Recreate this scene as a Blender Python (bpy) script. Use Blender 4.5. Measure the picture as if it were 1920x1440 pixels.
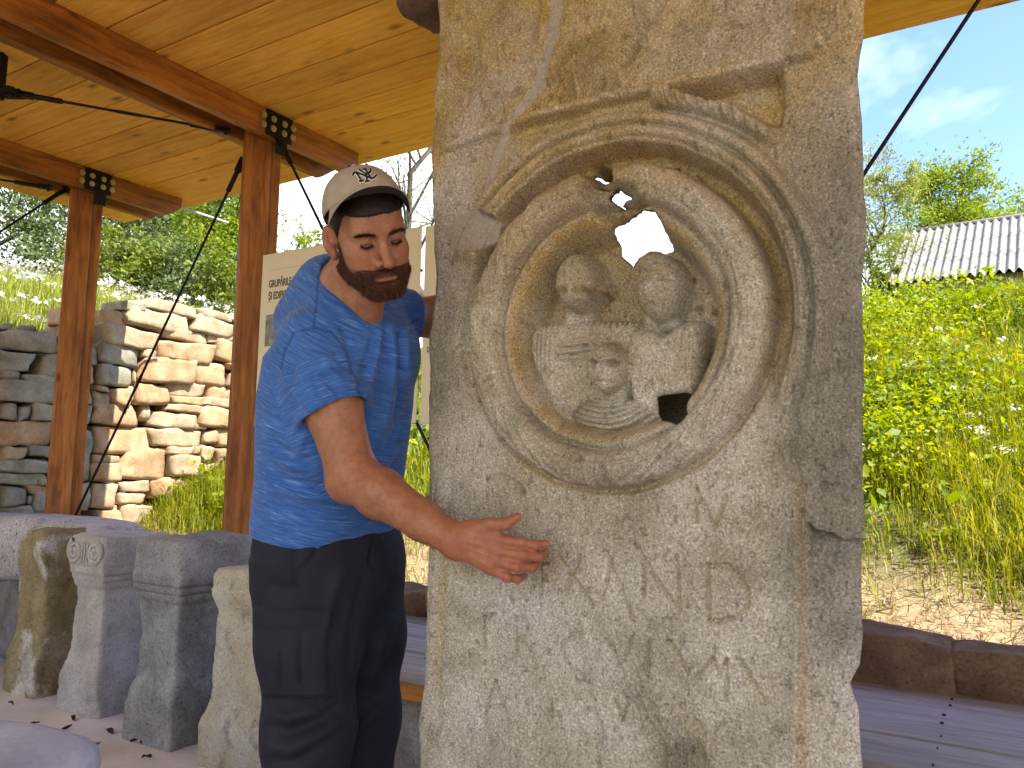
import bpy, bmesh, math, random
import numpy as np
from mathutils import Vector, Matrix

for o in list(bpy.data.objects):
    bpy.data.objects.remove(o)
SC = bpy.context.scene
COL = SC.collection
random.seed(7)
RNG = np.random.default_rng(11)

# ------------------------------------------------------------------ camera
CAM_Z = 1.2
PITCH, ROLL, FPX = math.radians(6.1), math.radians(1.0), 1500.0
_F = np.array([0, math.cos(PITCH), math.sin(PITCH)])
_R0 = np.array([1.0, 0, 0])
_U0 = np.array([0, -math.sin(PITCH), math.cos(PITCH)])
_R = math.cos(ROLL) * _R0 + math.sin(ROLL) * _U0
_U = -math.sin(ROLL) * _R0 + math.cos(ROLL) * _U0
CAMP = np.array([0, 0, CAM_Z])
cam_d = bpy.data.cameras.new('camera')
cam = bpy.data.objects.new('camera', cam_d)
COL.objects.link(cam)
cam_d.sensor_width = 36.0
cam_d.lens = 36.0 * FPX / 1920.0
cam_d.clip_start = 0.05
cam_d.clip_end = 3000.0
m = Matrix((( _R[0], _U[0], -_F[0], 0), (_R[1], _U[1], -_F[1], 0), (_R[2], _U[2], -_F[2], 0), (0, 0, 0, 1)))
m.translation = Vector((0, 0, CAM_Z))
cam.matrix_world = m
cam_d.dof.use_dof = False
SC.camera = cam

# shelter axes on the plan: eaves and floor boards run along UA, beams along VA
ANG = math.radians(32.0)
UA = np.array([-math.cos(ANG), math.sin(ANG)])
VA = np.array([math.sin(ANG), math.cos(ANG)])
UROT = math.atan2(UA[1], UA[0])          # rotation that turns local X into UA

# ------------------------------------------------------------------ light
SUN_ELEV = math.radians(56.0)
_tr = UA * 1.0 - VA * 0.08                # horizontal travel direction of the sunlight
_tr = _tr / np.linalg.norm(_tr)
SUN_DIR = np.array([-_tr[0] * math.cos(SUN_ELEV), -_tr[1] * math.cos(SUN_ELEV), math.sin(SUN_ELEV)])  # towards the sun
world = bpy.data.worlds.new('World')
SC.world = world
world.use_nodes = True
wn, wl = world.node_tree.nodes, world.node_tree.links
for n in list(wn):
    wn.remove(n)
w_out = wn.new('ShaderNodeOutputWorld')
w_bg = wn.new('ShaderNodeBackground')
w_bg.inputs['Strength'].default_value = 0.12
sky = wn.new('ShaderNodeTexSky')
sky.sky_type = 'NISHITA'
sky.sun_disc = False
sky.sun_elevation = SUN_ELEV
# Blender's sky: rotation 0 puts the sun on +Y, positive turns clockwise seen from above
sky.sun_rotation = math.atan2(SUN_DIR[0], SUN_DIR[1])
sky.altitude = 400
sky.air_density = 1.0
sky.dust_density = 0.5
sky.ozone_density = 2.5
# thin white summer clouds, placed by direction
w_tc = wn.new('ShaderNodeTexCoord')
w_sep = wn.new('ShaderNodeSeparateXYZ')
wl.new(w_tc.outputs['Generated'], w_sep.inputs[0])
w_add = wn.new('ShaderNodeMath'); w_add.operation = 'ADD'; w_add.inputs[1].default_value = 0.18
wl.new(w_sep.outputs['Z'], w_add.inputs[0])
w_mx = wn.new('ShaderNodeMath'); w_mx.operation = 'MAXIMUM'; w_mx.inputs[1].default_value = 0.05
wl.new(w_add.outputs[0], w_mx.inputs[0])
w_dx = wn.new('ShaderNodeMath'); w_dx.operation = 'DIVIDE'
w_dy = wn.new('ShaderNodeMath'); w_dy.operation = 'DIVIDE'
wl.new(w_sep.outputs['X'], w_dx.inputs[0]); wl.new(w_mx.outputs[0], w_dx.inputs[1])
wl.new(w_sep.outputs['Y'], w_dy.inputs[0]); wl.new(w_mx.outputs[0], w_dy.inputs[1])
w_cb = wn.new('ShaderNodeCombineXYZ')
wl.new(w_dx.outputs[0], w_cb.inputs[0]); wl.new(w_dy.outputs[0], w_cb.inputs[1])
w_noise = wn.new('ShaderNodeTexNoise')
w_noise.inputs['Scale'].default_value = 0.95
w_noise.inputs['Detail'].default_value = 6
w_noise.inputs['Roughness'].default_value = 0.58
w_noise.inputs['Distortion'].default_value = 0.35
wl.new(w_cb.outputs[0], w_noise.inputs['Vector'])
# the cloud bank is thicker to the left of the view, the right half is mostly clear
w_sc = wn.new('ShaderNodeMath'); w_sc.operation = 'MULTIPLY_ADD'; w_sc.inputs[1].default_value = -0.26; w_sc.inputs[2].default_value = 0.085
wl.new(w_sep.outputs['X'], w_sc.inputs[0])
w_zz = wn.new('ShaderNodeMath'); w_zz.operation = 'MULTIPLY_ADD'; w_zz.inputs[1].default_value = -0.62; w_zz.inputs[2].default_value = 0.265
wl.new(w_sep.outputs['Z'], w_zz.inputs[0])
w_s2 = wn.new('ShaderNodeMath'); w_s2.operation = 'ADD'
wl.new(w_sc.outputs[0], w_s2.inputs[0]); wl.new(w_zz.outputs[0], w_s2.inputs[1])
w_sum = wn.new('ShaderNodeMath'); w_sum.operation = 'ADD'
wl.new(w_noise.outputs['Fac'], w_sum.inputs[0]); wl.new(w_s2.outputs[0], w_sum.inputs[1])
w_ramp = wn.new('ShaderNodeValToRGB')
w_ramp.color_ramp.elements[0].position = 0.44
w_ramp.color_ramp.elements[1].position = 0.66
wl.new(w_sum.outputs[0], w_ramp.inputs[0])
w_mix = wn.new('ShaderNodeMixRGB')
w_mix.inputs[2].default_value = (5.0, 5.3, 5.7, 1)
wl.new(w_ramp.outputs[0], w_mix.inputs[0])
w_hs = wn.new('ShaderNodeHueSaturation')
w_hs.inputs['Hue'].default_value = 0.515
w_hs.inputs['Saturation'].default_value = 1.12
wl.new(sky.outputs[0], w_hs.inputs['Color'])
wl.new(w_hs.outputs[0], w_mix.inputs[1])
wl.new(w_mix.outputs[0], w_bg.inputs['Color'])
wl.new(w_bg.outputs[0], w_out.inputs['Surface'])

sun_d = bpy.data.lights.new('sun', 'SUN')
sun_d.energy = 3.8
sun_d.angle = math.radians(0.53)
sun_d.color = (1.0, 0.94, 0.84)
sun = bpy.data.objects.new('sun', sun_d)
COL.objects.link(sun)
sun.rotation_euler = Vector(SUN_DIR).to_track_quat('Z', 'Y').to_euler()
sun.location = (6, -4, 12)

SC.view_settings.view_transform = 'Standard'
SC.view_settings.look = 'None'
SC.view_settings.gamma = 1.0
SC.view_settings.use_curve_mapping = False
SC.view_settings.exposure = 2.0
SC.render.engine = 'CYCLES'
SC.cycles.max_bounces = 8
SC.cycles.diffuse_bounces = 5
SC.cycles.glossy_bounces = 2
SC.cycles.transmission_bounces = 4
SC.cycles.caustics_reflective = False
SC.cycles.caustics_refractive = False
SC.cycles.use_denoising = True
SC.cycles.use_adaptive_sampling = True
SC.cycles.adaptive_threshold = 0.02

# ------------------------------------------------------------------ helpers
def P(px, py, Y):
    """world point seen at photo pixel (px,py) at plan depth Y (used to read sizes off the photograph)"""
    d = _F + (px - 960) / FPX * _R + (720 - py) / FPX * _U
    return CAMP + d * (Y / d[1])

def proj(p):
    d = np.asarray(p, float) - CAMP
    w = d @ _F
    return 960 + FPX * (d @ _R) / w, 720 - FPX * (d @ _U) / w

def W(u, v, z=0.0):
    return np.array([UA[0] * u + VA[0] * v, UA[1] * u + VA[1] * v, z])

def uv_of(x, y):
    return x * UA[0] + y * UA[1], x * VA[0] + y * VA[1]

def tag(o, label=None, cat=None, group=None, kind=None):
    if label: o['label'] = label
    if cat: o['category'] = cat
    if group: o['group'] = group
    if kind: o['kind'] = kind
    return o

def link(o, parent=None):
    COL.objects.link(o)
    if parent is not None:
        o.parent = parent
    return o

def empty(name, loc=(0, 0, 0), rz=0.0):
    o = bpy.data.objects.new(name, None)
    o.location = loc
    o.rotation_euler = (0, 0, rz)
    o.empty_display_size = 0.1
    return link(o)

def mesh_np(name, verts, faces, mat=None, parent=None, smooth=False, attrs=None, loc=None, rz=None):
    """verts (n,3); faces: (m,3) or (m,4) int array, or list of such arrays"""
    me = bpy.data.meshes.new(name)
    verts = np.ascontiguousarray(verts, dtype=np.float32)
    fl = faces if isinstance(faces, list) else [faces]
    fl = [np.asarray(f, dtype=np.int32) for f in fl if len(f)]
    nl = sum(f.size for f in fl)
    npoly = sum(len(f) for f in fl)
    me.vertices.add(len(verts))
    me.vertices.foreach_set('co', verts.ravel())
    me.loops.add(nl)
    me.loops.foreach_set('vertex_index', np.concatenate([f.ravel() for f in fl]))
    me.polygons.add(npoly)
    tot = np.concatenate([np.full(len(f), f.shape[1], np.int32) for f in fl])
    st = np.concatenate([[0], np.cumsum(tot)[:-1]]).astype(np.int32)
    me.polygons.foreach_set('loop_start', st)
    me.polygons.foreach_set('loop_total', tot)
    if smooth:
        me.polygons.foreach_set('use_smooth', np.ones(npoly, bool))
    me.update(calc_edges=True)
    me.validate()
    if attrs:
        for k, a in attrs.items():
            a = np.asarray(a, np.float32)
            if a.ndim == 1:
                at = me.attributes.new(k, 'FLOAT', 'POINT'); at.data.foreach_set('value', a)
            else:
                at = me.attributes.new(k, 'FLOAT_COLOR', 'POINT')
                if a.shape[1] == 3:
                    a = np.concatenate([a, np.ones((len(a), 1), np.float32)], 1)
                at.data.foreach_set('color', a.ravel())
    if mat is not None:
        me.materials.append(mat)
    o = bpy.data.objects.new(name, me)
    link(o, parent)
    if loc is not None: o.location = loc
    if rz is not None: o.rotation_euler = (0, 0, rz)
    return o

def mesh_bm(name, bm, mat=None, parent=None, smooth=False, loc=None, rot=None):
    me = bpy.data.meshes.new(name)
    bmesh.ops.recalc_face_normals(bm, faces=bm.faces)
    bm.to_mesh(me); bm.free()
    if mat is not None:
        me.materials.append(mat)
    if smooth:
        me.polygons.foreach_set('use_smooth', np.ones(len(me.polygons), bool))
    o = bpy.data.objects.new(name, me)
    link(o, parent)
    if loc is not None: o.location = loc
    if rot is not None: o.rotation_euler = rot
    return o

def bm_box(bm, c, s, bevel=0.0, seg=1, M=None):
    r = bmesh.ops.create_cube(bm, size=1.0)
    vs = r['verts']
    for v in vs:
        v.co = Vector((c[0] + v.co.x * s[0], c[1] + v.co.y * s[1], c[2] + v.co.z * s[2]))
    if bevel > 0:
        es = list({e for v in vs for e in v.link_edges})
        rr = bmesh.ops.bevel(bm, geom=es, offset=bevel, segments=seg, affect='EDGES', profile=0.5)
        vs = list({v for f in rr['faces'] for v in f.verts} | {v for v in vs if v.is_valid})
    if M is not None:
        for v in vs:
            v.co = M @ v.co
    return vs

def bm_tube(bm, p0, p1, r0, r1=None, seg=10):
    p0, p1 = Vector(p0), Vector(p1)
    r1 = r0 if r1 is None else r1
    d = p1 - p0
    M = Matrix.Translation((p0 + p1) / 2) @ d.to_track_quat('Z', 'Y').to_matrix().to_4x4()
    return bmesh.ops.create_cone(bm, cap_ends=True, segments=seg, radius1=r0, radius2=r1, depth=d.length, matrix=M)['verts']

# value noise in numpy (smooth, cheap) -------------------------------------
def _hash(ix, iy, iz, seed):
    n = (ix.astype(np.int64) * 374761393 + iy.astype(np.int64) * 668265263 + iz.astype(np.int64) * 2147483647 + seed * 974711) & 0x7fffffff
    n = ((n ^ (n >> 13)) * 1274126177) & 0x7fffffff
    n = (n ^ (n >> 16)) & 0xffffff
    return n.astype(np.float32) / 0xffffff

def vnoise(p, scale=1.0, seed=0):
    p = np.asarray(p, np.float32) * scale
    i = np.floor(p).astype(np.int64)
    f = p - i
    f = f * f * (3 - 2 * f)
    r = 0
    for dx in (0, 1):
        wx = f[..., 0] if dx else 1 - f[..., 0]
        for dy in (0, 1):
            wy = f[..., 1] if dy else 1 - f[..., 1]
            for dz in (0, 1):
                wz = f[..., 2] if dz else 1 - f[..., 2]
                r = r + wx * wy * wz * _hash(i[..., 0] + dx, i[..., 1] + dy, i[..., 2] + dz, seed)
    return r * 2 - 1

def fbm(p, scale=1.0, octaves=4, seed=0, gain=0.5):
    r, a, t = 0, 1.0, 0
    for k in range(octaves):
        r = r + a * vnoise(p, scale * 2 ** k, seed + k * 17)
        t += a; a *= gain
    return r / t

def sstep(a, b, x):
    t = np.clip((x - a) / (b - a), 0, 1)
    return t * t * (3 - 2 * t)

# ------------------------------------------------------------------ materials
class NB:
    """small node-graph builder"""
    def __init__(self, name):
        self.m = bpy.data.materials.new(name)
        self.m.use_nodes = True
        self.nt = self.m.node_tree
        self.n, self.l = self.nt.nodes, self.nt.links
        for x in list(self.n): self.n.remove(x)
        self.out = self.n.new('ShaderNodeOutputMaterial')
        self.bs = self.n.new('ShaderNodeBsdfPrincipled')
        self.l.new(self.bs.outputs[0], self.out.inputs['Surface'])
        self.bs.inputs['Specular IOR Level'].default_value = 0.3
        self.tc = self.n.new('ShaderNodeTexCoord')
    def set(self, sock, val):
        if hasattr(val, 'is_output') or isinstance(val, bpy.types.NodeSocket):
            self.l.new(val, sock)
        elif isinstance(val, (tuple, list)) and len(val) == 3 and sock.type == 'RGBA':
            sock.default_value = (*val, 1)
        else:
            sock.default_value = val
    def coord(self, which='Object', scale=(1, 1, 1), rnd=False, rot=(0, 0, 0)):
        s = self.tc.outputs[which]
        if rnd:
            oi = self.n.new('ShaderNodeObjectInfo')
            mu = self.n.new('ShaderNodeMath'); mu.operation = 'MULTIPLY'; mu.inputs[1].default_value = 37.0
            self.l.new(oi.outputs['Random'], mu.inputs[0])
            va = self.n.new('ShaderNodeVectorMath'); va.operation = 'ADD'
            self.l.new(s, va.inputs[0]); self.l.new(mu.outputs[0], va.inputs[1])
            s = va.outputs[0]
        mp = self.n.new('ShaderNodeMapping')
        mp.inputs['Scale'].default_value = scale
        mp.inputs['Rotation'].default_value = rot
        self.l.new(s, mp.inputs['Vector'])
        return mp.outputs[0]
    def rand(self):
        return self.n.new('ShaderNodeObjectInfo').outputs['Random']
    def noise(self, vec, scale=5, detail=4, rough=0.55, dist=0.0, color=False):
        x = self.n.new('ShaderNodeTexNoise')
        self.l.new(vec, x.inputs['Vector'])
        x.inputs['Scale'].default_value = scale
        x.inputs['Detail'].default_value = detail
        x.inputs['Roughness'].default_value = rough
        x.inputs['Distortion'].default_value = dist
        return x.outputs['Color' if color else 'Fac']
    def voro(self, vec, scale=5, feature='F1', rand=1.0):
        x = self.n.new('ShaderNodeTexVoronoi')
        x.feature = feature
        self.l.new(vec, x.inputs['Vector'])
        x.inputs['Scale'].default_value = scale
        x.inputs['Randomness'].default_value = rand
        return x.outputs['Distance']
    def wave(self, vec, scale=5, dist=2, detail=2, dscale=1.0):
        x = self.n.new('ShaderNodeTexWave')
        self.l.new(vec, x.inputs['Vector'])
        x.inputs['Scale'].default_value = scale
        x.inputs['Distortion'].default_value = dist
        x.inputs['Detail'].default_value = detail
        x.inputs['Detail Scale'].default_value = dscale
        return x.outputs['Fac']
    def ramp(self, fac, stops, interp='LINEAR'):
        x = self.n.new('ShaderNodeValToRGB')
        cr = x.color_ramp
        cr.interpolation = interp
        while len(cr.elements) < len(stops): cr.elements.new(0.5)
        for e, (p, c) in zip(cr.elements, stops):
            e.position = p
            e.color = (c, c, c, 1) if isinstance(c, (int, float)) else (*c, 1)
        self.l.new(fac, x.inputs[0])
        return x.outputs[0]
    def mix(self, a, b, fac, mode='MIX'):
        x = self.n.new('ShaderNodeMixRGB'); x.blend_type = mode
        self.set(x.inputs[0], fac); self.set(x.inputs[1], a); self.set(x.inputs[2], b)
        return x.outputs[0]
    def math(self, op, a, b=0.0, clamp=False):
        x = self.n.new('ShaderNodeMath'); x.operation = op; x.use_clamp = clamp
        self.set(x.inputs[0], a); self.set(x.inputs[1], b)
        return x.outputs[0]
    def attr(self, name, out='Fac'):
        x = self.n.new('ShaderNodeAttribute'); x.attribute_name = name
        return x.outputs[out]
    def hsv(self, col, h=0.5, s=1.0, v=1.0):
        x = self.n.new('ShaderNodeHueSaturation')
        self.set(x.inputs['Hue'], h); self.set(x.inputs['Saturation'], s); self.set(x.inputs['Value'], v)
        self.set(x.inputs['Color'], col)
        return x.outputs[0]
    def bump(self, h, strength=0.3, dist=0.01, normal=None):
        x = self.n.new('ShaderNodeBump')
        x.inputs['Strength'].default_value = strength
        x.inputs['Distance'].default_value = dist
        self.l.new(h, x.inputs['Height'])
        if normal is not None: self.l.new(normal, x.inputs['Normal'])
        return x.outputs[0]
    def done(self, color, rough=0.8, normal=None, metal=0.0, spec=None):
        self.set(self.bs.inputs['Base Color'], color)
        self.set(self.bs.inputs['Roughness'], rough)
        self.bs.inputs['Metallic'].default_value = metal
        if spec is not None: self.bs.inputs['Specular IOR Level'].default_value = spec
        if normal is not None: self.l.new(normal, self.bs.inputs['Normal'])
        return self.m

def m_wood(name, c_dark, c_mid, c_light, grain=1.0, knots=True, rough=0.65, var=0.25, stain=None, bump=0.25, kn=(.05, .14, .42)):
    b = NB(name)
    v = b.coord('Object', (0.8, 1, 1), rnd=True)
    vs = b.coord('Object', (1.2, 14 * grain, 14 * grain), rnd=True)
    n1 = b.noise(vs, 2.2, 5, 0.6, 0.6)
    n2 = b.noise(v, 1.7, 3, 0.5)
    fine = b.noise(b.coord('Object', (4, 90, 90), rnd=True), 3.0, 3, 0.6)
    col = b.ramp(n1, [(0.25, c_dark), (0.5, c_mid), (0.75, c_light)])
    col = b.mix(col, b.ramp(fine, [(0.3, 0.72), (0.65, 1.08)]), 0.6, 'MULTIPLY')
    col = b.mix(col, b.ramp(n2, [(0.3, 0.78), (0.7, 1.12)]), 0.8, 'MULTIPLY')
    rv = b.ramp(b.rand(), [(0, 1 - var), (1, 1 + var * 0.5)])
    col = b.mix(col, rv, 1.0, 'MULTIPLY')
    if stain is not None:
        sn = b.ramp(b.noise(b.coord('Object', (1.5, 5, 5), rnd=True), 2.0, 4, 0.65), [(0.5, 0.0), (0.72, 1.0)])
        col = b.mix(col, stain, b.math('MULTIPLY', sn, 0.75))
    if knots:
        kd = b.voro(b.coord('Object', (3.2, 8.0, 8.0), rnd=True), 1.0)
        k = b.ramp(kd, [(kn[0], 1.0), (kn[1], 0.0)])
        kk = b.ramp(b.noise(v, 2.5, 1), [(kn[2], 0.0), (kn[2] + .12, 1.0)])
        col = b.mix(col, tuple(x * 0.35 for x in c_dark), b.math('MULTIPLY', b.math('MULTIPLY', k, kk), 0.85))
    return b.done(col, rough, b.bump(fine, bump, 0.004))

def m_stone(name, stops, scale=6.0, speck=120.0, speck_amt=0.5, bump=0.5, rough=0.92, stains=(), rnd=True, coord='Object', pits=0.5):
    """stops: ramp of the large blotches; stains: list of (colour, noise scale, lo, hi, amount)"""
    b = NB(name)
    v = b.coord(coord, rnd=rnd)
    big = b.noise(v, scale, 6, 0.62, 0.3)
    col = b.ramp(big, stops)
    for k, (c, sc, lo, hi, am) in enumerate(stains):
        mp = b.coord(coord, (1, 1, 1), rnd=rnd, rot=(0.4 * k + 0.3, 0.9 * k, 0.2))
        sn = b.ramp(b.noise(mp, sc, 5, 0.65, 0.4), [(lo, 0.0), (hi, 1.0)])
        col = b.mix(col, c, b.math('MULTIPLY', sn, am))
    sp = b.noise(v, speck, 2, 0.7)
    col = b.mix(col, b.ramp(sp, [(0.32, 0.45), (0.5, 1.0), (0.68, 1.5)]), speck_amt, 'MULTIPLY')
    pt = b.ramp(b.voro(v, speck * 0.35), [(0.1, 0.0), (0.25, 1.0)])
    col = b.mix(col, b.mix((0.35, 0.33, 0.3), (1, 1, 1), pt), pits, 'MULTIPLY')
    h = b.math('ADD', b.math('MULTIPLY', b.noise(v, speck * 0.55, 4, 0.7), 0.7), b.math('MULTIPLY', pt, 0.35))
    return b.done(col, rough, b.bump(h, bump, 0.006), spec=0.2)

def m_plain(name, col, rough=0.6, metal=0.0, nscale=40, namt=0.25, bump=0.1):
    b = NB(name)
    v = b.coord('Object')
    n = b.noise(v, nscale, 4, 0.6)
    c = b.mix(col, b.ramp(n, [(0.3, 1 - namt), (0.7, 1 + namt)]), 1.0, 'MULTIPLY')
    return b.done(c, rough, b.bump(n, bump, 0.002), metal)

def m_leaf(name, stops, trans=0.45, nscale=1.3, rough=0.6):
    """leaves: colour from a per-leaf attribute 'tone'; part of the light passes through"""
    b = NB(name)
    t = b.attr('tone')
    n = b.noise(b.coord('Object'), nscale, 3, 0.6)
    f = b.math('ADD', b.math('MULTIPLY', t, 0.7), b.math('MULTIPLY', n, 0.35))
    col = b.ramp(f, stops)
    b.done(col, rough, spec=0.25)
    tr = b.n.new('ShaderNodeBsdfTranslucent')
    b.l.new(b.hsv(col, 0.485, 1.1, 1.25), tr.inputs['Color'])
    mx = b.n.new('ShaderNodeMixShader')
    mx.inputs[0].default_value = trans
    b.l.new(b.bs.outputs[0], mx.inputs[1]); b.l.new(tr.outputs[0], mx.inputs[2])
    b.l.new(mx.outputs[0], b.out.inputs['Surface'])
    return b.m
# ------------------------------------------------------------------ terrain
EAVE_V = 3.815
ROOF_Z = 3.2
DECK_Z = 0.42
WALL_U = 6.34

def ground_h(x, y):
    u, v = uv_of(x, y)
    p = np.stack([x, y, np.zeros_like(x)], -1)
    n1 = fbm(p, 0.55, 3, 3); n2 = fbm(p, 2.3, 3, 9)
    hill = 0.50 + 0.05 * n2 + np.where(v > 3.75, 0.50 * (np.minimum(v, 8.3) - 3.75), 0) + 0.06 * np.maximum(v - 8.3, 0)
    hill = hill + n1 * 0.12 * sstep(3.9, 6, v)
    hill = np.where(v < 3.52, -0.06, hill * sstep(3.50, 3.58, v) - 0.06 * (1 - sstep(3.50, 3.58, v)))
    ter = 2.02 + 0.32 * sstep(3.6, 4.3, v) + 0.235 * np.clip(u - WALL_U - 0.3, 0, 14) + 0.05 * np.maximum(u - 20, 0) + 0.10 * n1
    ter = ter + 0.12 * n1
    t = sstep(WALL_U + 0.06, WALL_U + 0.2, u)
    # the terrace meets the hillside well beyond the wall's end
    z = hill * (1 - t) + np.maximum(ter, hill - 0.3) * t
    k = sstep(5.6, 8.0, v) * sstep(2.0, WALL_U, u)
    z = np.where((v > 5.6) & (u < WALL_U + 0.2), np.maximum(z, hill), z)
    far = np.hypot(x, y)
    return z * (1 - sstep(60, 140, far)) + (6.0 + 3 * n1) * sstep(60, 140, far)

def build_ground():
    a = np.concatenate([np.linspace(-400, -30, 14)[:-1], np.linspace(-30, -5, 50)[:-1], np.linspace(-5, 12, 240)[:-1], np.linspace(12, 34, 60)[:-1], np.linspace(34, 500, 16)])
    c = np.concatenate([np.linspace(-400, -12, 12)[:-1], np.linspace(-12, 2, 16)[:-1], np.linspace(2, 10, 150)[:-1], np.linspace(10, 40, 60)[:-1], np.linspace(40, 900, 18)])
    Ug, Vg = np.meshgrid(a, c, indexing='ij')
    X = UA[0] * Ug + VA[0] * Vg; Y = UA[1] * Ug + VA[1] * Vg
    Z = ground_h(X.ravel(), Y.ravel()).reshape(X.shape)
    vs = np.stack([X, Y, Z], -1).reshape(-1, 3)
    na, nc = len(a), len(c)
    idx = np.arange(na * nc).reshape(na, nc)
    f = np.stack([idx[:-1, :-1], idx[:-1, 1:], idx[1:, 1:], idx[1:, :-1]], -1).reshape(-1, 4)
    dry = (1 - sstep(3.75, 4.45, Vg + 0.25 * fbm(vs.reshape(na, nc, 3), 1.8, 3, 5))) * (Ug < WALL_U + 0.1)
    b = NB('meadow_soil')
    v = b.coord('Object')
    g = b.ramp(b.noise(v, 3.0, 5, 0.65), [(0.3, (0.05, 0.075, 0.016)), (0.55, (0.10, 0.13, 0.03)), (0.75, (0.17, 0.17, 0.06))])
    d = b.ramp(b.noise(v, 9.0, 6, 0.7), [(0.3, (0.22, 0.15, 0.085)), (0.55, (0.42, 0.32, 0.20)), (0.75, (0.55, 0.45, 0.31))])
    col = b.mix(g, d, b.attr('dry'))
    m_ = b.done(col, 0.95, b.bump(b.noise(v, 30, 5, 0.7), 0.6, 0.03), spec=0.1)
    o = mesh_np('ground', vs, f, m_, smooth=True, attrs={'dry': dry.ravel()})
    tag(o, kind='structure')

build_ground()

# pale compacted sand floor under the shelter
def build_floor():
    us = np.linspace(-7.4, 6.6, 200); vs_ = np.linspace(-1.7, 3.3, 90)
    Ug, Vg = np.meshgrid(us, vs_, indexing='ij')
    X = UA[0] * Ug + VA[0] * Vg; Y = UA[1] * Ug + VA[1] * Vg
    p = np.stack([X, Y, 0 * X], -1)
    Z = 0.0 + 0.008 * fbm(p, 2.0, 4, 2)
    vs = np.stack([X, Y, Z], -1).reshape(-1, 3)
    na, nc = Ug.shape
    idx = np.arange(na * nc).reshape(na, nc)
    f = np.stack([idx[:-1, :-1], idx[:-1, 1:], idx[1:, 1:], idx[1:, :-1]], -1).reshape(-1, 4)
    b = NB('sand_floor')
    v = b.coord('Object')
    c = b.ramp(b.noise(v, 2.2, 6, 0.6, 0.4), [(0.3, (0.56, 0.50, 0.45)), (0.5, (0.66, 0.60, 0.55)), (0.72, (0.74, 0.69, 0.64))])
    c = b.mix(c, b.ramp(b.noise(v, 160, 2, 0.7), [(0.3, 0.7), (0.7, 1.2)]), 0.5, 'MULTIPLY')
    pt = b.ramp(b.voro(v, 26), [(0.05, 0.0), (0.12, 1.0)])
    c = b.mix(c, b.mix((0.55, 0.5, 0.46), (1, 1, 1), pt), 0.7, 'MULTIPLY')
    m_ = b.done(c, 0.95, b.bump(b.noise(v, 90, 4, 0.7), 0.35, 0.008), spec=0.15)
    o = mesh_np('floor', vs, f, m_, smooth=True)
    tag(o, kind='structure')
build_floor()

# ------------------------------------------------------------------ shelter
M_ROOF = m_wood('roof_boards', (0.72, 0.305, 0.042), (0.90, 0.445, 0.070), (0.95, 0.56, 0.115), rough=0.7, var=0.14, kn=(.07, .19, .36))
M_BEAM = m_wood('stained_timber', (0.17, 0.052, 0.011), (0.38, 0.135, 0.024), (0.55, 0.225, 0.045), rough=0.5, var=0.12, stain=(0.075, 0.024, 0.008))
M_STEEL = m_plain('dark_steel', (0.018, 0.014, 0.012), 0.55, 0.6)
M_ZINC = m_plain('zinc_bolt', (0.55, 0.52, 0.30), 0.4, 0.9)

shelter = empty('wooden_shelter', (*W(3.5, 1.5)[:2], 0.0))
tag(shelter, 'open timber shelter with orange plank roof, double beams, square posts and black tie rods', 'shelter')
def sh_local(p):
    return Vector(p) - Vector((*W(3.5, 1.5)[:2], 0.0))

def bar_obj(name, c, size, mat, parent, rz=UROT, bevel=0.004, data=None, cham=0.0):
    bm = bmesh.new()
    bm_box(bm, (0, 0, 0), size, bevel, 1)
    o = mesh_bm(name, bm, mat, parent, loc=sh_local(c), rot=(0, 0, rz))
    return o

U0R, U1R = -7.5, 6.235  # unseen right end lengthened to shut out sky and sunlit-ground fill
V0R = -1.9
vb = [3.815, 3.35, 3.10, 2.905, 2.70, 2.45, 2.215, 1.973, 1.73, 1.49, 1.25, 1.01, 0.77, 0.53, 0.29, 0.05, -0.19, -0.43, -0.67, -0.91, -1.15, -1.39, -1.63, V0R]
for k in range(len(vb) - 1):
    w = vb[k] - vb[k + 1] - 0.011
    vm = (vb[k] + vb[k + 1]) / 2
    bm = bmesh.new()
    bm_box(bm, (0, 0, 0), (U1R - U0R + random.uniform(-0.015, 0.0), w, 0.03), 0.003, 1)
    mesh_bm('roof_board', bm, M_ROOF, shelter, loc=sh_local(W((U0R + U1R) / 2, vm, ROOF_Z + 0.015 + random.uniform(-0.0015, 0.0015))), rot=(0, 0, UROT))
# dark metal roofing over the boards
bm = bmesh.new(); bm_box(bm, (0, 0, 0), (U1R - U0R + 0.02, EAVE_V - V0R + 0.06, 0.025))
mesh_bm('roof_sheet', bm, m_plain('roof_sheet', (0.05, 0.035, 0.03), 0.6), shelter, loc=sh_local(W((U0R + U1R) / 2, (EAVE_V + V0R) / 2 + 0.02, ROOF_Z + 0.046)), rot=(0, 0, UROT))

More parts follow.
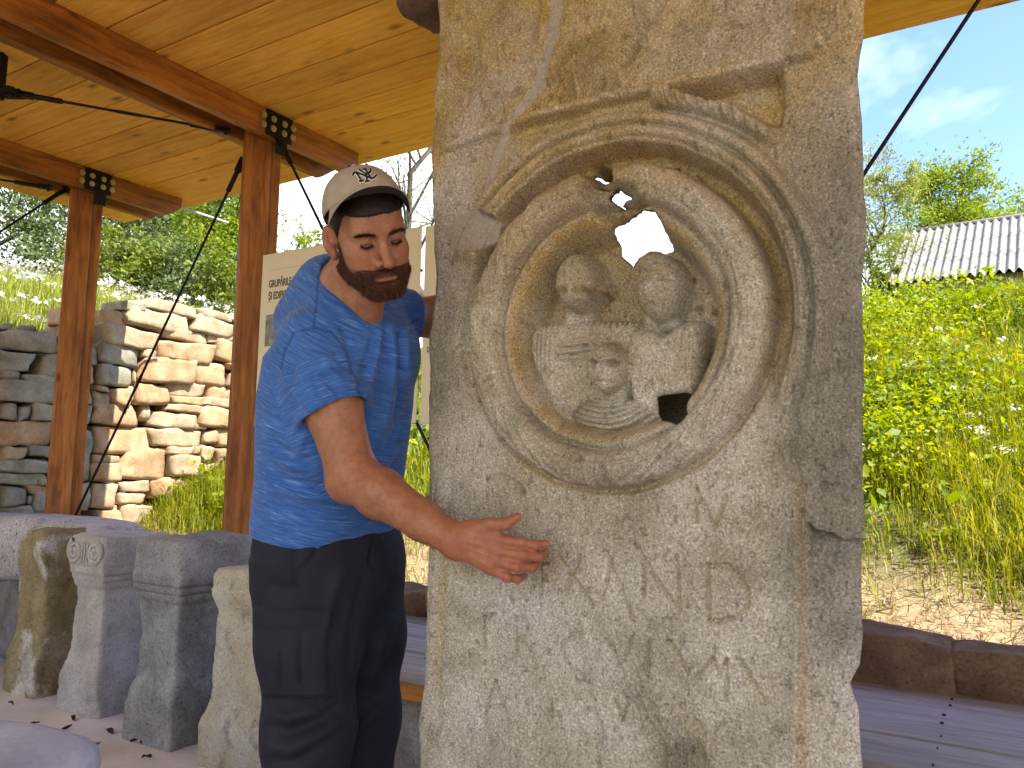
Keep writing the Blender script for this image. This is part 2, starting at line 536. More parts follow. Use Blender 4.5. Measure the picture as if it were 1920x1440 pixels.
POST_A = 0.145
BEAM_H, BEAM_T = 0.155, 0.057
def beam_pair(u, post=True, vpost=3.0, vend=3.66):
    out = []
    for s in (-1, 1):
        bm = bmesh.new()
        L = vend - V0R - 0.1
        vs = bm_box(bm, (0, 0, 0), (L, BEAM_T, BEAM_H), 0.0)
        for v in vs:                       # chamfered lower corner of the eave end
            if v.co.x < 0 and v.co.z < 0: pass
        bm.faces.ensure_lookup_table()
        # profile with a cut nose: rebuild as an extruded polygon along local Y
        bm.clear()
        h = BEAM_H / 2; x0, x1 = -L / 2, L / 2
        prof = [(x0, -h), (x1 - 0.11, -h), (x1, h - 0.075), (x1, h), (x0, h)]
        a = [bm.verts.new((x, -BEAM_T / 2, z)) for x, z in prof]
        c = [bm.verts.new((x, BEAM_T / 2, z)) for x, z in prof]
        bm.faces.new(a); bm.faces.new(c[::-1])
        for i in range(len(a)):
            j = (i + 1) % len(a)
            bm.faces.new((a[j], a[i], c[i], c[j]))
        bmesh.ops.bevel(bm, geom=bm.edges[:], offset=0.004, segments=1, affect='EDGES')
        o = mesh_bm('beam', bm, M_BEAM, shelter, loc=sh_local(W(u + s * (POST_A / 2 + BEAM_T / 2 + 0.001), (vend + V0R + 0.1) / 2, ROOF_Z - BEAM_H / 2)), rot=(0, 0, math.atan2(VA[1], VA[0])))
        out.append(o)
    return out

def plate(u, v, z, w, h, nrow, rz, off, flip=1, name='joint_plate'):
    bm = bmesh.new(); bm_box(bm, (0, 0, 0), (w, 0.008, h), 0.002)
    o = mesh_bm(name, bm, M_STEEL, shelter, loc=sh_local(W(u, v, z)), rot=(0, 0, rz))
    return o

BOLT = None
def bolt(parent, x, z):
    global BOLT
    if BOLT is None:
        bm = bmesh.new()
        bm_tube(bm, (0, 0, 0), (0, -0.004, 0), 0.019, seg=14)
        bm_tube(bm, (0, -0.0035, 0), (0, -0.012, 0), 0.0115, seg=6)
        bm_tube(bm, (0, -0.0115, 0), (0, -0.020, 0), 0.006, seg=8)
        BOLT = mesh_bm('bolt', bm, M_ZINC, parent)
        o = BOLT
    else:
        o = BOLT.copy(); COL.objects.link(o); o.parent = parent
    o.location = (x, -0.004, z)
    return o

def post(u, v, z0=-0.05, z1=ROOF_Z - 0.03):
    bm = bmesh.new()
    # two glued laminations, so the post shows a fine joint on its side
    g = 0.0012
    bm_box(bm, (0, 0, 0), (z1 - z0, POST_A, POST_A * 0.5 - g), 0.004)
    o = mesh_bm('post', bm, M_BEAM, shelter)
    o.rotation_euler = Matrix(((0, UA[0], VA[0]), (0, UA[1], VA[1]), (1, 0, 0))).to_euler()
    o.location = sh_local(W(u, v - POST_A * 0.25, (z0 + z1) / 2))
    o2 = o.copy(); COL.objects.link(o2); o2.parent = shelter
    o2.location = sh_local(W(u, v + POST_A * 0.25, (z0 + z1) / 2))
    return o

def rod(p0, p1, r=0.0075, fork=True):
    p0, p1 = Vector(p0), Vector(p1)
    bm = bmesh.new()
    d = (p1 - p0).normalized()
    L = (p1 - p0).length
    bm_tube(bm, (0, 0, 0), (0, 0, L), r, seg=8)
    if fork:
        for z in (0.0, L):
            s = 1 if z == 0 else -1
            bm_tube(bm, (0, 0, z + s * 0.05), (0, 0, z + s * 0.20), r * 1.9, seg=8)
            bm_box(bm, (0.0, 0.011, z + s * 0.03), (0.03, 0.007, 0.09), 0.001)
            bm_box(bm, (0.0, -0.011, z + s * 0.03), (0.03, 0.007, 0.09), 0.001)
            bm_tube(bm, (0, -0.024, z + s * 0.01), (0, 0.024, z + s * 0.01), 0.009, seg=8)
        bm_tube(bm, (0, 0, L * 0.5 - 0.06), (0, 0, L * 0.5 + 0.06), r * 1.25, seg=8)
    o = mesh_bm('tie_rod', bm, M_STEEL, shelter)
    o.rotation_euler = d.to_track_quat('Z', 'Y').to_euler()
    o.location = sh_local(p0)
    return o

PU = [5.395, 3.605, 1.80]
for u in PU:
    beam_pair(u)
    post(u, 3.003)
    post(u, -0.1)
    # fishplate with its bolts on the side of the beam that faces the visitor
    vface = u - (POST_A / 2 + BEAM_T + 0.006)
    pl = plate(vface, 3.00, ROOF_Z - 0.082, 0.19, 0.15, 2, math.atan2(VA[1], VA[0]), 0)
    pl.rotation_euler = (0, 0, math.atan2(VA[1], VA[0]))
    sgn = 1
    for x in (-0.115, -0.045, 0.035, 0.10):
        for z in (0.028, -0.028):
            bolt(pl, x, z)
    tail = bmesh.new(); bm_box(tail, (0.02, -0.001, -0.115), (0.085, 0.008, 0.085), 0.002)
    mesh_bm('gusset', tail, M_STEEL, pl)
    # thin flat bar that carries the eave beyond the beam end
    bm = bmesh.new(); bm_box(bm, (0, 0, 0), (0.62, 0.022, 0.016), 0.002)
    mesh_bm('eave_bar', bm, m_plain('galvanised_bar', (0.42, 0.40, 0.36), 0.5, 0.3), shelter, loc=sh_local(W(u - 0.02, 3.86, ROOF_Z - 0.030)), rot=(0, 0, math.atan2(VA[1], VA[0])))
beam_pair(-0.06, vend=3.45)
# wall bracing (crossing the bays of the back row), roof bracing
ZT = ROOF_Z - BEAM_H - 0.06
rod(W(3.681, 2.93, 2.94), W(5.40, 2.93, 0.44))
rod(W(3.36, 2.90, 3.0), W(1.70, 2.90, 0.44))
rod(W(-0.13, 2.95, 3.02), W(1.70, 2.95, 0.38))
rod(W(5.395, 2.86, 3.05), W(5.395, 0.35, 0.44))
rod(W(5.33, 2.72, 3.0), W(6.05, 1.35, 3.0))
NODE = W(4.091, 1.89, 3.0)
rod(NODE, W(3.66, 2.80, 3.06))
bm = bmesh.new(); bm_box(bm, (0, 0, 0.0), (0.10, 0.10, 0.02), 0.004); bm_tube(bm, (0, 0, -0.02), (0, 0, 0.03), 0.022, seg=8)
bm_box(bm, (-0.055, 0, 0.10), (0.035, 0.05, 0.26), 0.004)
mesh_bm('rod_bracket', bm, M_STEEL, shelter, loc=sh_local(NODE + np.array([-0.03, 0, 0.0])))

# ------------------------------------------------------------------ plank deck
M_DECK = m_wood('weathered_deck', (0.20, 0.185, 0.19), (0.33, 0.305, 0.31), (0.44, 0.41, 0.40), rough=0.6, var=0.2, knots=True)
M_JOIST = m_wood('deck_edge', (0.28, 0.10, 0.02), (0.42, 0.17, 0.035), (0.5, 0.22, 0.06), var=0.1)
deck = empty('plank_deck', (*W(1.5, 2.9)[:2], 0.0), UROT)
tag(deck, 'low grey weathered plank deck running behind the tall stele, with an orange front edge', 'deck')
for k, (v0, v1) in enumerate([(2.485, 2.755), (2.776, 3.026), (3.031, 3.262), (3.272, 3.50)]):
    # local axes: x along UA, y along -VA; the front plank stops short of the altars
    x0, x1 = -5.0, (1.35 if k == 0 else 4.72)
    bm = bmesh.new(); bm_box(bm, (0, 0, 0), (x1 - x0, v1 - v0, 0.04), 0.004, 2)
    mesh_bm('deck_plank', bm, M_DECK, deck, loc=((x0 + x1) / 2, -((v0 + v1) / 2 - 2.9), DECK_Z - 0.02))
for x0, x1, v in ((-5.0, 1.34, 2.535), (1.36, 4.7, 2.82)):
    bm = bmesh.new(); bm_box(bm, (0, 0, 0), (x1 - x0, 0.045, 0.10), 0.004)
    mesh_bm('deck_edge_board', bm, M_JOIST, deck, loc=((x0 + x1) / 2, -(v - 2.9), DECK_Z - 0.091))
nails = bmesh.new()
for x in np.arange(-5, 5.1, 0.62):
    for (v0, v1) in [(2.485, 2.755), (2.776, 3.026), (3.031, 3.262), (3.272, 3.45)]:
        for t in (0.2, 0.8):
            bm_tube(nails, (x + random.uniform(-.012, .012), -(v0 + (v1 - v0) * t - 2.9), DECK_Z), (x, -(v0 + (v1 - v0) * t - 2.9), DECK_Z + 0.0015), 0.0055, seg=6)
no = mesh_bm('deck_screws', nails, M_STEEL, deck); no['kind'] = 'stuff'
# ------------------------------------------------------------------ stones
def cube_sphere(n=4):
    """quad sphere as a cube grid; returns verts in [-1,1]^3 (on the cube) and quads"""
    key, vs, fs = {}, [], []
    def vid(p):
        k = tuple(np.round(p, 5))
        if k not in key:
            key[k] = len(vs); vs.append(p)
        return key[k]
    t = np.linspace(-1, 1, n + 1)
    for ax in range(3):
        for s in (-1, 1):
            a, b = (ax + 1) % 3, (ax + 2) % 3
            for i in range(n):
                for j in range(n):
                    q = []
                    for (x, y) in ((t[i], t[j]), (t[i + 1], t[j]), (t[i + 1], t[j + 1]), (t[i], t[j + 1])):
                        p = [0, 0, 0]; p[ax] = s; p[a] = x; p[b] = y
                        q.append(vid(p))
                    fs.append(q if s > 0 else q[::-1])
    return np.array(vs, float), np.array(fs)
CS4 = cube_sphere(4); CS6 = cube_sphere(6); CS12 = cube_sphere(12); CS20 = cube_sphere(20)

def stone_verts(size, seed, base=CS4, power=5.0, rough=0.10, skew=0.08):
    v = base[0].copy()
    r = (np.abs(v) ** power).sum(1) ** (1 / power)
    v = v / r[:, None]
    rs = np.random.default_rng(seed)
    # uneven corners: shear and taper
    v[:, 0] += skew * rs.normal() * v[:, 2] + skew * rs.normal() * v[:, 2] * v[:, 0]
    v[:, 2] += skew * 1.3 * rs.normal() * v[:, 0] + skew * rs.normal() * v[:, 0] * v[:, 2]
    v[:, 1] += skew * rs.normal() * v[:, 0]
    p = v * np.array(size) / 2
    off = rs.uniform(-50, 50, 3)
    m = min(size)
    d = fbm(p / m + off, 1.1, 3, seed % 97)
    d2 = vnoise(p / m + off, 3.0, seed % 31)
    p = p + v * (d[:, None] * rough * m + d2[:, None] * rough * 0.3 * m)
    return p

ST_CREAM = [(0.3, (0.24, 0.175, 0.105)), (0.5, (0.37, 0.285, 0.18)), (0.72, (0.50, 0.41, 0.28))]
ST_TAN = [(0.3, (0.25, 0.15, 0.075)), (0.5, (0.40, 0.26, 0.14)), (0.72, (0.50, 0.37, 0.23))]
ST_GREY = [(0.3, (0.20, 0.18, 0.13)), (0.5, (0.31, 0.28, 0.21)), (0.72, (0.42, 0.39, 0.31))]
M_W1 = m_stone('cream_sandstone', ST_CREAM, 7, 150, 0.45, 0.6, stains=[((0.36, 0.21, 0.10), 5, 0.5, 0.72, 0.55)])
M_W2 = m_stone('tan_sandstone', ST_TAN, 7, 150, 0.45, 0.6, stains=[((0.5, 0.4, 0.27), 6, 0.55, 0.75, 0.5)])
M_W3 = m_stone('grey_sandstone', ST_GREY, 7, 150, 0.45, 0.6, stains=[((0.12, 0.13, 0.07), 4, 0.5, 0.75, 0.5)])
M_CORE = m_plain('wall_core', (0.06, 0.05, 0.035), 1.0)

def on_u(px, py, u):
    d = _F + (px - 960) / FPX * _R + (720 - py) / FPX * _U
    n = np.array([UA[0], UA[1], 0])
    t = (u - n @ CAMP) / (n @ d)
    p = CAMP + d * t
    return uv_of(p[0], p[1])[1], p[2]

wall = empty('dry_stone_wall', (*W(WALL_U, 4.0)[:2], 0.0), math.atan2(VA[1], VA[0]))   # local x along VA, y along UA
wall.rotation_euler = (0, 0, math.atan2(VA[1], VA[0]))
tag(wall, 'dry stone retaining wall of pale sandstone blocks, half in the roof shade, behind the timber posts', 'wall')
STONES = """0 210 275 330 g;285 280 350 335 g;-90 330 130 455 g;165 345 345 490 g;-60 455 50 500 g;65 480 330 525 g;-120 510 330 645 g;-60 645 35 740 g;38 665 110 745 g
112 655 310 750 g;-130 752 235 905 t;250 760 330 795 c;235 800 300 890 t;-60 912 90 990 c;95 900 275 970 g;-120 985 230 1065 g;235 1000 340 1115 t;-120 1068 205 1140 g
-60 1155 85 1265 g;95 1140 230 1195 t;85 1210 130 1260 g;120 1180 290 1300 g;-40 1270 110 1345 g;120 1300 215 1350 c;200 1290 290 1345 t;165 1100 225 1145 g
665 25 805 85 g;550 85 690 200 t;690 85 1088 200 c;300 75 440 180 t;310 180 440 260 t;540 190 900 310 c;530 290 785 415 g;380 300 525 410 g;570 378 620 410 g;520 415 742 540 g;350 420 510 530 t
515 540 575 575 c;490 578 592 680 c;340 535 480 650 g;595 555 708 662 t;710 545 745 640 t;495 650 770 780 t;340 655 485 770 g;500 785 845 955 t;310 790 480 950 g;470 960 580 1005 t;465 1005 650 1115 t;345 955 460 1130 g
470 1135 620 1280 c;290 1140 460 1290 g;510 1290 650 1370 t;470 1330 510 1375 c;560 1100 615 1132 g;575 965 640 1010 c
805 35 1140 105 c;1140 90 1340 140 c;1340 118 1430 150 t;1108 135 1376 235 c;1376 155 1450 235 t;912 200 1195 268 c;1197 232 1300 278 c;1305 240 1425 268 c;880 280 1232 395 t;1240 270 1425 400 t;790 315 885 372 c
1050 385 1130 410 c;770 375 1112 525 t;1115 400 1312 535 t;1312 455 1415 545 c;1312 405 1415 448 t;742 450 770 530 c;745 530 970 655 t;930 520 1172 605 c;1205 540 1358 630 t;1360 555 1430 635 c;968 605 1158 650 t;1170 615 1335 665 c
780 655 848 750 c;852 705 1130 795 c;945 655 1145 700 c;1132 665 1325 790 t;1330 640 1405 700 c;1330 703 1410 760 c;845 805 1162 910 c;1105 770 1185 805 t;1170 812 1260 890 t;1262 800 1395 910 t
650 925 955 1110 t;943 910 1100 955 c;958 958 1145 1090 c;1100 905 1145 950 t;1148 905 1250 1000 c;1252 920 1395 1055 c;645 1118 850 1185 c;645 1190 815 1255 c;860 1095 1000 1215 t;1000 1100 1090 1170 c;1135 1010 1205 1080 t
660 1260 860 1380 c;580 1260 655 1325 t;1430 160 1640 300 t;1430 310 1600 420 c;1420 420 1640 560 t;1410 560 1600 700 c;1400 700 1640 820 t;1205 1010 1290 1060 c;1010 1175 1250 1260 t;1400 830 1640 980 t"""
boxes = []
for ln in STONES.replace('\n', ';').split(';'):
    a = ln.split()
    if len(a) < 5: continue
    x0, y0, x1, y1 = [float(q) for q in a[:4]]
    (va, zb), (vb_, zt) = on_u(x0 * .3055, 560 + y1 * .3055, WALL_U), on_u(x1 * .3055, 560 + y0 * .3055, WALL_U)
    zc1 = on_u(x0 * .3055, 560 + y0 * .3055, WALL_U)[1]; zc2 = on_u(x1 * .3055, 560 + y1 * .3055, WALL_U)[1]
    zt, zb = (zt + zc1) / 2, (zb + zc2) / 2
    boxes.append((va, zb, vb_, zt, a[4]))
# the wall goes on out of the picture on its near side
rs = np.random.default_rng(5)
z = 0.62
while z < 2.0:
    h = rs.uniform(0.10, 0.2); v = 1.3
    while v < 2.62:
        w = rs.uniform(0.18, 0.42)
        boxes.append((v, z, min(v + w - 0.02, 2.72), z + h - 0.02, 'g' if rs.random() < .6 else 't')); v += w
    z += h
for i, (v0, z0, v1, z1, k) in enumerate(boxes):
    sz = (max(v1 - v0, .03) * 1.0, rs.uniform(0.26, 0.34), max(z1 - z0, .02) * 1.02)
    prot = rs.uniform(-0.02, 0.03)
    big_ = sz[0] > .15
    vs = stone_verts(sz, 100 + i, CS6 if big_ else CS4, power=rs.uniform(10, 22), rough=0.10)
    vs += 0.012 * np.stack([fbm(vs + i, 16, 2, 3), fbm(vs + i, 16, 2, 4), fbm(vs + i, 16, 2, 5)], -1)
    o = mesh_np('stone', vs, (CS6 if sz[0] > .15 else CS4)[1], {'c': M_W1, 't': M_W2, 'g': M_W3}[k], wall, smooth=True)
    o.location = ((v0 + v1) / 2 - 4.0, -(sz[1] / 2 - 0.10 + 0.0) * -1 + prot - 0.1 + 0.0, (z0 + z1) / 2)
# rubble pushed into the joints
allv, allf, n0 = [], [], 0
for i in range(900):
    v = rs.uniform(1.4, 5.5); z = rs.uniform(0.62, 2.25 if v < 3.6 else 2.42)
    s = rs.uniform(0.04, 0.11)
    vs = stone_verts((s * rs.uniform(1, 1.8), 0.12, s * .62), 900 + i, CS4, 4, 0.1)
    allv.append(vs + np.array([v - 4.0, 0.115 + rs.uniform(-.03, .03), z])); allf.append(CS4[1] + n0); n0 += len(vs)
o = mesh_np('joint_rubble', np.concatenate(allv), np.concatenate(allf), M_W3, wall, smooth=True); o['kind'] = 'stuff'
bm = bmesh.new()
bm_box(bm, (-1.66, 0.30, 1.2), (2.4, 0.32, 1.7)); bm_box(bm, (0.55, 0.30, 1.32), (2.0, 0.32, 2.05))
mesh_bm('wall_core', bm, M_CORE, wall)

# ------------------------------------------------------------------ kerb and loose stones
M_K1 = m_stone('brown_kerb_stone', [(0.3, (0.075, 0.047, 0.032)), (0.5, (0.135, 0.086, 0.057)), (0.72, (0.22, 0.15, 0.10))], 5, 90, 0.4, 0.7)
kerb = empty('stone_kerb', (*W(1.0, 3.5)[:2], 0), UROT)
tag(kerb, 'low kerb of long brown stones between the plank deck and the sunny bank', 'kerb')
u = -2.2
rs = np.random.default_rng(3)
cuts = [-2.2, -1.75, -1.2, -0.60, 0.21, 0.75, 1.2, 1.6, 2.05, 2.42, 2.62, 3.1, 3.55, 4.1, 4.5, 5.0, 5.5, 6.0]
for i in range(len(cuts) - 1):
    a, b_ = cuts[i], cuts[i + 1]
    h = rs.uniform(0.28, 0.36)
    sz = (b_ - a + .01, 0.30, h)
    kv = stone_verts(sz, 40 + i, CS20, 18, 0.05, 0.05)
    kv += 0.022 * np.stack([fbm(kv + i, 9, 4, 3, .6), fbm(kv + i, 9, 4, 4, .6), fbm(kv + i, 7, 4, 5, .6)], -1)
    o = mesh_np('kerb_stone', kv, CS20[1], M_K1 if i != 9 else M_W2, kerb, smooth=True)
    o.location = ((a + b_) / 2 - 1.0, -(3.54 + rs.uniform(-.02, .03) - 3.5), 0.28 + h / 2 - 0.02)
    if i == 9: o['label'] = 'reddish kerb stone'

def loose_stone(name, label, c, size, seed, mat, rz=0.0, cat='stone', power=5, rough=0.1, base=CS12, group=None):
    vs = stone_verts(size, seed, base, power, rough)
    vs[:, 2] -= vs[:, 2].min()
    o = mesh_np(name, vs, base[1], mat, None, smooth=True)
    o.location = c; o.rotation_euler = (0, 0, rz)
    tag(o, label, cat, group)
    return o
M_DK = m_stone('dark_grey_stone', [(0.3, (0.09, 0.09, 0.09)), (0.5, (0.16, 0.155, 0.15)), (0.72, (0.25, 0.245, 0.235))], 5, 100, 0.4, 0.6)
M_GS = m_stone('granular_grey_stone', [(0.3, (0.30, 0.285, 0.28)), (0.5, (0.42, 0.40, 0.39)), (0.72, (0.52, 0.50, 0.49))], 4, 70, 0.6, 1.0, pits=0.9)
loose_stone('deck_footing_stone', 'dark rough stone under the orange deck edge, just right of the man\'s trousers', W(2.02, 2.62, -0.02), (0.55, 0.34, 0.30), 61, M_DK, UROT)
loose_stone('deck_footing_stone', 'brown footing stone under the deck, hidden mostly by the tall stele', W(0.9, 2.66, -0.02), (0.6, 0.34, 0.29), 62, M_K1, UROT)
loose_stone('carved_fragment', 'small weathered stone fragment lying on the deck behind the man', W(2.72, 2.92, DECK_Z), (0.22, 0.22, 0.20), 63, M_GS, UROT, 'stone fragment')
o = loose_stone('long_stone_block', 'large granular pale grey block lying behind the altars, at the foot of the far post', W(5.25, 2.67, 0.47), (2.2, 0.42, 0.38), 64, M_GS, UROT, 'stone block', 4.5, 0.05)
loose_stone('support_stone', 'rough dark stone carrying the long grey block behind the broken altar', W(4.9, 2.62, -0.03), (0.9, 0.26, 0.515), 65, M_DK, UROT, 'stone')
loose_stone('support_stone', 'second rough dark stone under the long grey block, out at its far end', W(6.0, 2.62, -0.03), (0.6, 0.26, 0.515), 66, M_DK, UROT, 'stone')
loose_stone('foreground_stone', 'smooth bluish grey stone top rising in the near left corner', W(2.50, 0.92, -0.03), (1.0, 0.62, 0.50), 67, m_stone('bluish_stone', [(0.3, (0.30, 0.34, 0.43)), (0.5, (0.44, 0.47, 0.55)), (0.72, (0.55, 0.57, 0.62))], 3, 60, 0.15, 0.15, pits=0.1), UROT + 0.10, 'stone', 12, 0.035)

# ------------------------------------------------------------------ Roman altars
def altar(name, label, u0, u1, v0, prof, mat, seed, rough=0.008, parts=None, nper=72, cor=0.022, extra=None):
    """prof: rows (z, width along UA, depth along VA, shift in u, front shift)"""
    uc = (u0 + u1) / 2
    root = empty(name, (*W(uc, v0)[:2], 0.0), UROT + math.pi)    # local x = -UA, y = VA (front face at y = 0)
    tag(root, label, 'stone altar', 'small Roman altars in a row')
    zs = np.array([p[0] for p in prof]); rows = np.concatenate([np.linspace(zs[i], zs[i + 1], max(2, int((zs[i + 1] - zs[i]) / 0.011)), endpoint=False) for i in range(len(zs) - 1)] + [[zs[-1]]])
    g = lambda k: np.interp(rows, zs, [p[k] for p in prof])
    Wd, Dp, Sx, Fy = g(1), g(2), g(3), g(4)
    t = (np.arange(nper) + 0.5) / nper * 4
    side = t.astype(int); f = (t - side) * 2 - 1
    cx = np.select([side == 0, side == 1, side == 2, side == 3], [f, 1 + 0 * f, -f, -1 + 0 * f])
    cy = np.select([side == 0, side == 1, side == 2, side == 3], [-1 + 0 * f, f, 1 + 0 * f, -f])
    pw = 26.0
    r = (np.abs(cx) ** pw + np.abs(cy) ** pw) ** (1 / pw)
    cx, cy = cx / r, cy / r
    X = cx[None] * Wd[:, None] / 2 + Sx[:, None]
    Y = (cy[None] + 1) * Dp[:, None] / 2 + Fy[:, None]
    Z = np.repeat(rows[:, None], nper, 1)
    V = np.stack([X, Y, Z], -1)
    nx = np.stack([cx, cy, 0 * cx], -1)[None]
    q = V + seed * 3.7
    d = fbm(q, 6.0, 3, seed) * rough * 0.9 + fbm(q, 24.0, 3, seed + 5) * rough * 0.5
    cor_ = sstep(.55, .95, np.abs(cx * cy))[None]
    d = d - 0.030 * cor_ * np.clip(fbm(q, 15, 3, seed + 11) - 0.12, 0, 1) - 0.012 * np.clip(fbm(q, 30, 2, seed + 13) - 0.35, 0, 1)
    if extra is not None: d = d + extra(X, Y, Z)
    V = V + nx * d[..., None]
    nr = len(rows)
    idx = np.arange(nr * nper).reshape(nr, nper)
    n2 = np.roll(idx, -1, 1)
    fq = np.stack([idx[:-1], n2[:-1], n2[1:], idx[1:]], -1).reshape(-1, 4)
    # domed rough top
    Vt = [V.reshape(-1, 3)]; ft = [fq]
    prev = idx[-1]; base = nr * nper
    cen = V[-1].mean(0)
    for k, s in enumerate((0.92, 0.75, 0.5, 0.25)):
        ring = cen + (V[-1] - cen) * s
        ring[:, 2] = V[-1][:, 2] + (0.012 if k else 0.007) + 0.02 * fbm(ring + seed, 9, 3, seed)
        Vt.append(ring); ids = base + np.arange(nper); base += nper
        ft.append(np.stack([prev, np.roll(prev, -1), np.roll(ids, -1), ids], -1)); prev = ids
    Vt.append(cen[None] + np.array([[0, 0, 0.012]]))
    tri = np.stack([prev, np.roll(prev, -1), np.full(nper, base)], -1)
    o = mesh_np('altar_body', np.concatenate(Vt), [np.concatenate(ft), tri], mat, root, smooth=True)
    return root

A_PALE = m_stone('pale_altar_limestone', [(0.3, (0.292, 0.275, 0.249)), (0.5, (0.396, 0.378, 0.353)), (0.72, (0.482, 0.464, 0.447))], 6, 120, 0.35, 0.5, stains=[((0.34, 0.25, 0.18), 4, 0.55, 0.75, 0.5), ((0.16, 0.15, 0.13), 9, 0.58, 0.75, 0.55)])
A_GREY = m_stone('grey_altar_limestone', [(0.3, (0.162, 0.162, 0.162)), (0.5, (0.246, 0.246, 0.246)), (0.72, (0.340, 0.340, 0.348))], 7, 110, 0.5, 0.7, stains=[((0.12, 0.11, 0.10), 5, 0.52, 0.74, 0.6), ((0.42, 0.42, 0.43), 8, 0.58, 0.72, 0.5)])
A_OCHRE = m_stone('lichen_altar_limestone', [(0.3, (0.17, 0.135, 0.07)), (0.5, (0.25, 0.20, 0.11)), (0.72, (0.33, 0.28, 0.17))], 6, 100, 0.45, 0.7, stains=[((0.52, 0.50, 0.46), 3.1, 0.56, 0.64, 0.9), ((0.10, 0.08, 0.04), 5, 0.55, 0.75, 0.5)])
A_CREAM = m_stone('cream_altar_limestone', [(0.3, (0.324, 0.288, 0.198)), (0.5, (0.423, 0.387, 0.288)), (0.72, (0.504, 0.477, 0.387))], 5, 110, 0.35, 0.6, stains=[((0.50, 0.52, 0.50), 4, 0.5, 0.7, 0.7), ((0.13, 0.13, 0.13), 7, 0.57, 0.70, 0.75)])

altar('broken_altar', 'ochre lichen-stained altar with a broken white corner, beside the long grey block', 4.25, 4.57, 2.29,
      [(0, .31, .40, 0, 0), (.18, .31, .40, 0, 0), (.24, .28, .36, 0, .02), (.30, .26, .33, 0, .03), (.60, .255, .34, .0, .03), (.66, .27, .36, -.005, .02), (.72, .25, .40, .01, .0), (.80, .235, .41, .015, .0), (.83, .18, .40, .03, .01)], A_OCHRE, 1, 0.014)
a2 = altar('volute_altar', 'pale altar with two spiral volutes on its head, between the ochre and grey altars', 3.68, 4.03, 2.27,
      [(0, .34, .37, 0, 0), (.10, .33, .37, 0, 0), (.17, .315, .36, 0, .0), (.24, .275, .33, 0, .02), (.29, .25, .31, 0, .03), (.50, .235, .30, 0, .035), (.585, .235, .30, 0, .035), (.60, .255, .32, 0, .025), (.625, .26, .33, 0, .02), (.63, .27, .335, 0, .018), (.655, .275, .34, 0, .015), (.66, .29, .35, 0, .01), (.70, .295, .36, 0, .006), (.705, .30, .37, 0, .0), (.82, .30, .37, 0, .0), (.835, .285, .36, 0, .005)], A_PALE, 2, 0.006)
def spiral(cx, cz, r, turns, hand):
    pts = []
    for i in range(90):
        a = i / 89 * turns * 2 * math.pi
        rr = r * (1 - i / 89) ** 0.85 + 0.006
        pts.append((cx + hand * rr * math.cos(a + 1.9), -0.001, cz + rr * math.sin(a + 1.9)))
    return pts
def tube_pts(pts, rad, seg=6):
    pts = np.array(pts, float); n = len(pts)
    tg = np.gradient(pts, axis=0); tg /= np.linalg.norm(tg, axis=1)[:, None]
    ref = np.array([0, 1, 0.001]); s = np.cross(tg, ref); s /= np.linalg.norm(s, axis=1)[:, None]
    t2 = np.cross(tg, s)
    rad = np.broadcast_to(rad, (n,))
    a = np.arange(seg) / seg * 2 * math.pi
    V = pts[:, None] + rad[:, None, None] * (np.cos(a)[None, :, None] * s[:, None] + np.sin(a)[None, :, None] * t2[:, None])
    idx = np.arange(n * seg).reshape(n, seg); nx = np.roll(idx, -1, 1)
    f = np.stack([idx[:-1], nx[:-1], nx[1:], idx[1:]], -1).reshape(-1, 4)
    return V.reshape(-1, 3), f
for cx, hand in ((-0.085, 1), (0.085, -1)):
    v1, f1 = tube_pts(spiral(cx, .765, .052, 2.1, hand), 0.0105)
    mesh_np('volute', v1, f1, A_PALE, a2, smooth=True)
v1, f1 = [], []; n0 = 0
for x in (-.022, 0.0, .022):
    a_, b_ = tube_pts([(x, -0.001, .712 + k * .012) for k in range(9)], 0.006); v1.append(a_); f1.append(b_ + n0); n0 += len(a_)
mesh_np('fluting', np.concatenate(v1), np.concatenate(f1), A_PALE, a2, smooth=True)
altar('grey_altar', 'broad dark grey altar with incised bands, between the volute altar and the cream altar', 3.03, 3.37, 2.205,
      [(0, .335, .44, 0, 0), (.16, .33, .44, 0, 0), (.22, .31, .42, 0, .01), (.27, .275, .385, 0, .03), (.33, .26, .37, 0, .035), (.52, .27, .37, 0, .03), (.595, .285, .38, 0, .025), (.602, .30, .40, 0, .02), (.63, .315, .41, 0, .012), (.635, .305, .40, 0, .018), (.64, .325, .42, 0, .01), (.665, .335, .43, 0, .004), (.67, .325, .42, 0, .01), (.675, .345, .44, 0, .0), (.71, .355, .45, 0, -.002), (.74, .33, .44, 0, .002), (.85, .335, .45, 0, .0), (.862, .32, .44, 0, .005)], A_GREY, 3, 0.008)
altar('cream_altar', 'cream altar with black lichen on its rounded head, right beside the man', 2.43, 2.83, 2.20,
      [(0, .43, .42, 0, -.02), (.16, .42, .42, 0, -.02), (.21, .38, .40, .0, 0), (.26, .345, .37, .0, .015), (.50, .33, .36, .0, .02), (.60, .32, .36, .0, .02), (.63, .34, .37, .0, .012), (.66, .365, .385, 0, .0), (.69, .375, .39, .0, -.004), (.70, .36, .385, 0, .0), (.745, .36, .385, .0, .0), (.775, .33, .37, 0, .01)], A_CREAM, 4, 0.012)

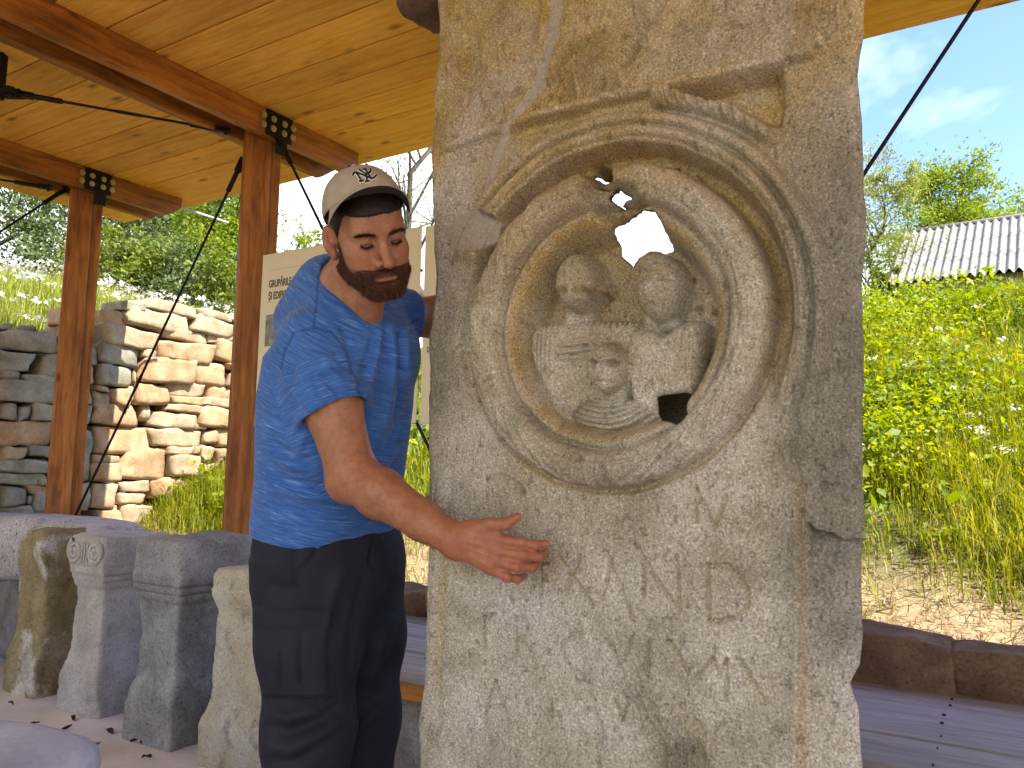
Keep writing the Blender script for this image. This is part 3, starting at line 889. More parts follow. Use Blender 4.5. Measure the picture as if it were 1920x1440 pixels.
# fallen dead leaves on the sand
M_DEAD = m_plain('dead_leaf', (0.045, 0.035, 0.035), 0.8)
rs = np.random.default_rng(21)
lp = [(15, 1290), (45, 1305), (20, 1323), (62, 1363), (137, 1350), (125, 1368), (205, 1375), (255, 1393), (268, 1396), (275, 1424), (178, 1403), (240, 1340)]
for i, (px, py) in enumerate(lp):
    d = _F + (px - 960) / FPX * _R + (720 - py) / FPX * _U
    p = CAMP + d * (-CAM_Z / d[2])
    L = rs.uniform(.035, .06); wd = L * rs.uniform(.3, .5)
    n = 7
    x = np.linspace(-1, 1, n); ww = wd * (1 - x ** 2) ** .7 * .5
    top = np.stack([x * L / 2, ww, 0.010 + 0.008 * np.sin(x * 2 + i)], -1); mid = np.stack([x * L / 2, 0 * x, 0.004 + 0.006 * np.sin(x * 2 + i)], -1); bot = np.stack([x * L / 2, -ww, 0.012 + 0.006 * np.cos(x * 2)], -1)
    V = np.concatenate([top, mid, bot]); idx = np.arange(n)
    f = np.concatenate([np.stack([idx[:-1], idx[:-1] + n, idx[1:] + n, idx[1:]], -1), np.stack([idx[:-1] + n, idx[:-1] + 2 * n, idx[1:] + 2 * n, idx[1:] + n], -1)])
    o = mesh_np('dead_leaf', V, f, M_DEAD, None, smooth=True, loc=(p[0], p[1], 0.004), rz=rs.uniform(0, 6))
    tag(o, 'small dark dead leaf lying on the pale sand in front of the altars', 'leaf', 'dead leaves scattered on the sand')
# ------------------------------------------------------------------ the tall carved stele
ST_T = np.array([-UA[0], -UA[1], 0.0])          # to the right along the face (nearer to the visitor)
ST_N = np.array([-VA[0], -VA[1], 0.0])          # out of the face
ST_C = P(1168, 605, 1.6)
ST_D = float(ST_C @ ST_N)
KPX = 1.0 / 940.0
def SZ(pts, h=0.0):
    """photo points -> (s, z) on the plane lying h in front of the face"""
    out = []
    hs = np.broadcast_to(np.asarray(h, float), (len(pts),))
    for (px, py), h in zip(pts, hs):
        d = _F + (px - 960) / FPX * _R + (720 - py) / FPX * _U
        t = (ST_D + h - CAMP @ ST_N) / (d @ ST_N)
        p = CAMP + d * t
        out.append(((p - ST_C) @ ST_T, p[2]))
    return np.array(out)

def seg_dist(S, Z, pl):
    """distance to a polyline and the arc length of the nearest point"""
    best = np.full(S.shape, 1e9); arc = np.zeros(S.shape); L = 0.0
    for (a, b) in zip(pl[:-1], pl[1:]):
        d = b - a; l2 = max(d @ d, 1e-12)
        t = np.clip(((S - a[0]) * d[0] + (Z - a[1]) * d[1]) / l2, 0, 1)
        q = np.hypot(S - a[0] - t * d[0], Z - a[1] - t * d[1])
        m = q < best
        best = np.where(m, q, best); arc = np.where(m, L + t * math.sqrt(l2), arc)
        L += math.sqrt(l2)
    return best, arc

def poly_sd(S, Z, pl):
    """signed distance to a closed polygon, negative inside"""
    c = np.concatenate([pl, pl[:1]])
    d, _ = seg_dist(S, Z, c)
    ins = np.zeros(S.shape, bool)
    for (a, b) in zip(c[:-1], c[1:]):
        cond = ((a[1] > Z) != (b[1] > Z)) & (S < (b[0] - a[0]) * (Z - a[1]) / (b[1] - a[1] + 1e-12) + a[0])
        ins ^= cond
    return np.where(ins, -d, d)

def smax(a, b, k):
    h = np.clip(0.5 + 0.5 * (a - b) / k, 0, 1)
    return b * (1 - h) + a * h + k * h * (1 - h)

def build_stele():
    ledge = SZ([(800, -330), (806, -150), (812, -20), (817, 38), (809, 150), (801, 290), (805, 420), (810, 520), (800, 620), (797, 800), (800, 980), (793, 1150), (785, 1290), (776, 1360), (779, 1440), (770, 1700), (765, 2000)])
    redge = SZ([(1612, -400), (1616, -200), (1617, 0), (1617, 62), (1606, 95), (1611, 180), (1617, 330), (1621, 430), (1612, 520), (1617, 640), (1614, 900), (1618, 990), (1606, 1030), (1612, 1150), (1608, 1250), (1590, 1290), (1606, 1335), (1612, 1440), (1618, 1800), (1622, 2600)])
    zs = np.concatenate([np.linspace(-0.05, 0.68, 40)[:-1], np.linspace(0.68, 2.14, 640)[:-1], np.linspace(2.14, 2.40, 30)])
    ns = 430
    a = np.linspace(0, 1, ns)
    sl = np.interp(zs, ledge[::-1, 1], ledge[::-1, 0]); sr = np.interp(zs, redge[::-1, 1], redge[::-1, 0])
    rr = np.random.default_rng(2)
    wob = np.stack([zs, 0 * zs, 0 * zs], -1)
    sl = sl + 0.004 * fbm(wob, 14, 3, 4); sr = sr + 0.004 * fbm(wob, 14, 3, 8)
    S = sl[:, None] + (sr - sl)[:, None] * a[None]
    Z = np.repeat(zs[:, None], ns, 1)
    Q = np.stack([S, 0 * S, Z], -1)
    # warp so that carved lines are never ruler-straight
    wx = 0.0035 * fbm(Q, 12, 3, 21); wz = 0.0035 * fbm(Q, 12, 3, 22)
    s, z = S + wx, Z + wz
    H = np.zeros_like(S)
    n_big = fbm(Q, 5, 3, 31); n_mid = fbm(Q, 22, 3, 32); n_fine = fbm(Q, 85, 2, 33)
    mortar = np.zeros_like(S); rough = np.zeros_like(S); ochre = np.zeros_like(S); dark = np.zeros_like(S)
    def ridge(pts, w, h, hh=0.0, prof=2):
        d, arc = seg_dist(s, z, SZ(pts, hh))
        return h * np.exp(-(d / (w * KPX)) ** prof), d, arc
    def bump(c, rx, ry, h, hh=0.0, soft=False):
        q = SZ([c], hh)[0]
        r2 = ((s - q[0]) / (rx * KPX)) ** 2 + ((z - q[1]) / (ry * KPX)) ** 2
        return h * np.exp(-r2) if soft else h * np.sqrt(np.clip(1 - r2, 0, 1))
    # --- ring, niche and arch, all turned about one centre
    L_, R_ = SZ([(888, 605)])[0], SZ([(1450, 605)])[0]
    sc, zc = (L_[0] + R_[0]) / 2, SZ([(1168, 606)])[0][1]
    RO = (R_[0] - L_[0]) / 2
    rho = np.hypot(s - sc, z - zc) / RO
    th = np.degrees(np.arctan2(z - zc, s - sc))           # 90 = top
    tr = np.where(th < -90, th + 360, th)                 # -90..270
    up = sstep(-35, -5, tr) * (1 - sstep(146, 156, tr))
    # arch mouldings
    band = sstep(1.11, 1.14, rho) * (1 - sstep(1.29, 1.34, rho))
    rolls = 0.026 * band + 0.013 * np.exp(-((rho - 1.185) / 0.035) ** 2) + 0.015 * np.exp(-((rho - 1.265) / 0.04) ** 2) - 0.012 * np.exp(-((rho - 1.225) / 0.014) ** 2) - 0.006 * np.exp(-((rho - 1.145) / 0.012) ** 2)
    H += rolls * up
    H += -0.046 * np.exp(-((rho - 1.05) / 0.055) ** 4) * sstep(-40, 10, tr) * (1 - sstep(150, 166, tr))
    # wreath: a thick torus with worn leaf strokes
    tq = np.clip((rho - 0.885) / 0.118, -1, 1)
    tor = np.clip(1 - tq ** 2, 0, 1) ** 0.36
    leaf = np.clip(0.5 + 0.9 * fbm(np.stack([th * 0.10 + rho * 9, rho * 10, 0 * th], -1), 1.0, 3, 71), 0, 1)
    worn = sstep(-0.2, 0.5, fbm(Q, 7, 2, 77))
    wre = 0.060 * tor - 0.014
    wre = wre - 0.006 * leaf * worn * tor * 1.6 * (0.4 + 0.6 * ((tr > 95) & (tr < 250)))
    wre = wre + tor * sstep(95, 120, tr) * (1 - sstep(190, 215, tr)) * 0.010 * fbm(Q, 30, 3, 72)
    wre = wre - tor * (0.008 * np.exp(-((rho - .835) / .010) ** 2) + 0.006 * np.exp(-((rho - .945) / .010) ** 2) * worn) * (0.5 + 0.5 * n_mid)
    # undulating edge of the wreath
    H = np.where(rho < 1.02, np.where(tor > 0, np.maximum(wre + n_mid * 0.004, -0.016), H), H)
    H += -0.010 * np.exp(-((rho - 1.02) / 0.018) ** 2) * (1 - up * 0.6)
    # ribbon tied round the wreath at the bottom
    for tx in (-103, -98, -93, -88, -84):
        H += 0.015 * np.exp(-((th - tx) / 1.4) ** 2) * (tor > 0.05)
    H += 0.006 * np.exp(-((th + 93) / 9) ** 4) * tor
    # deep strokes of the lower wreath leaves
    for k, (t0, sl_, am) in enumerate([(-148, 160, 1.0), (-136, 120, .6), (-127, 150, 1.0), (-118, 130, .8), (-111, 170, 1.0), (-74, 140, .9), (-64, 170, 1.0), (-55, 130, .6), (-44, 160, .9), (-30, 150, .5), (-168, 150, .6)]):
        d = np.abs((th - t0) - (rho - 0.9) * sl_ * (1 if k < 5 else -1) + 2.5 * n_mid)
        H -= 0.009 * am * np.exp(-(d / 2.0) ** 2) * tor * sstep(0.80, 0.88, rho)
    # inner moulding and niche
    inner = rho < 0.775
    mold = 0.010 * np.exp(-((rho - 0.735) / 0.026) ** 2) - 0.010 + 0.0 * rho
    niche = -0.100 * (1 - sstep(0.58, 0.705, rho)) - 0.010
    Hn = np.where(rho > 0.70, mold, np.minimum(mold, niche))
    H = np.where(inner, Hn + n_mid * 0.003, H)
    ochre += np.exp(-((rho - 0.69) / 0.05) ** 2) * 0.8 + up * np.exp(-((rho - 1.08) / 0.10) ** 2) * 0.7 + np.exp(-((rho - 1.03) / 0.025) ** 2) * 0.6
    # --- busts
    NB_ = -0.102
    def body(pts, hh, amp, rad):
        sd = poly_sd(s, z, SZ(pts, hh)) + 0.002 * n_mid
        q = np.clip(-sd / (rad * KPX), 0, 1)
        return np.where(sd < 0, NB_ + (hh - NB_ + amp) * np.sqrt(np.clip(1 - (1 - q) ** 2, 0, 1)), -9)
    def face(c, ra, rb, top, chin=0.32):
        q = SZ([c], 0.0)[0]
        t = (z - q[1]) / (rb * KPX)
        ww = ra * KPX * np.where(t < 0, 1 - chin * t * t, 1.0 - 0.06 * t * t)
        r2 = ((s - q[0]) / ww) ** 2 + t ** 2
        return np.where(r2 < 1, NB_ + (top - 0.026 * r2 - NB_) * np.clip(1 - r2 ** 3, 0, 1) ** 0.32, -9)
    b1 = body([(990, 622), (1004, 606), (1050, 600), (1120, 596), (1195, 600), (1196, 700), (1150, 830), (1045, 800), (1000, 700), (988, 660)], -0.045, 0.0, 20)
    pl_h = 0.009 * (np.sin((z * 940) / 12.0 * 2 * math.pi * 0.8) ) 
    qq = SZ([(1072, 660)], -0.045)[0]
    b1 = b1 + pl_h * np.exp(-((s - qq[0]) / (42 * KPX)) ** 2 - ((z - qq[1]) / (32 * KPX)) ** 2)
    qq = SZ([(1015, 655)], -0.045)[0]
    b1 = b1 + 0.008 * np.sin(s * 940 / 9.5 * 2 * math.pi) * np.exp(-((s - qq[0]) / (26 * KPX)) ** 2 - ((z - qq[1]) / (48 * KPX)) ** 2)
    b2 = body([(1178, 612), (1215, 610), (1240, 622), (1262, 606), (1292, 592), (1318, 602), (1322, 660), (1316, 700), (1300, 745), (1240, 800), (1180, 760), (1160, 680)], -0.040, 0.004, 22)
    H = np.where(rho < 0.74, smax(H, b1, 0.008), H); H = np.where(rho < 0.74, smax(H, b2, 0.010), H)
    # necks and heads
    n1_ = body([(1052, 570), (1105, 570), (1112, 612), (1048, 612)], -0.060, 0.0, 24)
    n2_ = body([(1200, 580), (1268, 580), (1272, 620), (1196, 620)], -0.056, 0.0, 24)
    f1 = face((1068, 523), 45, 65, 0.012); f2 = face((1223, 531), 47, 69, 0.006, 0.22); f3 = face((1130, 688), 47, 55, 0.014, 0.40)
    for f in (n1_, n2_, f1, f2):
        H = np.where(rho < 0.80, smax(H, f, 0.006), H)
    b3 = body([(1064, 772), (1082, 746), (1120, 738), (1160, 740), (1208, 752), (1232, 775), (1210, 800), (1160, 815), (1095, 812), (1064, 796)], -0.022, 0.0, 26)
    cc = SZ([(1140, 690)], -0.03)[0]
    rad3 = np.hypot((s - cc[0]) * 0.9, z - cc[1]) * 940
    b3 = b3 + 0.007 * np.sin(rad3 / 10.5 * 2 * math.pi) * sstep(58, 70, rad3)
    n3_ = body([(1118, 730), (1160, 730), (1166, 758), (1112, 758)], -0.045, 0.0, 16)
    for f in (n3_, b3, f3):
        H = np.where(rho < 0.80, smax(H, f, 0.005), H)
    ochre += 0.55 * (rho < .70) * sstep(-.080, -.098, H)  # niche floor tinted so the recess shade sits in the colour
    # scalloped cloth collars
    for (p0, p1) in (((1002, 612), (1056, 602)), ((1112, 604), (1192, 604))):
        d, arc = seg_dist(s, z, SZ([p0, p1], -0.05))
        H += np.where(d < 14 * KPX, 0.016 * np.exp(-(d / (6 * KPX)) ** 2) * (0.35 + 0.65 * np.sin(arc * 940 / 11.5 * 2 * math.pi)), 0)
    # faces: brows, eyes, noses, mouths, ears (all badly worn)
    H += bump((1053, 546), 12, 6, -0.021, 0, True) + bump((1093, 547), 12, 6, -0.020, 0, True)
    H += ridge([(1031, 537), (1057, 532), (1085, 535), (1111, 539)], 5.0, 0.005)[0] + ridge([(1071, 544), (1069, 569)], 5, 0.007)[0]
    H += ridge([(1053, 582), (1083, 583)], 3.2, -0.008)[0] + bump((1069, 595), 15, 8, 0.007, 0, True) + bump((1130, 539), 10, 12, 0.030, -0.05, True)
    H += bump((1205, 518), 17, 8, -0.017, 0, True) + bump((1247, 516), 15, 8, -0.017, 0, True) + ridge([(1185, 505), (1229, 508), (1267, 501)], 4.5, -0.009)[0] + bump((1223, 544), 16, 26, 0.009, 0, True) + ridge([(1205, 573), (1241, 572)], 3.5, -0.004)[0]
    H += bump((1118, 684), 11, 5.5, -0.024, 0, True) + bump((1151, 683), 12, 5.5, -0.024, 0, True) + ridge([(1098, 677), (1119, 672), (1134, 679), (1153, 670), (1171, 675)], 3.6, 0.010)[0] + ridge([(1133, 681), (1129, 705)], 5, 0.012)[0]
    H += bump((1118, 686), 5, 2.5, 0.010, 0, True) + bump((1151, 685), 5, 2.5, 0.010, 0, True) + bump((1053, 548), 6, 3, 0.008, 0, True) + bump((1093, 549), 6, 3, 0.008, 0, True) + ridge([(1118, 717), (1144, 717)], 2.8, -0.008)[0] + bump((1131, 733), 12, 7, 0.007, 0, True)
    ochre += 0.5 * (bump((1079, 540), 45, 9, 1, 0, True) + bump((1230, 506), 45, 8, 1, 0, True))
    # --- raking cornice, spandrel and rope
    c_, d_, a_ = ridge([(843, 276), (900, 255), (1010, 222), (1150, 186), (1300, 155), (1440, 126), (1520, 101)], 11, 0.027, prof=4)
    H += c_ * (0.6 + 0.4 * sstep(0.0, 0.3, a_))
    H -= ridge([(852, 294), (920, 270), (1020, 238), (1100, 215)], 9, 0.010)[0]
    sp = poly_sd(s, z, SZ([(1270, 174), (1400, 149), (1466, 134), (1472, 200), (1464, 250), (1438, 246), (1380, 206)]))
    H -= 0.036 * (1 - sstep(-0.014, 0.004, sp)) + 0.012 * np.exp(-((sp + 0.006) / 0.01) ** 2) * (z > SZ([(1400, 190)])[0][1])
    sp2 = poly_sd(s, z, SZ([(858, 302), (980, 262), (930, 330), (885, 400), (868, 380)]))
    H -= 0.010 * (1 - sstep(-0.02, 0.006, sp2))
    r_, d_, arc = ridge([(1238, 188), (1300, 193), (1352, 206), (1400, 226), (1452, 256)], 16, 0.036, prof=4)
    tw = np.sin((arc * 940 + (z - zc) * 940 * 0.55) / 18.0 * 2 * math.pi)
    H += r_ * (0.85 + 0.20 * tw * np.exp(-(d_ / (15 * KPX)) ** 4))
    ochre += 0.9 * (1 - sstep(-0.012, 0.004, sp))
    # --- worn relief above the cornice
    above = sstep(0.0, 0.03, z - np.interp(s, *SZ([(800, 290), (1010, 228), (1300, 160), (1520, 106), (1640, 80)]).T))
    for lg in ([(1062, 140), (1054, 180)], [(1090, 150), (1092, 186)], [(1146, 150), (1140, 188)], [(1168, 140), (1176, 172)], [(1180, 100), (1206, 70)], [(1046, 96), (1028, 130), (1034, 158)]):
        H += above * ridge(lg, 9, 0.015, prof=3)[0]
    H += above * (bump((1118, 108), 80, 50, 0.030, 0, True) * (1 + 0.35 * n_mid) + bump((1150, 92), 34, 30, 0.010, 0, True) + bump((1226, 84), 26, 26, 0.016, 0, True) + bump((1075, 150), 24, 34, 0.012, 0, True) + bump((1160, 150), 20, 30, 0.010, 0, True))
    H += ridge([(842, 122), (890, 75), (955, 14)], 9, 0.011)[0] + ridge([(928, 52), (940, 85), (938, 120)], 7, 0.010)[0] + ridge([(1200, 95), (1183, 118), (1164, 138)], 5, -0.014)[0]
    H += ridge([(1186, -30), (1192, 20), (1208, 62), (1222, 76), (1240, 52), (1254, 10), (1256, -30)], 6, 0.013)[0] + ridge([(1196, -30), (1202, 20), (1216, 52), (1230, 40), (1243, 0)], 5, -0.008)[0]
    H += ridge([(1020, 60), (1012, 95), (1002, 110)], 8, 0.010)[0] + ridge([(1432, 20), (1446, 60), (1420, 85)], 6, 0.007)[0] + ridge([(1050, 170), (1080, 130), (1100, 160)], 6, -0.006)[0]
    clump = np.clip(fbm(Q, 26, 2, 61), 0, 1) ** 0.7
    veg = bump((915, 140), 75, 85, 1, 0, True) + bump((1390, 55), 70, 50, 1, 0, True) + bump((1000, 30), 40, 60, 0.8, 0, True) + bump((965, 220), 70, 30, 0.7, 0, True)
    H += above * np.clip(veg, 0, 1) * (0.044 * clump - 0.010)
    rough += above * 0.8
    # --- frame of the inscription field
    g_, _, _ = ridge([(1432, 322), (1480, 400), (1512, 480), (1522, 555), (1512, 655), (1490, 760), (1484, 850), (1498, 920), (1506, 1000), (1506, 1250), (1504, 1700)], 7, -0.009)
    H += g_
    H += ridge([(1470, 640), (1462, 740), (1468, 840), (1490, 930), (1494, 1100), (1492, 1700)], 10, 0.005)[0]
    H += ridge([(914, 465), (880, 540), (866, 650), (874, 715)], 7, -0.010)[0] + ridge([(842, 880), (836, 1000), (828, 1150), (822, 1300), (815, 1700)], 9, -0.006)[0] + ridge([(826, 900), (816, 1100), (806, 1300)], 12, 0.006)[0]
    ochre += 0.7 * np.exp(-((seg_dist(s, z, SZ([(1500, 900), (1506, 1250), (1504, 1500)]))[0]) / (10 * KPX)) ** 2) + 0.6 * np.exp(-((seg_dist(s, z, SZ([(836, 1000), (828, 1150), (822, 1300)]))[0]) / (12 * KPX)) ** 2)
    # --- incised lettering, worn almost away
    o_, k_ = np.array([780.0, 840.0]), 0.448
    ST_ = ["300,130 300,250", "300,132 345,116 400,135 440,170 452,205", "1172,170 1172,310", "1172,170 1250,330", "1300,200 1255,320",
           "428,555 436,612 468,634", "525,480 525,622", "525,484 555,484", "525,550 550,550", "608,460 662,540 742,662", "692,450 655,540 626,625", "796,440 845,560 900,705", "818,470 800,560 776,645", "948,470 952,622",
           "918,402 1000,540 1092,672", "1090,450 1105,682", "1222,490 1222,722", "1222,490 1300,490 1352,530 1385,600 1388,650 1345,705 1290,724 1218,726",
           "285,700 285,835", "205,748 300,700 335,690", "418,705 420,870", "418,712 455,716 472,745 455,785 425,800 460,830 494,892", "694,772 645,782 612,825 620,885 650,920 686,944", "780,768 815,830 850,905", "866,880 905,780", "965,800 965,965", "1058,808 1095,870 1136,945", "1172,960 1215,905 1240,880", "1298,890 1300,1050", "1350,880 1400,960 1462,1072", "1240,880 1270,960 1300,890",
           "333,978 310,1050 286,1135", "333,978 360,1060 388,1142", "302,1085 372,1085", "510,1090 548,1142", "560,1062 566,1132", "664,1052 700,1020 738,1050 742,1090 700,1110", "664,1120 680,1185 735,1232 770,1205 772,1150", "830,1060 862,1140", "862,1140 880,1080",
           "306,1258 306,1400", "306,1260 350,1330", "492,1244 440,1238 412,1290 420,1350 470,1390", "560,1260 600,1390", "640,1260 600,1390", "760,1270 770,1400", "1040,1240 1040,1390", "1180,1230 1240,1380"]
    for i, t in enumerate(ST_):
        pts = [o_ + k_ * np.array([float(q) for q in w.split(',')]) for w in t.split()]
        d, _ = seg_dist(s, z, SZ(pts))
        H -= 0.0092 * np.exp(-(d / (3.3 * KPX)) ** 2) * (0.8 + 0.3 * n_mid)
        ochre += 0.45 * np.exp(-(d / (4.0 * KPX)) ** 2)
    # --- damage: broken right border, chips, pits
    lo = np.interp(s, *SZ([(1480, 960), (1508, 975), (1530, 994), (1560, 999), (1582, 1011), (1640, 1012)]).T)
    rb_ = sstep(0, 0.012, s - np.interp(z, *SZ([(1508, 1700), (1508, 1100), (1510, 940)])[:, ::-1].T))
    dz = lo - z
    H += rb_ * np.where(dz > 0, -0.034 * np.exp(-dz / 0.05) - 0.010, 0.0)
    rough += rb_ * np.exp(-np.abs(dz - 0.03) / 0.05)
    H += bump((822, 1376), 24, 20, 0.020) + bump((905, 600), 12, 20, 0.006, 0, True) + bump((1395, 555), 14, 18, 0.006, 0, True)
    H += bump((1250, 312), 8, 8, -0.03, 0, True) + bump((1300, 728), 5, 7, -0.03, -0.03, True) + bump((1290, 567), 6, 6, -0.02, -0.04, True) + bump((1320, 573), 5, 6, -0.02, -0.04, True) + bump((1030, 185), 7, 6, -0.02, 0, True) + bump((1218, 1180), 9, 11, -0.012, 0, True) + bump((965, 172), 8, 8, -0.02, 0, True)
    scr = bump((1228, 1310), 70, 70, 1, 0, True)
    H -= scr * 0.006 * np.clip(np.sin((s * 0.85 + z * 0.52) * 940 / 15 * 2 * math.pi + 5 * n_mid), 0, 1) * (n_mid > -0.1)
    dark += scr * 0.35 * (n_mid > 0) + bump((1270, 1420), 50, 40, 0.7, 0, True)
    # tooled hatching on the arch
    for k in range(8):
        x0 = 1150 + k * 9
        H -= ridge([(x0, 246 + k), (x0 + 16, 262 + k)], 2.0, 0.004)[0]
    # mortar mends
    mp, _ = seg_dist(s, z, SZ([(1050, -60), (1044, 30), (1034, 95), (1012, 165), (985, 196), (952, 240), (932, 290), (914, 352), (896, 420), (868, 446)]))
    wd = np.interp(z, *SZ([(0, 470), (0, 380), (0, 240), (0, 150), (0, 0)])[:, ::-1].T[:1], [22, 13, 20, 13, 12]) if False else 15
    mk = 1 - sstep(9 * KPX, 17 * KPX, mp + 0.006 * n_mid)
    pt = poly_sd(s, z, SZ([(830, 432), (860, 398), (915, 400), (944, 418), (935, 455), (900, 470), (850, 474)])) + 0.006 * n_mid
    mk = np.maximum(mk, 1 - sstep(-0.008, 0.004, pt))
    H = H * (1 - mk) + mk * (np.clip(H, -0.004, 0.010) * 0.5)
    mortar = mk
    # --- holes broken right through, and two deep pits
    holes = [([(1148, 449), (1154, 476), (1167, 486), (1180, 500), (1186, 481), (1204, 468), (1225, 465), (1252, 469), (1264, 455), (1262, 433), (1247, 412), (1225, 398), (1210, 397), (1185, 410), (1160, 423)], (-.075, -.085, -.09, -.09, -.085, -.08, -.08, -.085, -.09, -.085, -.07, -.05, -.045, -.05, -.06)),
             ([(1157, 383), (1166, 375), (1178, 370), (1190, 375), (1203, 379), (1202, 386), (1190, 385), (1169, 390)], -0.045),
             ([(1114, 338), (1130, 326), (1151, 320), (1152, 333), (1140, 342), (1124, 347)], -0.06),
             ([(1240, 748), (1262, 742), (1301, 738), (1304, 770), (1300, 791), (1284, 797), (1262, 793), (1244, 788)], -0.058)]
    pit = poly_sd(s, z, SZ([(1102, 308), (1122, 303), (1150, 312), (1170, 330), (1172, 350), (1150, 362), (1128, 360), (1110, 342)], -0.02)) + 0.003 * n_mid
    H = np.where(pit < 0.02, np.minimum(H, H - 0.085 * (1 - sstep(-0.012, 0.003, pit))), H)
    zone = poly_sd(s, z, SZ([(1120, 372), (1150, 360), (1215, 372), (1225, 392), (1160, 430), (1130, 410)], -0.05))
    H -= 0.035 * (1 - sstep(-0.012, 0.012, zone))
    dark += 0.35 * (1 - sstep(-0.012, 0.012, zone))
    # --- overall surface
    e = np.minimum(S - sl[:, None], sr[:, None] - S)
    H -= 0.016 * np.clip(1 - e / 0.022, 0, 1) ** 2 + 0.006 * np.clip(fbm(Q, 18, 3, 97) - .1, 0, 1) * sstep(.06, .0, e)
    grain = vnoise(Q, 330, 91)
    H += 0.0040 * n_big + 0.0022 * n_mid * (1 - 0.7 * mortar) + (0.0016 + 0.003 * np.clip(rough, 0, 1)) * n_fine * (1 - 0.7 * mortar) + 0.0006 * grain * (1 - 0.5 * mortar)
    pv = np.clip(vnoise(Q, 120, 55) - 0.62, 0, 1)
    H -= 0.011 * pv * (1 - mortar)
    dark += np.clip(pv * 1.5, 0, 0.6)  # darker in the pits, tool scratches and the hollow by the holes
    # iron stain with roof bounce and recess shade painted in, grey lichen on borders
    zz = Z + 0.10 * n_big
    ochre = np.clip(ochre * 0.8 + 0.75 * sstep(1.50, 2.0, zz) + 0.25 * sstep(0.8, 1.3, zz) * sstep(0.1, -0.3, S) , 0, 1.2)
    lich = sstep(0.27, 0.40, S + 0.05 * n_big) * sstep(0.75, 1.0, Z) * (1 - sstep(1.75, 2.0, Z)) + sstep(-0.36, -0.46, S + 0.04 * n_big) * sstep(1.15, 1.4, Z) * (1 - sstep(1.5, 1.75, Z))
    # --- vertices, holes
    f_h = np.full(S.shape, 1e9); hid = np.zeros(S.shape, int)
    for k, (pl, hh) in enumerate(holes):
        q = poly_sd(S, Z, SZ(pl, hh)) + 0.004 * vnoise(Q, 45, 17) + 0.002 * n_mid + 0.0012 * n_fine
        hid = np.where(q < f_h, k, hid); f_h = np.minimum(f_h, q)
    gs, gz = np.gradient(f_h, axis=1) / np.gradient(S, axis=1), np.gradient(f_h, axis=0) / np.gradient(Z, axis=0)
    cell = 0.0023
    sn = np.abs(f_h) < cell * 0.75
    S2 = np.where(sn, S - f_h * np.clip(gs, -1, 1), S); Z2 = np.where(sn, Z - f_h * np.clip(gz, -1, 1), Z)
    H = np.where(f_h < 0.02, H - 0.012 * np.exp(-np.clip(f_h, 0, 1) / 0.005), H)
    V = ST_C[None, None] * np.array([1, 1, 0]) + S2[..., None] * ST_T + H[..., None] * ST_N
    V[..., 2] = Z2
    nr = len(zs)
    idx = np.arange(nr * ns).reshape(nr, ns)
    inside = f_h < -cell * 0.4
    q = np.stack([idx[:-1, :-1], idx[:-1, 1:], idx[1:, 1:], idx[1:, :-1]], -1)
    kill = inside[:-1, :-1] | inside[:-1, 1:] | inside[1:, 1:] | inside[1:, :-1]
    fq = q[~kill]
    verts = [V.reshape(-1, 3)]; faces = [fq]
    nbase = nr * ns
    # rims of the holes run back through the slab, flaring towards the rear
    keep = ~kill
    ed = {}
    kk = np.argwhere(kill)
    ks = set(map(tuple, kk))
    rim = []
    for (i, j) in ks:
        for (di, dj, e0, e1) in ((-1, 0, (i, j), (i, j + 1)), (1, 0, (i + 1, j + 1), (i + 1, j)), (0, -1, (i + 1, j), (i, j)), (0, 1, (i, j + 1), (i + 1, j + 1))):
            if (i + di, j + dj) not in ks:
                rim.append((idx[e0], idx[e1]))
    rv = sorted({a for e in rim for a in e})
    Vf = V.reshape(-1, 3); hf = hid.ravel()
    TH = 0.25
    cen = {k: np.mean([Vf[r] for r in rv if hf[r] == k], axis=0) for k in range(len(holes))}
    layers = 5
    HK = np.array([hf[r] for r in rv])
    mp_ = {r: i for i, r in enumerate(rv)}
    P0 = np.array([Vf[r] for r in rv]); C0 = np.array([cen[hf[r]] for r in rv])
    dirs = C0 - CAMP; dirs /= np.linalg.norm(dirs, axis=1)[:, None]
    depth0 = (P0 - ST_C) @ ST_N
    ln = (TH + depth0) / np.abs(dirs @ ST_N) * np.where(HK == 3, 0.82, 1.0)
    prev = [np.array(rv)]
    for k in range(1, layers + 1):
        t = k / layers
        Pk = P0 + dirs * (ln * t)[:, None] + (P0 - C0) * (np.where(HK == 3, 0.9 * min(1, t * 2.2), 0.12 * t))[:, None] + 0.004 * np.stack([vnoise(P0 * 40 + k, 1, 5), vnoise(P0 * 40 + k, 1, 6), vnoise(P0 * 40 + k, 1, 7)], -1)
        verts.append(Pk); prev.append(nbase + np.arange(len(rv))); nbase += len(rv)
        lf = np.array([(prev[k - 1][mp_[a]], prev[k - 1][mp_[b]], prev[k][mp_[b]], prev[k][mp_[a]]) for a, b in rim])
        faces.append(lf)
    back_pts = Pk
    # lower right hole: an added wide chamber, closed behind to keep it dark
    mm = HK == 3
    verts.append(Pk[mm].mean(0)[None]); ci = nbase; nbase += 1
    cap_f = np.array([(prev[layers][mp_[a]], prev[layers][mp_[b]], ci) for a, b in rim if HK[mp_[a]] == 3 and HK[mp_[b]] == 3])
    faces.append(cap_f)
    # edges: left, right, top go back to the rear face
    nd = 9
    TAP = 0.055                                            # the rough back is narrower than the dressed face
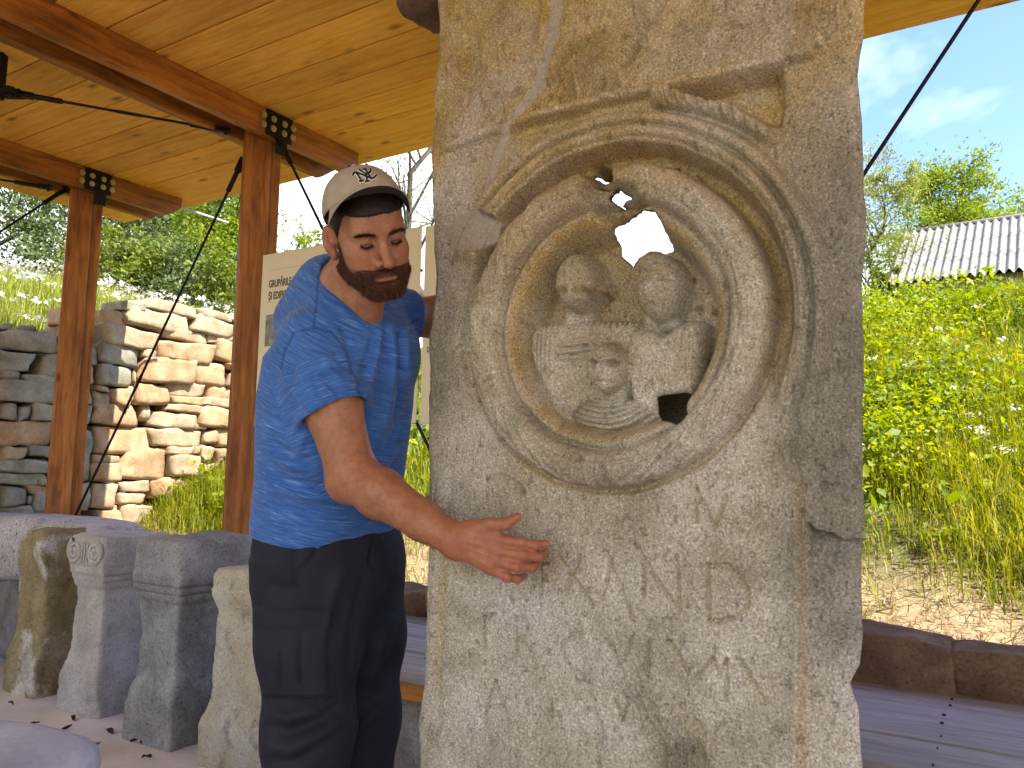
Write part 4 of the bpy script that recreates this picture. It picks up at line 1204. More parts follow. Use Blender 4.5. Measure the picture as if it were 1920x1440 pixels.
    def strip(ids, out_dir, seed):
        nonlocal nbase
        p0 = Vf[ids]; pr = ids
        for k in range(1, nd + 1):
            t = k / nd
            d0 = (p0 - ST_C) @ ST_N
            pk = p0 - ST_N * ((TH + d0) * t)[:, None]
            pk = pk + out_dir * (-TAP * t + 0.008 * fbm(pk, 12, 3, seed) * math.sin(t * math.pi))[:, None]
            verts.append(pk); ni = nbase + np.arange(len(ids)); nbase += len(ids)
            faces.append(np.stack([pr[:-1], pr[1:], ni[1:], ni[:-1]], -1)); pr = ni
    strip(idx[:, 0], -ST_T, 3); strip(idx[::-1, -1], ST_T, 4); strip(idx[-1, :], np.array([0, 0, 1.0]), 5)
    # rear face
    zb = np.linspace(-0.05, 2.40 - TAP, 180); ab = np.linspace(0, 1, 80)
    lb, rb = np.interp(zb, zs, sl) + TAP, np.interp(zb, zs, sr) - TAP
    SB = lb[:, None] + (rb - lb)[:, None] * ab[None]
    ZB = np.repeat(zb[:, None], 80, 1)
    VB = ST_C * np.array([1, 1, 0]) + SB[..., None] * ST_T - (TH + 0.004 * fbm(np.stack([SB, ZB, 0 * SB], -1), 8, 3, 4))[..., None] * ST_N
    VB[..., 2] = ZB
    cut = np.zeros(SB.shape, bool)
    bs = (back_pts - ST_C) @ ST_T; bz = back_pts[:, 2]
    hrv = np.array([hf[r] for r in rv])
    for k in range(len(holes)):
        m_ = hrv == k
        if m_.sum() < 3 or k == 3: continue
        c0 = np.array([bs[m_].mean(), bz[m_].mean()])
        an = np.arctan2(bz[m_] - c0[1], bs[m_] - c0[0]); rr_ = np.hypot(bz[m_] - c0[1], bs[m_] - c0[0])
        o_s = np.argsort(an)
        aa = np.arctan2(ZB - c0[1], SB - c0[0])
        lim = np.interp(aa, an[o_s], rr_[o_s], period=2 * math.pi)
        cut |= np.hypot(SB - c0[0], ZB - c0[1]) < lim * 0.98
    ib = nbase + np.arange(180 * 80).reshape(180, 80)
    verts.append(VB.reshape(-1, 3)); nbase += 180 * 80
    qb = np.stack([ib[:-1, :-1], ib[1:, :-1], ib[1:, 1:], ib[:-1, 1:]], -1)
    kb = cut[:-1, :-1] | cut[:-1, 1:] | cut[1:, 1:] | cut[1:, :-1]
    faces.append(qb[~kb])
    verts = np.concatenate(verts)
    def ext(a_):
        return np.concatenate([a_.ravel(), np.full(len(verts) - nr * ns, float(np.median(a_)))])
    # material
    b = NB('stele_limestone')
    v = b.coord('Object')
    n1 = b.noise(v, 5.5, 6, 0.62, 0.4)
    base = b.ramp(n1, [(0.28, (0.20, 0.183, 0.128)), (0.48, (0.335, 0.314, 0.24)), (0.70, (0.48, 0.462, 0.395))])
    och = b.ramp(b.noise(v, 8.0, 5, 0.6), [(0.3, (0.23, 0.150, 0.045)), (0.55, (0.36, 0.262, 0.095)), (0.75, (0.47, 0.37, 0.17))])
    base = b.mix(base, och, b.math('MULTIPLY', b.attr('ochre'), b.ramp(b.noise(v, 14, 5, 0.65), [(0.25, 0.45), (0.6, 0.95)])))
    lg = b.ramp(b.noise(v, 20, 5, 0.7), [(0.3, (0.10, 0.097, 0.078)), (0.7, (0.20, 0.19, 0.158))])
    base = b.mix(base, lg, b.math('MULTIPLY', b.attr('lichen'), 0.75))
    pale = b.ramp(b.noise(v, 2.4, 4, 0.55, 0.5), [(0.52, 0.0), (0.68, 0.6)])
    base = b.mix(base, (0.45, 0.435, 0.40), pale)
    pinkish = b.ramp(b.noise(b.coord('Object', rot=(1, 2, 0.5)), 3.4, 4, 0.6), [(0.55, 0.0), (0.72, 0.45)])
    base = b.mix(base, (0.30, 0.245, 0.13), pinkish)
    base = b.mix(base, b.ramp(b.noise(v, 10, 4, 0.5), [(0.3, (0.32, 0.29, 0.245)), (0.7, (0.38, 0.34, 0.285))]), b.math('MULTIPLY', b.attr('mortar'), 0.85))
    base = b.mix(base, (0.05, 0.043, 0.034), b.math('MULTIPLY', b.attr('dark_tone'), 0.8, True))
    s1 = b.noise(v, 210, 2, 0.7)
    inv = b.math('SUBTRACT', 1.0, b.math('MULTIPLY', b.attr('mortar'), 0.6))
    base = b.mix(base, b.ramp(s1, [(0.30, 0.35), (0.47, 0.95), (0.56, 1.05), (0.70, 1.9)]), b.math('MULTIPLY', inv, 0.75), 'MULTIPLY')
    pt_ = b.ramp(b.voro(v, 95), [(0.10, 0.0), (0.22, 1.0)])
    base = b.mix(base, b.mix((0.42, 0.38, 0.33), (1, 1, 1), pt_), b.math('MULTIPLY', inv, 0.7), 'MULTIPLY')
    hh = b.math('ADD', b.math('MULTIPLY', b.noise(v, 150, 3, 0.75), 0.8), b.math('MULTIPLY', pt_, 0.3))
    mat = b.done(base, 0.93, b.bump(hh, 0.65, 0.005), spec=0.15)
    o = mesh_np('stele', verts, faces, mat, None, smooth=True, attrs={'ochre': ext(ochre), 'mortar': ext(mortar), 'lichen': ext(np.clip(lich, 0, 1)), 'dark_tone': ext(np.clip(dark, 0, 1))})
    tag(o, 'tall weathered limestone funerary stele carved with a round wreath holding three worn busts', 'stele')
    # stump of the broken crowning moulding, jutting out past the left edge
    p = P(812, -8, 1.93)
    vs = stone_verts((0.13, 0.20, 0.10), 77, CS12, 3.5, 0.10)
    R = np.stack([ST_T, ST_N, [0, 0, 1]], 1)
    mesh_np('crown_stump', vs @ R.T + p, CS12[1], M_K1, o, smooth=True)  # its unlit look is put into a darker stone colour
build_stele()
# ------------------------------------------------------------------ vegetation
def leaf_mesh(name, cen, size, rng, mat, parent=None, tone=None, aspect=0.5, up=0.3, fold=0.25, droop=None):
    """many small pointed leaves (two folded halves each) at the given centres"""
    n = len(cen)
    size = np.broadcast_to(size, (n,))
    d = rng.normal(size=(n, 3)); d /= np.linalg.norm(d, axis=1)[:, None]
    if droop is not None: d = d + np.array([0, 0, droop]); d /= np.linalg.norm(d, axis=1)[:, None]
    nn = rng.normal(size=(n, 3)) + np.array([0, 0, up * 3]); s = np.cross(d, nn); s /= np.linalg.norm(s, axis=1)[:, None] + 1e-9
    nn = np.cross(s, d)
    L = size[:, None]; w = L * aspect * 0.5
    a = cen - d * L * 0.5; b = cen + d * L * 0.5
    m1 = cen - d * L * 0.05 + s * w + nn * w * fold; m2 = cen - d * L * 0.05 - s * w + nn * w * fold
    V = np.stack([a, m1, b, m2], 1).reshape(-1, 3)
    i = np.arange(n)[:, None] * 4
    f = np.concatenate([i + np.array([[0, 1, 2]]), i + np.array([[0, 2, 3]])])
    if tone is None: tone = rng.random(n)
    return mesh_np(name, V, f, mat, parent, attrs={'tone': np.repeat(tone, 4)})

def limb_mesh(name, branches, mat, parent=None, seg=6):
    """branches: list of (points (k,3), radii (k,))"""
    Vs, Fs, n0 = [], [], 0
    for pts, rad in branches:
        pts = np.array(pts, float); n = len(pts)
        tg = np.gradient(pts, axis=0); tg /= np.linalg.norm(tg, axis=1)[:, None] + 1e-9
        ref = np.where(np.abs(tg[:, 2:3]) > 0.9, [[1.0, 0, 0]], [[0, 0, 1.0]])
        s = np.cross(tg, ref); s /= np.linalg.norm(s, axis=1)[:, None] + 1e-9
        t2 = np.cross(tg, s); a = np.arange(seg) / seg * 2 * math.pi
        V = pts[:, None] + np.asarray(rad)[:, None, None] * (np.cos(a)[None, :, None] * s[:, None] + np.sin(a)[None, :, None] * t2[:, None])
        idx = np.arange(n * seg).reshape(n, seg) + n0; nx = np.roll(idx, -1, 1)
        Vs.append(V.reshape(-1, 3)); Fs.append(np.stack([idx[:-1], nx[:-1], nx[1:], idx[1:]], -1).reshape(-1, 4)); n0 += n * seg
    return mesh_np(name, np.concatenate(Vs), np.concatenate(Fs), mat, parent, smooth=True)

M_BARK = m_stone('bark', [(0.3, (0.05, 0.04, 0.03)), (0.5, (0.10, 0.08, 0.06)), (0.75, (0.16, 0.14, 0.11))], 6, 60, 0.5, 0.8)
LEAF_DARK = m_leaf('grey_green_leaves', [(0.15, (0.060, 0.093, 0.033)), (0.5, (0.128, 0.178, 0.063)), (0.9, (0.238, 0.295, 0.128))], 0.35)
LEAF_MID = m_leaf('mid_green_leaves', [(0.15, (0.073, 0.106, 0.017)), (0.5, (0.156, 0.204, 0.026)), (0.9, (0.291, 0.318, 0.048))], 0.4)
LEAF_LIME = m_leaf('lime_leaves', [(0.15, (0.090, 0.144, 0.010)), (0.5, (0.193, 0.276, 0.014)), (0.9, (0.333, 0.396, 0.024))], 0.5)
LEAF_PALE = m_leaf('pale_leaves', [(0.15, (0.126, 0.156, 0.033)), (0.5, (0.224, 0.260, 0.055)), (0.9, (0.350, 0.364, 0.110))], 0.45)
LEAF_ACACIA = m_leaf('acacia_leaves', [(0.15, (0.083, 0.129, 0.015)), (0.5, (0.177, 0.249, 0.022)), (0.9, (0.312, 0.378, 0.039))], 0.45)

def tree(name, label, base, h, rad, mat, n, lsize, seed, lobes=14, trunk=0.12, low=0.15, spread=1.0, cat='tree', group=None, sparse=False, aspect=0.5, droop=None, clump=0.28):
    rng = np.random.default_rng(seed)
    root = empty(name, base)
    tag(root, label, cat, group)
    br = []
    tips = []
    top = np.array([rng.normal() * .1 * rad, rng.normal() * .1 * rad, h * 0.8])
    tp = np.linspace(0, 1, 9)[:, None] * top + np.concatenate([[[0, 0, 0]], rng.normal(size=(8, 3)) * 0.03 * h * np.array([1, 1, 0.2])])
    tp[0, 2] = -0.15
    br.append((tp, trunk * np.linspace(1, 0.18, 9)))
    for k in range(lobes):
        t = low + (1 - low) * (k + rng.random()) / lobes
        p0 = np.array([np.interp(t * 0.9, np.linspace(0, 1, 9), tp[:, i]) for i in range(3)])
        a = k * 2.4 + rng.normal() * 0.5
        r = rad * spread * (0.95 - 0.55 * max(0, t - 0.35) / 0.65) * rng.uniform(0.6, 1.05)
        p1 = p0 + np.array([math.cos(a) * r, math.sin(a) * r, h * rng.uniform(0.05, 0.22)])
        mid = (p0 + p1) / 2 + np.array([0, 0, h * 0.04]) + rng.normal(size=3) * 0.05 * rad
        pts = np.array([(1 - q) ** 2 * p0 + 2 * q * (1 - q) * mid + q * q * p1 for q in np.linspace(0, 1, 6)])
        br.append((pts, trunk * 0.42 * (1 - 0.5 * t) * np.linspace(1, 0.2, 6)))
        tips.append((p1, r)); tips.append((pts[3], r * 0.7))
        for q in range(3):
            b0 = pts[rng.integers(2, 5)]; b1 = b0 + rng.normal(size=3) * r * 0.4 + np.array([0, 0, .12 * h * rng.random()])
            bm_ = (b0 + b1) / 2 + rng.normal(size=3) * .05 * r
            br.append((np.array([b0, bm_, b1]), trunk * 0.14 * np.array([1, .7, .3]))); tips.append((b1, r * 0.6))
    tips.append((top + np.array([0, 0, h * 0.12]), rad * 0.6))
    limb_mesh('trunk', br, M_BARK, root)
    # leaf clumps hang round the branch ends
    tp_ = np.array([t for t, _ in tips]); rr = np.array([r for _, r in tips])
    k = rng.integers(0, len(tips), n)
    nsub = max(3, int(n / (len(tips) * 40)))
    sub = rng.normal(size=(len(tips), nsub, 3)) * 0.42
    sc = sub[k, rng.integers(0, nsub, n)]
    cen = tp_[k] + (sc * np.array([1, 1, 0.75]) + rng.normal(size=(n, 3)) * clump * np.array([1, 1, 0.7])) * rr[k][:, None] * 0.9
    cen[:, 2] = np.maximum(cen[:, 2], 0.03 * h + 0.05 * rng.random(n))
    tone = np.clip(0.5 + 0.22 * rng.normal(size=n) + 0.25 * fbm(cen + seed, 1.2, 2, seed), 0, 1)
    leaf_mesh('crown', cen, lsize * rng.uniform(0.6, 1.35, n), rng, mat, root, tone, aspect, 0.25, 0.25, droop)
    return root

def on_ground(px, Y):
    r = (px - 960) / FPX
    x = r * Y * 1.0
    return np.array([x, Y, float(ground_h(np.array([x]), np.array([float(Y)]))[0]) - 0.05])

G1 = 'trees and bushes along the top of the meadow'
spec = [
 # px, Y, h, rad, mat, n, leaf, label
 (-60, 15.5, 6.2, 2.3, LEAF_DARK, 12000, .10, 'broad grey green willow at the far left, under the corner of the roof'),
 (70, 16.5, 6.0, 2.2, LEAF_DARK, 13000, .10, 'silvery willow seen left of the far post, over the meadow'),
 (190, 17.5, 6.4, 2.0, LEAF_MID, 12000, .10, 'dark green tree rising behind the far post'),
 (262, 16.0, 4.6, 1.7, LEAF_DARK, 12000, .09, 'grey green bush between the two posts, left of the yellowish bush'),
 (330, 18.5, 5.6, 1.9, LEAF_DARK, 12000, .10, 'tall silvery tree behind the grey green bush and the yellowish bush'),
 (398, 15.5, 3.3, 1.35, LEAF_LIME, 11000, .085, 'bright yellowish green bush just left of the nearer post'),
 (440, 17.0, 3.0, 1.2, LEAF_MID, 7000, .09, 'mid green bush half hidden by the nearer post'),
 (545, 19.0, 3.3, 1.0, LEAF_PALE, 2300, .085, 'thin pale bush seen above the information board, right of the nearer post'),
 (610, 16.5, 3.0, 1.0, LEAF_LIME, 4500, .08, 'small yellow green bush peeping out behind the man\'s ear'),
]
for i, (px, Y, h, r, mt, n, ls, lab) in enumerate(spec):
    tree('bush' if h < 4.7 else 'tree', lab, on_ground(px, Y), h, r, mt, n, ls, 300 + i, lobes=12, low=0.05, cat='bush' if h < 4.7 else 'tree', group=G1)
# undergrowth line at the foot of the trees
for i, (px, Y, h, r, mt) in enumerate([(20, 14.2, 1.7, 1.2, LEAF_DARK), (140, 14.8, 1.5, 1.1, LEAF_MID), (235, 14.0, 1.5, 1.1, LEAF_MID), (320, 14.2, 1.6, 1.2, LEAF_DARK), (420, 13.8, 1.4, 1.0, LEAF_MID)]):
    tree('shrub', ['low grey shrub at the foot of the silvery willow', 'low green shrub behind the far post', 'low shrub right of the far post, above the wall top', 'low silvery shrub under the tall silvery tree', 'low green shrub under the yellowish bush'][i], on_ground(px, Y), h, r, mt, 4500, .085, 330 + i, lobes=8, trunk=.05, low=0.02, cat='shrub', group='low shrubs along the edge of the meadow')
tree('sparse_tree', 'thin straggly tree with sparse hanging twigs between the cap and the stele', on_ground(772, 12.0), 6.2, 1.1, LEAF_MID, 1500, .07, 350, lobes=16, trunk=.09, low=.35, group=None, aspect=.35, droop=-.8)
tree('pale_tree', 'feathery pale green tree just right of the stele, left of the barn roof', on_ground(1655, 19.0), 5.9, 1.75, LEAF_PALE, 15000, .085, 351, lobes=16, trunk=.09, low=.15, aspect=.4)
tree('acacia_tree', 'spreading green acacia standing behind the grey barn roof', on_ground(1812, 24.0), 7.3, 2.8, LEAF_ACACIA, 24000, .12, 352, lobes=15, trunk=.16, low=.45, clump=.22)
tree('acacia_tree', 'second green acacia past the right end of the barn roof', on_ground(1975, 25.0), 6.6, 2.0, LEAF_ACACIA, 10000, .12, 353, lobes=13, trunk=.16, low=.4, clump=.22)
tree('hedge_bush', 'dark green bush beside the left gable of the barn', on_ground(1668, 18.3), 2.9, 0.75, LEAF_MID, 6000, .09, 354, lobes=9, trunk=.06, low=.05, cat='bush')

# barn with a corrugated roof
def build_barn():
    base = P(1697, 437, 20.0)
    e = P(2080, 404, 17.6); e[2] = base[2]
    ax = (e - base); L = np.linalg.norm(ax[:2]); rz = math.atan2(ax[1], ax[0])
    root = empty('barn', (base[0], base[1], 0), rz)
    tag(root, 'low barn with a grey corrugated asbestos roof showing above the grassy bank', 'barn')
    zr = base[2]
    rise, run = 1.85, 2.7
    M_ASB = m_stone('asbestos_sheet', [(0.3, (0.17, 0.155, 0.145)), (0.5, (0.24, 0.222, 0.21)), (0.72, (0.31, 0.29, 0.275))], 1.5, 20, 0.35, 0.2, rnd=True, pits=0.2)
    # sheets in three rows, each a corrugated piece lapping the one below
    nw = 7; wsh = L / 5.0
    for r in range(3):
        for c in range(5):
            xs = np.linspace(c * wsh - 0.03, (c + 1) * wsh + 0.03, 60)
            t0, t1 = r / 3.0, (r + 1) / 3.0 + 0.03
            lift = 0.012 * (2 - r) + (0.004 if c % 2 else 0)
            ts = np.array([t0, (t0 + t1) / 2, t1])
            X, T = np.meshgrid(xs, ts)
            Z = zr - T * rise + 0.045 * np.sin(X / 0.177 * 2 * math.pi) + lift + (0.01 * T)
            V = np.stack([X, -T * run, Z], -1).reshape(-1, 3)
            idx = np.arange(180).reshape(3, 60)
            f = np.stack([idx[:-1, :-1], idx[1:, :-1], idx[1:, 1:], idx[:-1, 1:]], -1).reshape(-1, 4)
            mesh_np('roof_sheet', V, f[:, ::-1], M_ASB, root, smooth=True)
    V = np.array([[0, 0, zr - .02], [L, 0, zr - .02], [L, run, zr - rise], [0, run, zr - rise]])
    mesh_np('rear_slope', V, np.array([[0, 1, 2, 3]]), M_ASB, root)
    bm = bmesh.new(); bm_tube(bm, (-0.03, 0, zr + 0.03), (L, 0, zr + 0.03), 0.05, seg=8)
    mesh_bm('ridge_cap', bm, M_ASB, root, smooth=True)
    bm = bmesh.new(); bm_box(bm, (L / 2, 0, (zr - rise) / 2 + 1.0), (L - 0.3, 2 * run - 0.4, zr - rise - 2.0 - 0.05))
    mesh_bm('wall', bm, m_plain('barn_boards', (0.16, 0.12, 0.09), 0.9), root)
    for x in (0.15, L - 0.15):
        g = bmesh.new()
        v = [g.verts.new(p) for p in ((x, -run + .2, zr - rise - .05), (x, run - .2, zr - rise - .05), (x, 0, zr - .08))]
        g.faces.new(v)
        mesh_bm('gable', g, bpy.data.materials['barn_boards'], root)
build_barn()

# grass -----------------------------------------------------------
M_GRASS = m_leaf('grass_blades', [(0.1, (0.108, 0.148, 0.012)), (0.45, (0.236, 0.281, 0.019)), (0.75, (0.416, 0.401, 0.042)), (0.95, (0.689, 0.504, 0.144))], 0.45, 2.0, 0.55)
M_MEADOW = m_leaf('meadow_blades', [(0.1, (0.140, 0.169, 0.026)), (0.45, (0.257, 0.289, 0.047)), (0.75, (0.396, 0.409, 0.084)), (0.95, (0.537, 0.506, 0.210))], 0.45, 1.0, 0.6)
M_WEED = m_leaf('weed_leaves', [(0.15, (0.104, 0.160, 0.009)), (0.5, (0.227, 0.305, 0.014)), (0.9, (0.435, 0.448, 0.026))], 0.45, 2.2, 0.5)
M_STRAW = m_leaf('dry_straw', [(0.1, (0.22, 0.14, 0.06)), (0.5, (0.46, 0.34, 0.19)), (0.9, (0.62, 0.52, 0.34))], 0.25, 3.0, 0.7)

def blades(name, x, y, hgt, wid, rng, mat, lean=0.5, label=None, tone=None):
    n = len(x)
    z = ground_h(x, y) - 0.015
    a = rng.uniform(0, 2 * math.pi, n); ln = np.abs(rng.normal(0, lean, n)) * hgt
    dx, dy = np.cos(a), np.sin(a); sx, sy = -dy, dx
    w = wid * 0.5
    P0 = np.stack([x, y, z], -1); D = np.stack([dx, dy, 0 * dx], -1); S_ = np.stack([sx, sy, 0 * sx], -1) * w[:, None]
    up = np.array([0, 0, 1.0])
    m = P0 + D * (ln * 0.30)[:, None] + up * (hgt * 0.58)[:, None]
    q = P0 + D * (ln * 1.0)[:, None] + up * (hgt * np.clip(1 - 0.25 * ln / hgt, .5, 1))[:, None]
    V = np.stack([P0 - S_, P0 + S_, m + S_ * .8, m - S_ * .8, q], 1).reshape(-1, 3)
    i = np.arange(n)[:, None] * 5
    quads = i + np.array([[0, 1, 2, 3]]); tris = i + np.array([[3, 2, 4]])
    if tone is None: tone = np.clip(0.45 + 0.25 * rng.normal(size=n) + 0.25 * fbm(P0, 1.2, 2, 3), 0, 1)
    o = mesh_np(name, V, [quads, tris], mat, None, attrs={'tone': np.repeat(tone, 5)})
    tag(o, kind='stuff')
    if label: tag(o, label)
    return o

rng = np.random.default_rng(77)
def scatter(n, u0, u1, v0, v1, power=1.0):
    u = rng.uniform(u0, u1, n); v = v0 + (v1 - v0) * rng.random(n) ** power
    return UA[0] * u + VA[0] * v, UA[1] * u + VA[1] * v, u, v
# bank behind the deck: near visible part dense, the rest lighter
def bank(n, u0, u1, v0, v1, pw, hs, wd):
    x, y, u, v = scatter(n, u0, u1, v0, v1, pw)
    p = np.stack([x, y, 0 * x], -1)
    edge = v - 4.08 - 0.30 * fbm(p, 1.3, 3, 12) + 0.10 * rng.normal(size=n)
    k = (edge > 0) & (rng.random(n) < 0.12 + 0.88 * sstep(-0.35, 0.15, fbm(p, 1.1, 3, 14)))
    x, y, e = x[k], y[k], edge[k]
    p = p[k]
    h = hs * rng.uniform(0.45, 1.2, len(x)) * (0.55 + 0.45 * sstep(0, 0.7, e)) * (1 + 0.45 * fbm(p, 0.8, 2, 16))
    return x, y, h, wd * rng.uniform(.6, 1.3, len(x))
A = [bank(90000, -4.2, 1.6, 4.0, 9.0, 1.35, 0.24, 0.0075), bank(30000, 1.6, 6.2, 4.0, 9.0, 1.3, 0.24, 0.010)]
blades('bank_grass', *[np.concatenate(q) for q in zip(*A)], rng, M_GRASS, 0.55, 'tall sunlit grass covering the bank behind the deck')
# broad-leaved weeds in patches
def weeds(n_pl, u0, u1, v0, v1, per, ls, name, label, thr=-0.02, shift=0.0):
    x, y, u, v = scatter(n_pl, u0, u1, v0, v1, 1.2)
    p = np.stack([x, y, 0 * x], -1)
    k = (fbm(p, 0.75, 3, 41) + 0.15 * rng.normal(size=n_pl) > thr) & (v - 4.3 - 0.3 * fbm(p, 1.3, 3, 12) > 0)
    x, y = x[k], y[k]; n = len(x)
    z = ground_h(x, y)
    h = rng.uniform(0.10, 0.42, n)
    c = np.repeat(np.stack([x, y, z], -1), per, 0); hh = np.repeat(h, per)
    t = rng.random(n * per) ** 0.6
    c = c + np.stack([rng.normal(size=n * per) * .055, rng.normal(size=n * per) * .055, hh * t], -1)
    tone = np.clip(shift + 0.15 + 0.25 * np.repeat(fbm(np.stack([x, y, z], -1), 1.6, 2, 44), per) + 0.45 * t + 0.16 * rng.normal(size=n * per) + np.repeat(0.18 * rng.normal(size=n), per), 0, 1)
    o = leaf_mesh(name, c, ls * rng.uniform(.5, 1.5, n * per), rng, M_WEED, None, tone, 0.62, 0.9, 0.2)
    tag(o, label, kind='stuff')
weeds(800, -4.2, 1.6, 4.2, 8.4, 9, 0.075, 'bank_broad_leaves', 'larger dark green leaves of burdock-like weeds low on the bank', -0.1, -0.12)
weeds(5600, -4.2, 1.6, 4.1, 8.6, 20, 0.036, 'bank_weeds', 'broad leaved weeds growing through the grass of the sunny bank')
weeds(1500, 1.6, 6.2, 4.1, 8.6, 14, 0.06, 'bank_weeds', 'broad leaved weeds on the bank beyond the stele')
# pale flower heads and dry stalks
x, y, u, v = scatter(150, -4.2, 1.8, 4.6, 8.6)
zz = ground_h(x, y)
c = np.stack([x, y, zz + rng.uniform(.18, .42, len(x))], -1)
c = np.repeat(c, 9, 0) + rng.normal(size=(len(x) * 9, 3)) * np.array([.022, .022, .008])
o = leaf_mesh('bank_flowers', c, 0.028 * rng.uniform(.5, 1.4, len(c)), rng, m_leaf('white_umbels', [(0.2, (0.5, 0.47, 0.38)), (0.8, (0.75, 0.73, 0.65))], 0.3), None, None, 0.8, 1.2, 0.1)
tag(o, 'small white flower heads dotted over the bank', kind='stuff')
# straw litter on the dry foot of the bank
x, y, u, v = scatter(26000, -3.5, 6.2, 3.66, 4.75, 1.2)
blades('dry_straw', x, y, rng.uniform(.02, .10, len(x)) * (1 + .6 * (rng.random(len(x)) > .9)), rng.uniform(.003, .006, len(x)), rng, M_STRAW, 1.6, 'dry straw and dead grass along the foot of the bank')
x, y, u, v = scatter(2600, -3.5, 6.2, 3.7, 4.4, 1.2)
k = fbm(np.stack([x, y, 0 * x], -1), 2.2, 2, 50) > 0.12
blades('foot_grass', x[k], y[k], rng.uniform(.08, .30, k.sum()), rng.uniform(.004, .008, k.sum()), rng, M_GRASS, 0.5, 'scattered green tufts on the dry foot of the bank')
# tuft on the bank in front of the wall
x, y, u, v = scatter(9000, 4.6, 6.2, 3.9, 5.3, 1.1)
blades('wall_foot_grass', x, y, rng.uniform(.12, .36, len(x)) * sstep(3.8, 4.4, v), rng.uniform(.005, .009, len(x)), rng, M_GRASS, 0.6, 'sunlit grass tuft in front of the foot of the stone wall')
# meadow on the terrace above the wall
n = 120000
t = rng.random(n) ** 1.6
u = WALL_U + 0.42 + t * 13; v = rng.uniform(-3.5, 15, n)
x = UA[0] * u + VA[0] * v; y = UA[1] * u + VA[1] * v
dist = np.hypot(x, y)
k = (np.abs(np.degrees(np.arctan2(x, y)) + 22) < 22) & (y > 3)
x, y, dist = x[k], y[k], dist[k]
blades('meadow_grass', x, y, rng.uniform(.15, .42, len(x)), 0.0011 * dist * rng.uniform(.7, 1.4, len(x)), rng, M_MEADOW, 0.5, 'tall yellowish meadow grass above the dry stone wall')
x, y, u, v = scatter(700, WALL_U + .6, WALL_U + 9, -2, 10)
c = np.stack([x, y, ground_h(x, y) + rng.uniform(.25, .5, len(x))], -1)
c = np.repeat(c, 8, 0) + rng.normal(size=(len(x) * 8, 3)) * np.array([.05, .05, .012])
o = leaf_mesh('meadow_flowers', c, 0.05 * rng.uniform(.5, 1.4, len(c)), rng, bpy.data.materials['white_umbels'], None, None, 0.8, 1.2, 0.1)
tag(o, 'white flower heads in the meadow above the wall', kind='stuff')
# ------------------------------------------------------------------ the man
# implicit bodies, polygonised with surface nets
def smin(a, b, k):
    h = np.maximum(k - np.abs(a - b), 0) / k
    return np.minimum(a, b) - h * h * k * 0.25
def s_max(a, b, k): return -smin(-a, -b, k)
def f_sph(p, c, r): return np.linalg.norm(p - np.asarray(c), axis=1) - r
def f_ell(p, c, r, B=None):
    q = p - np.asarray(c)
    if B is not None: q = q @ B
    r = np.asarray(r, float)
    k0 = np.linalg.norm(q / r, axis=1); k1 = np.linalg.norm(q / (r * r), axis=1)
    return k0 * (k0 - 1.0) / np.maximum(k1, 1e-9)
def f_cone(p, a, b, ra, rb):
    a, b = np.asarray(a, float), np.asarray(b, float)
    d = b - a; L2 = d @ d
    t = np.clip(((p - a) @ d) / L2, 0, 1)
    return np.linalg.norm(p - a - t[:, None] * d, axis=1) - (ra + (rb - ra) * t)
def f_chain(p, pts, rad, k=0.01):
    r = None
    for i in range(len(pts) - 1):
        q = f_cone(p, pts[i], pts[i + 1], rad[i], rad[i + 1])
        r = q if r is None else smin(r, q, k)
    return r

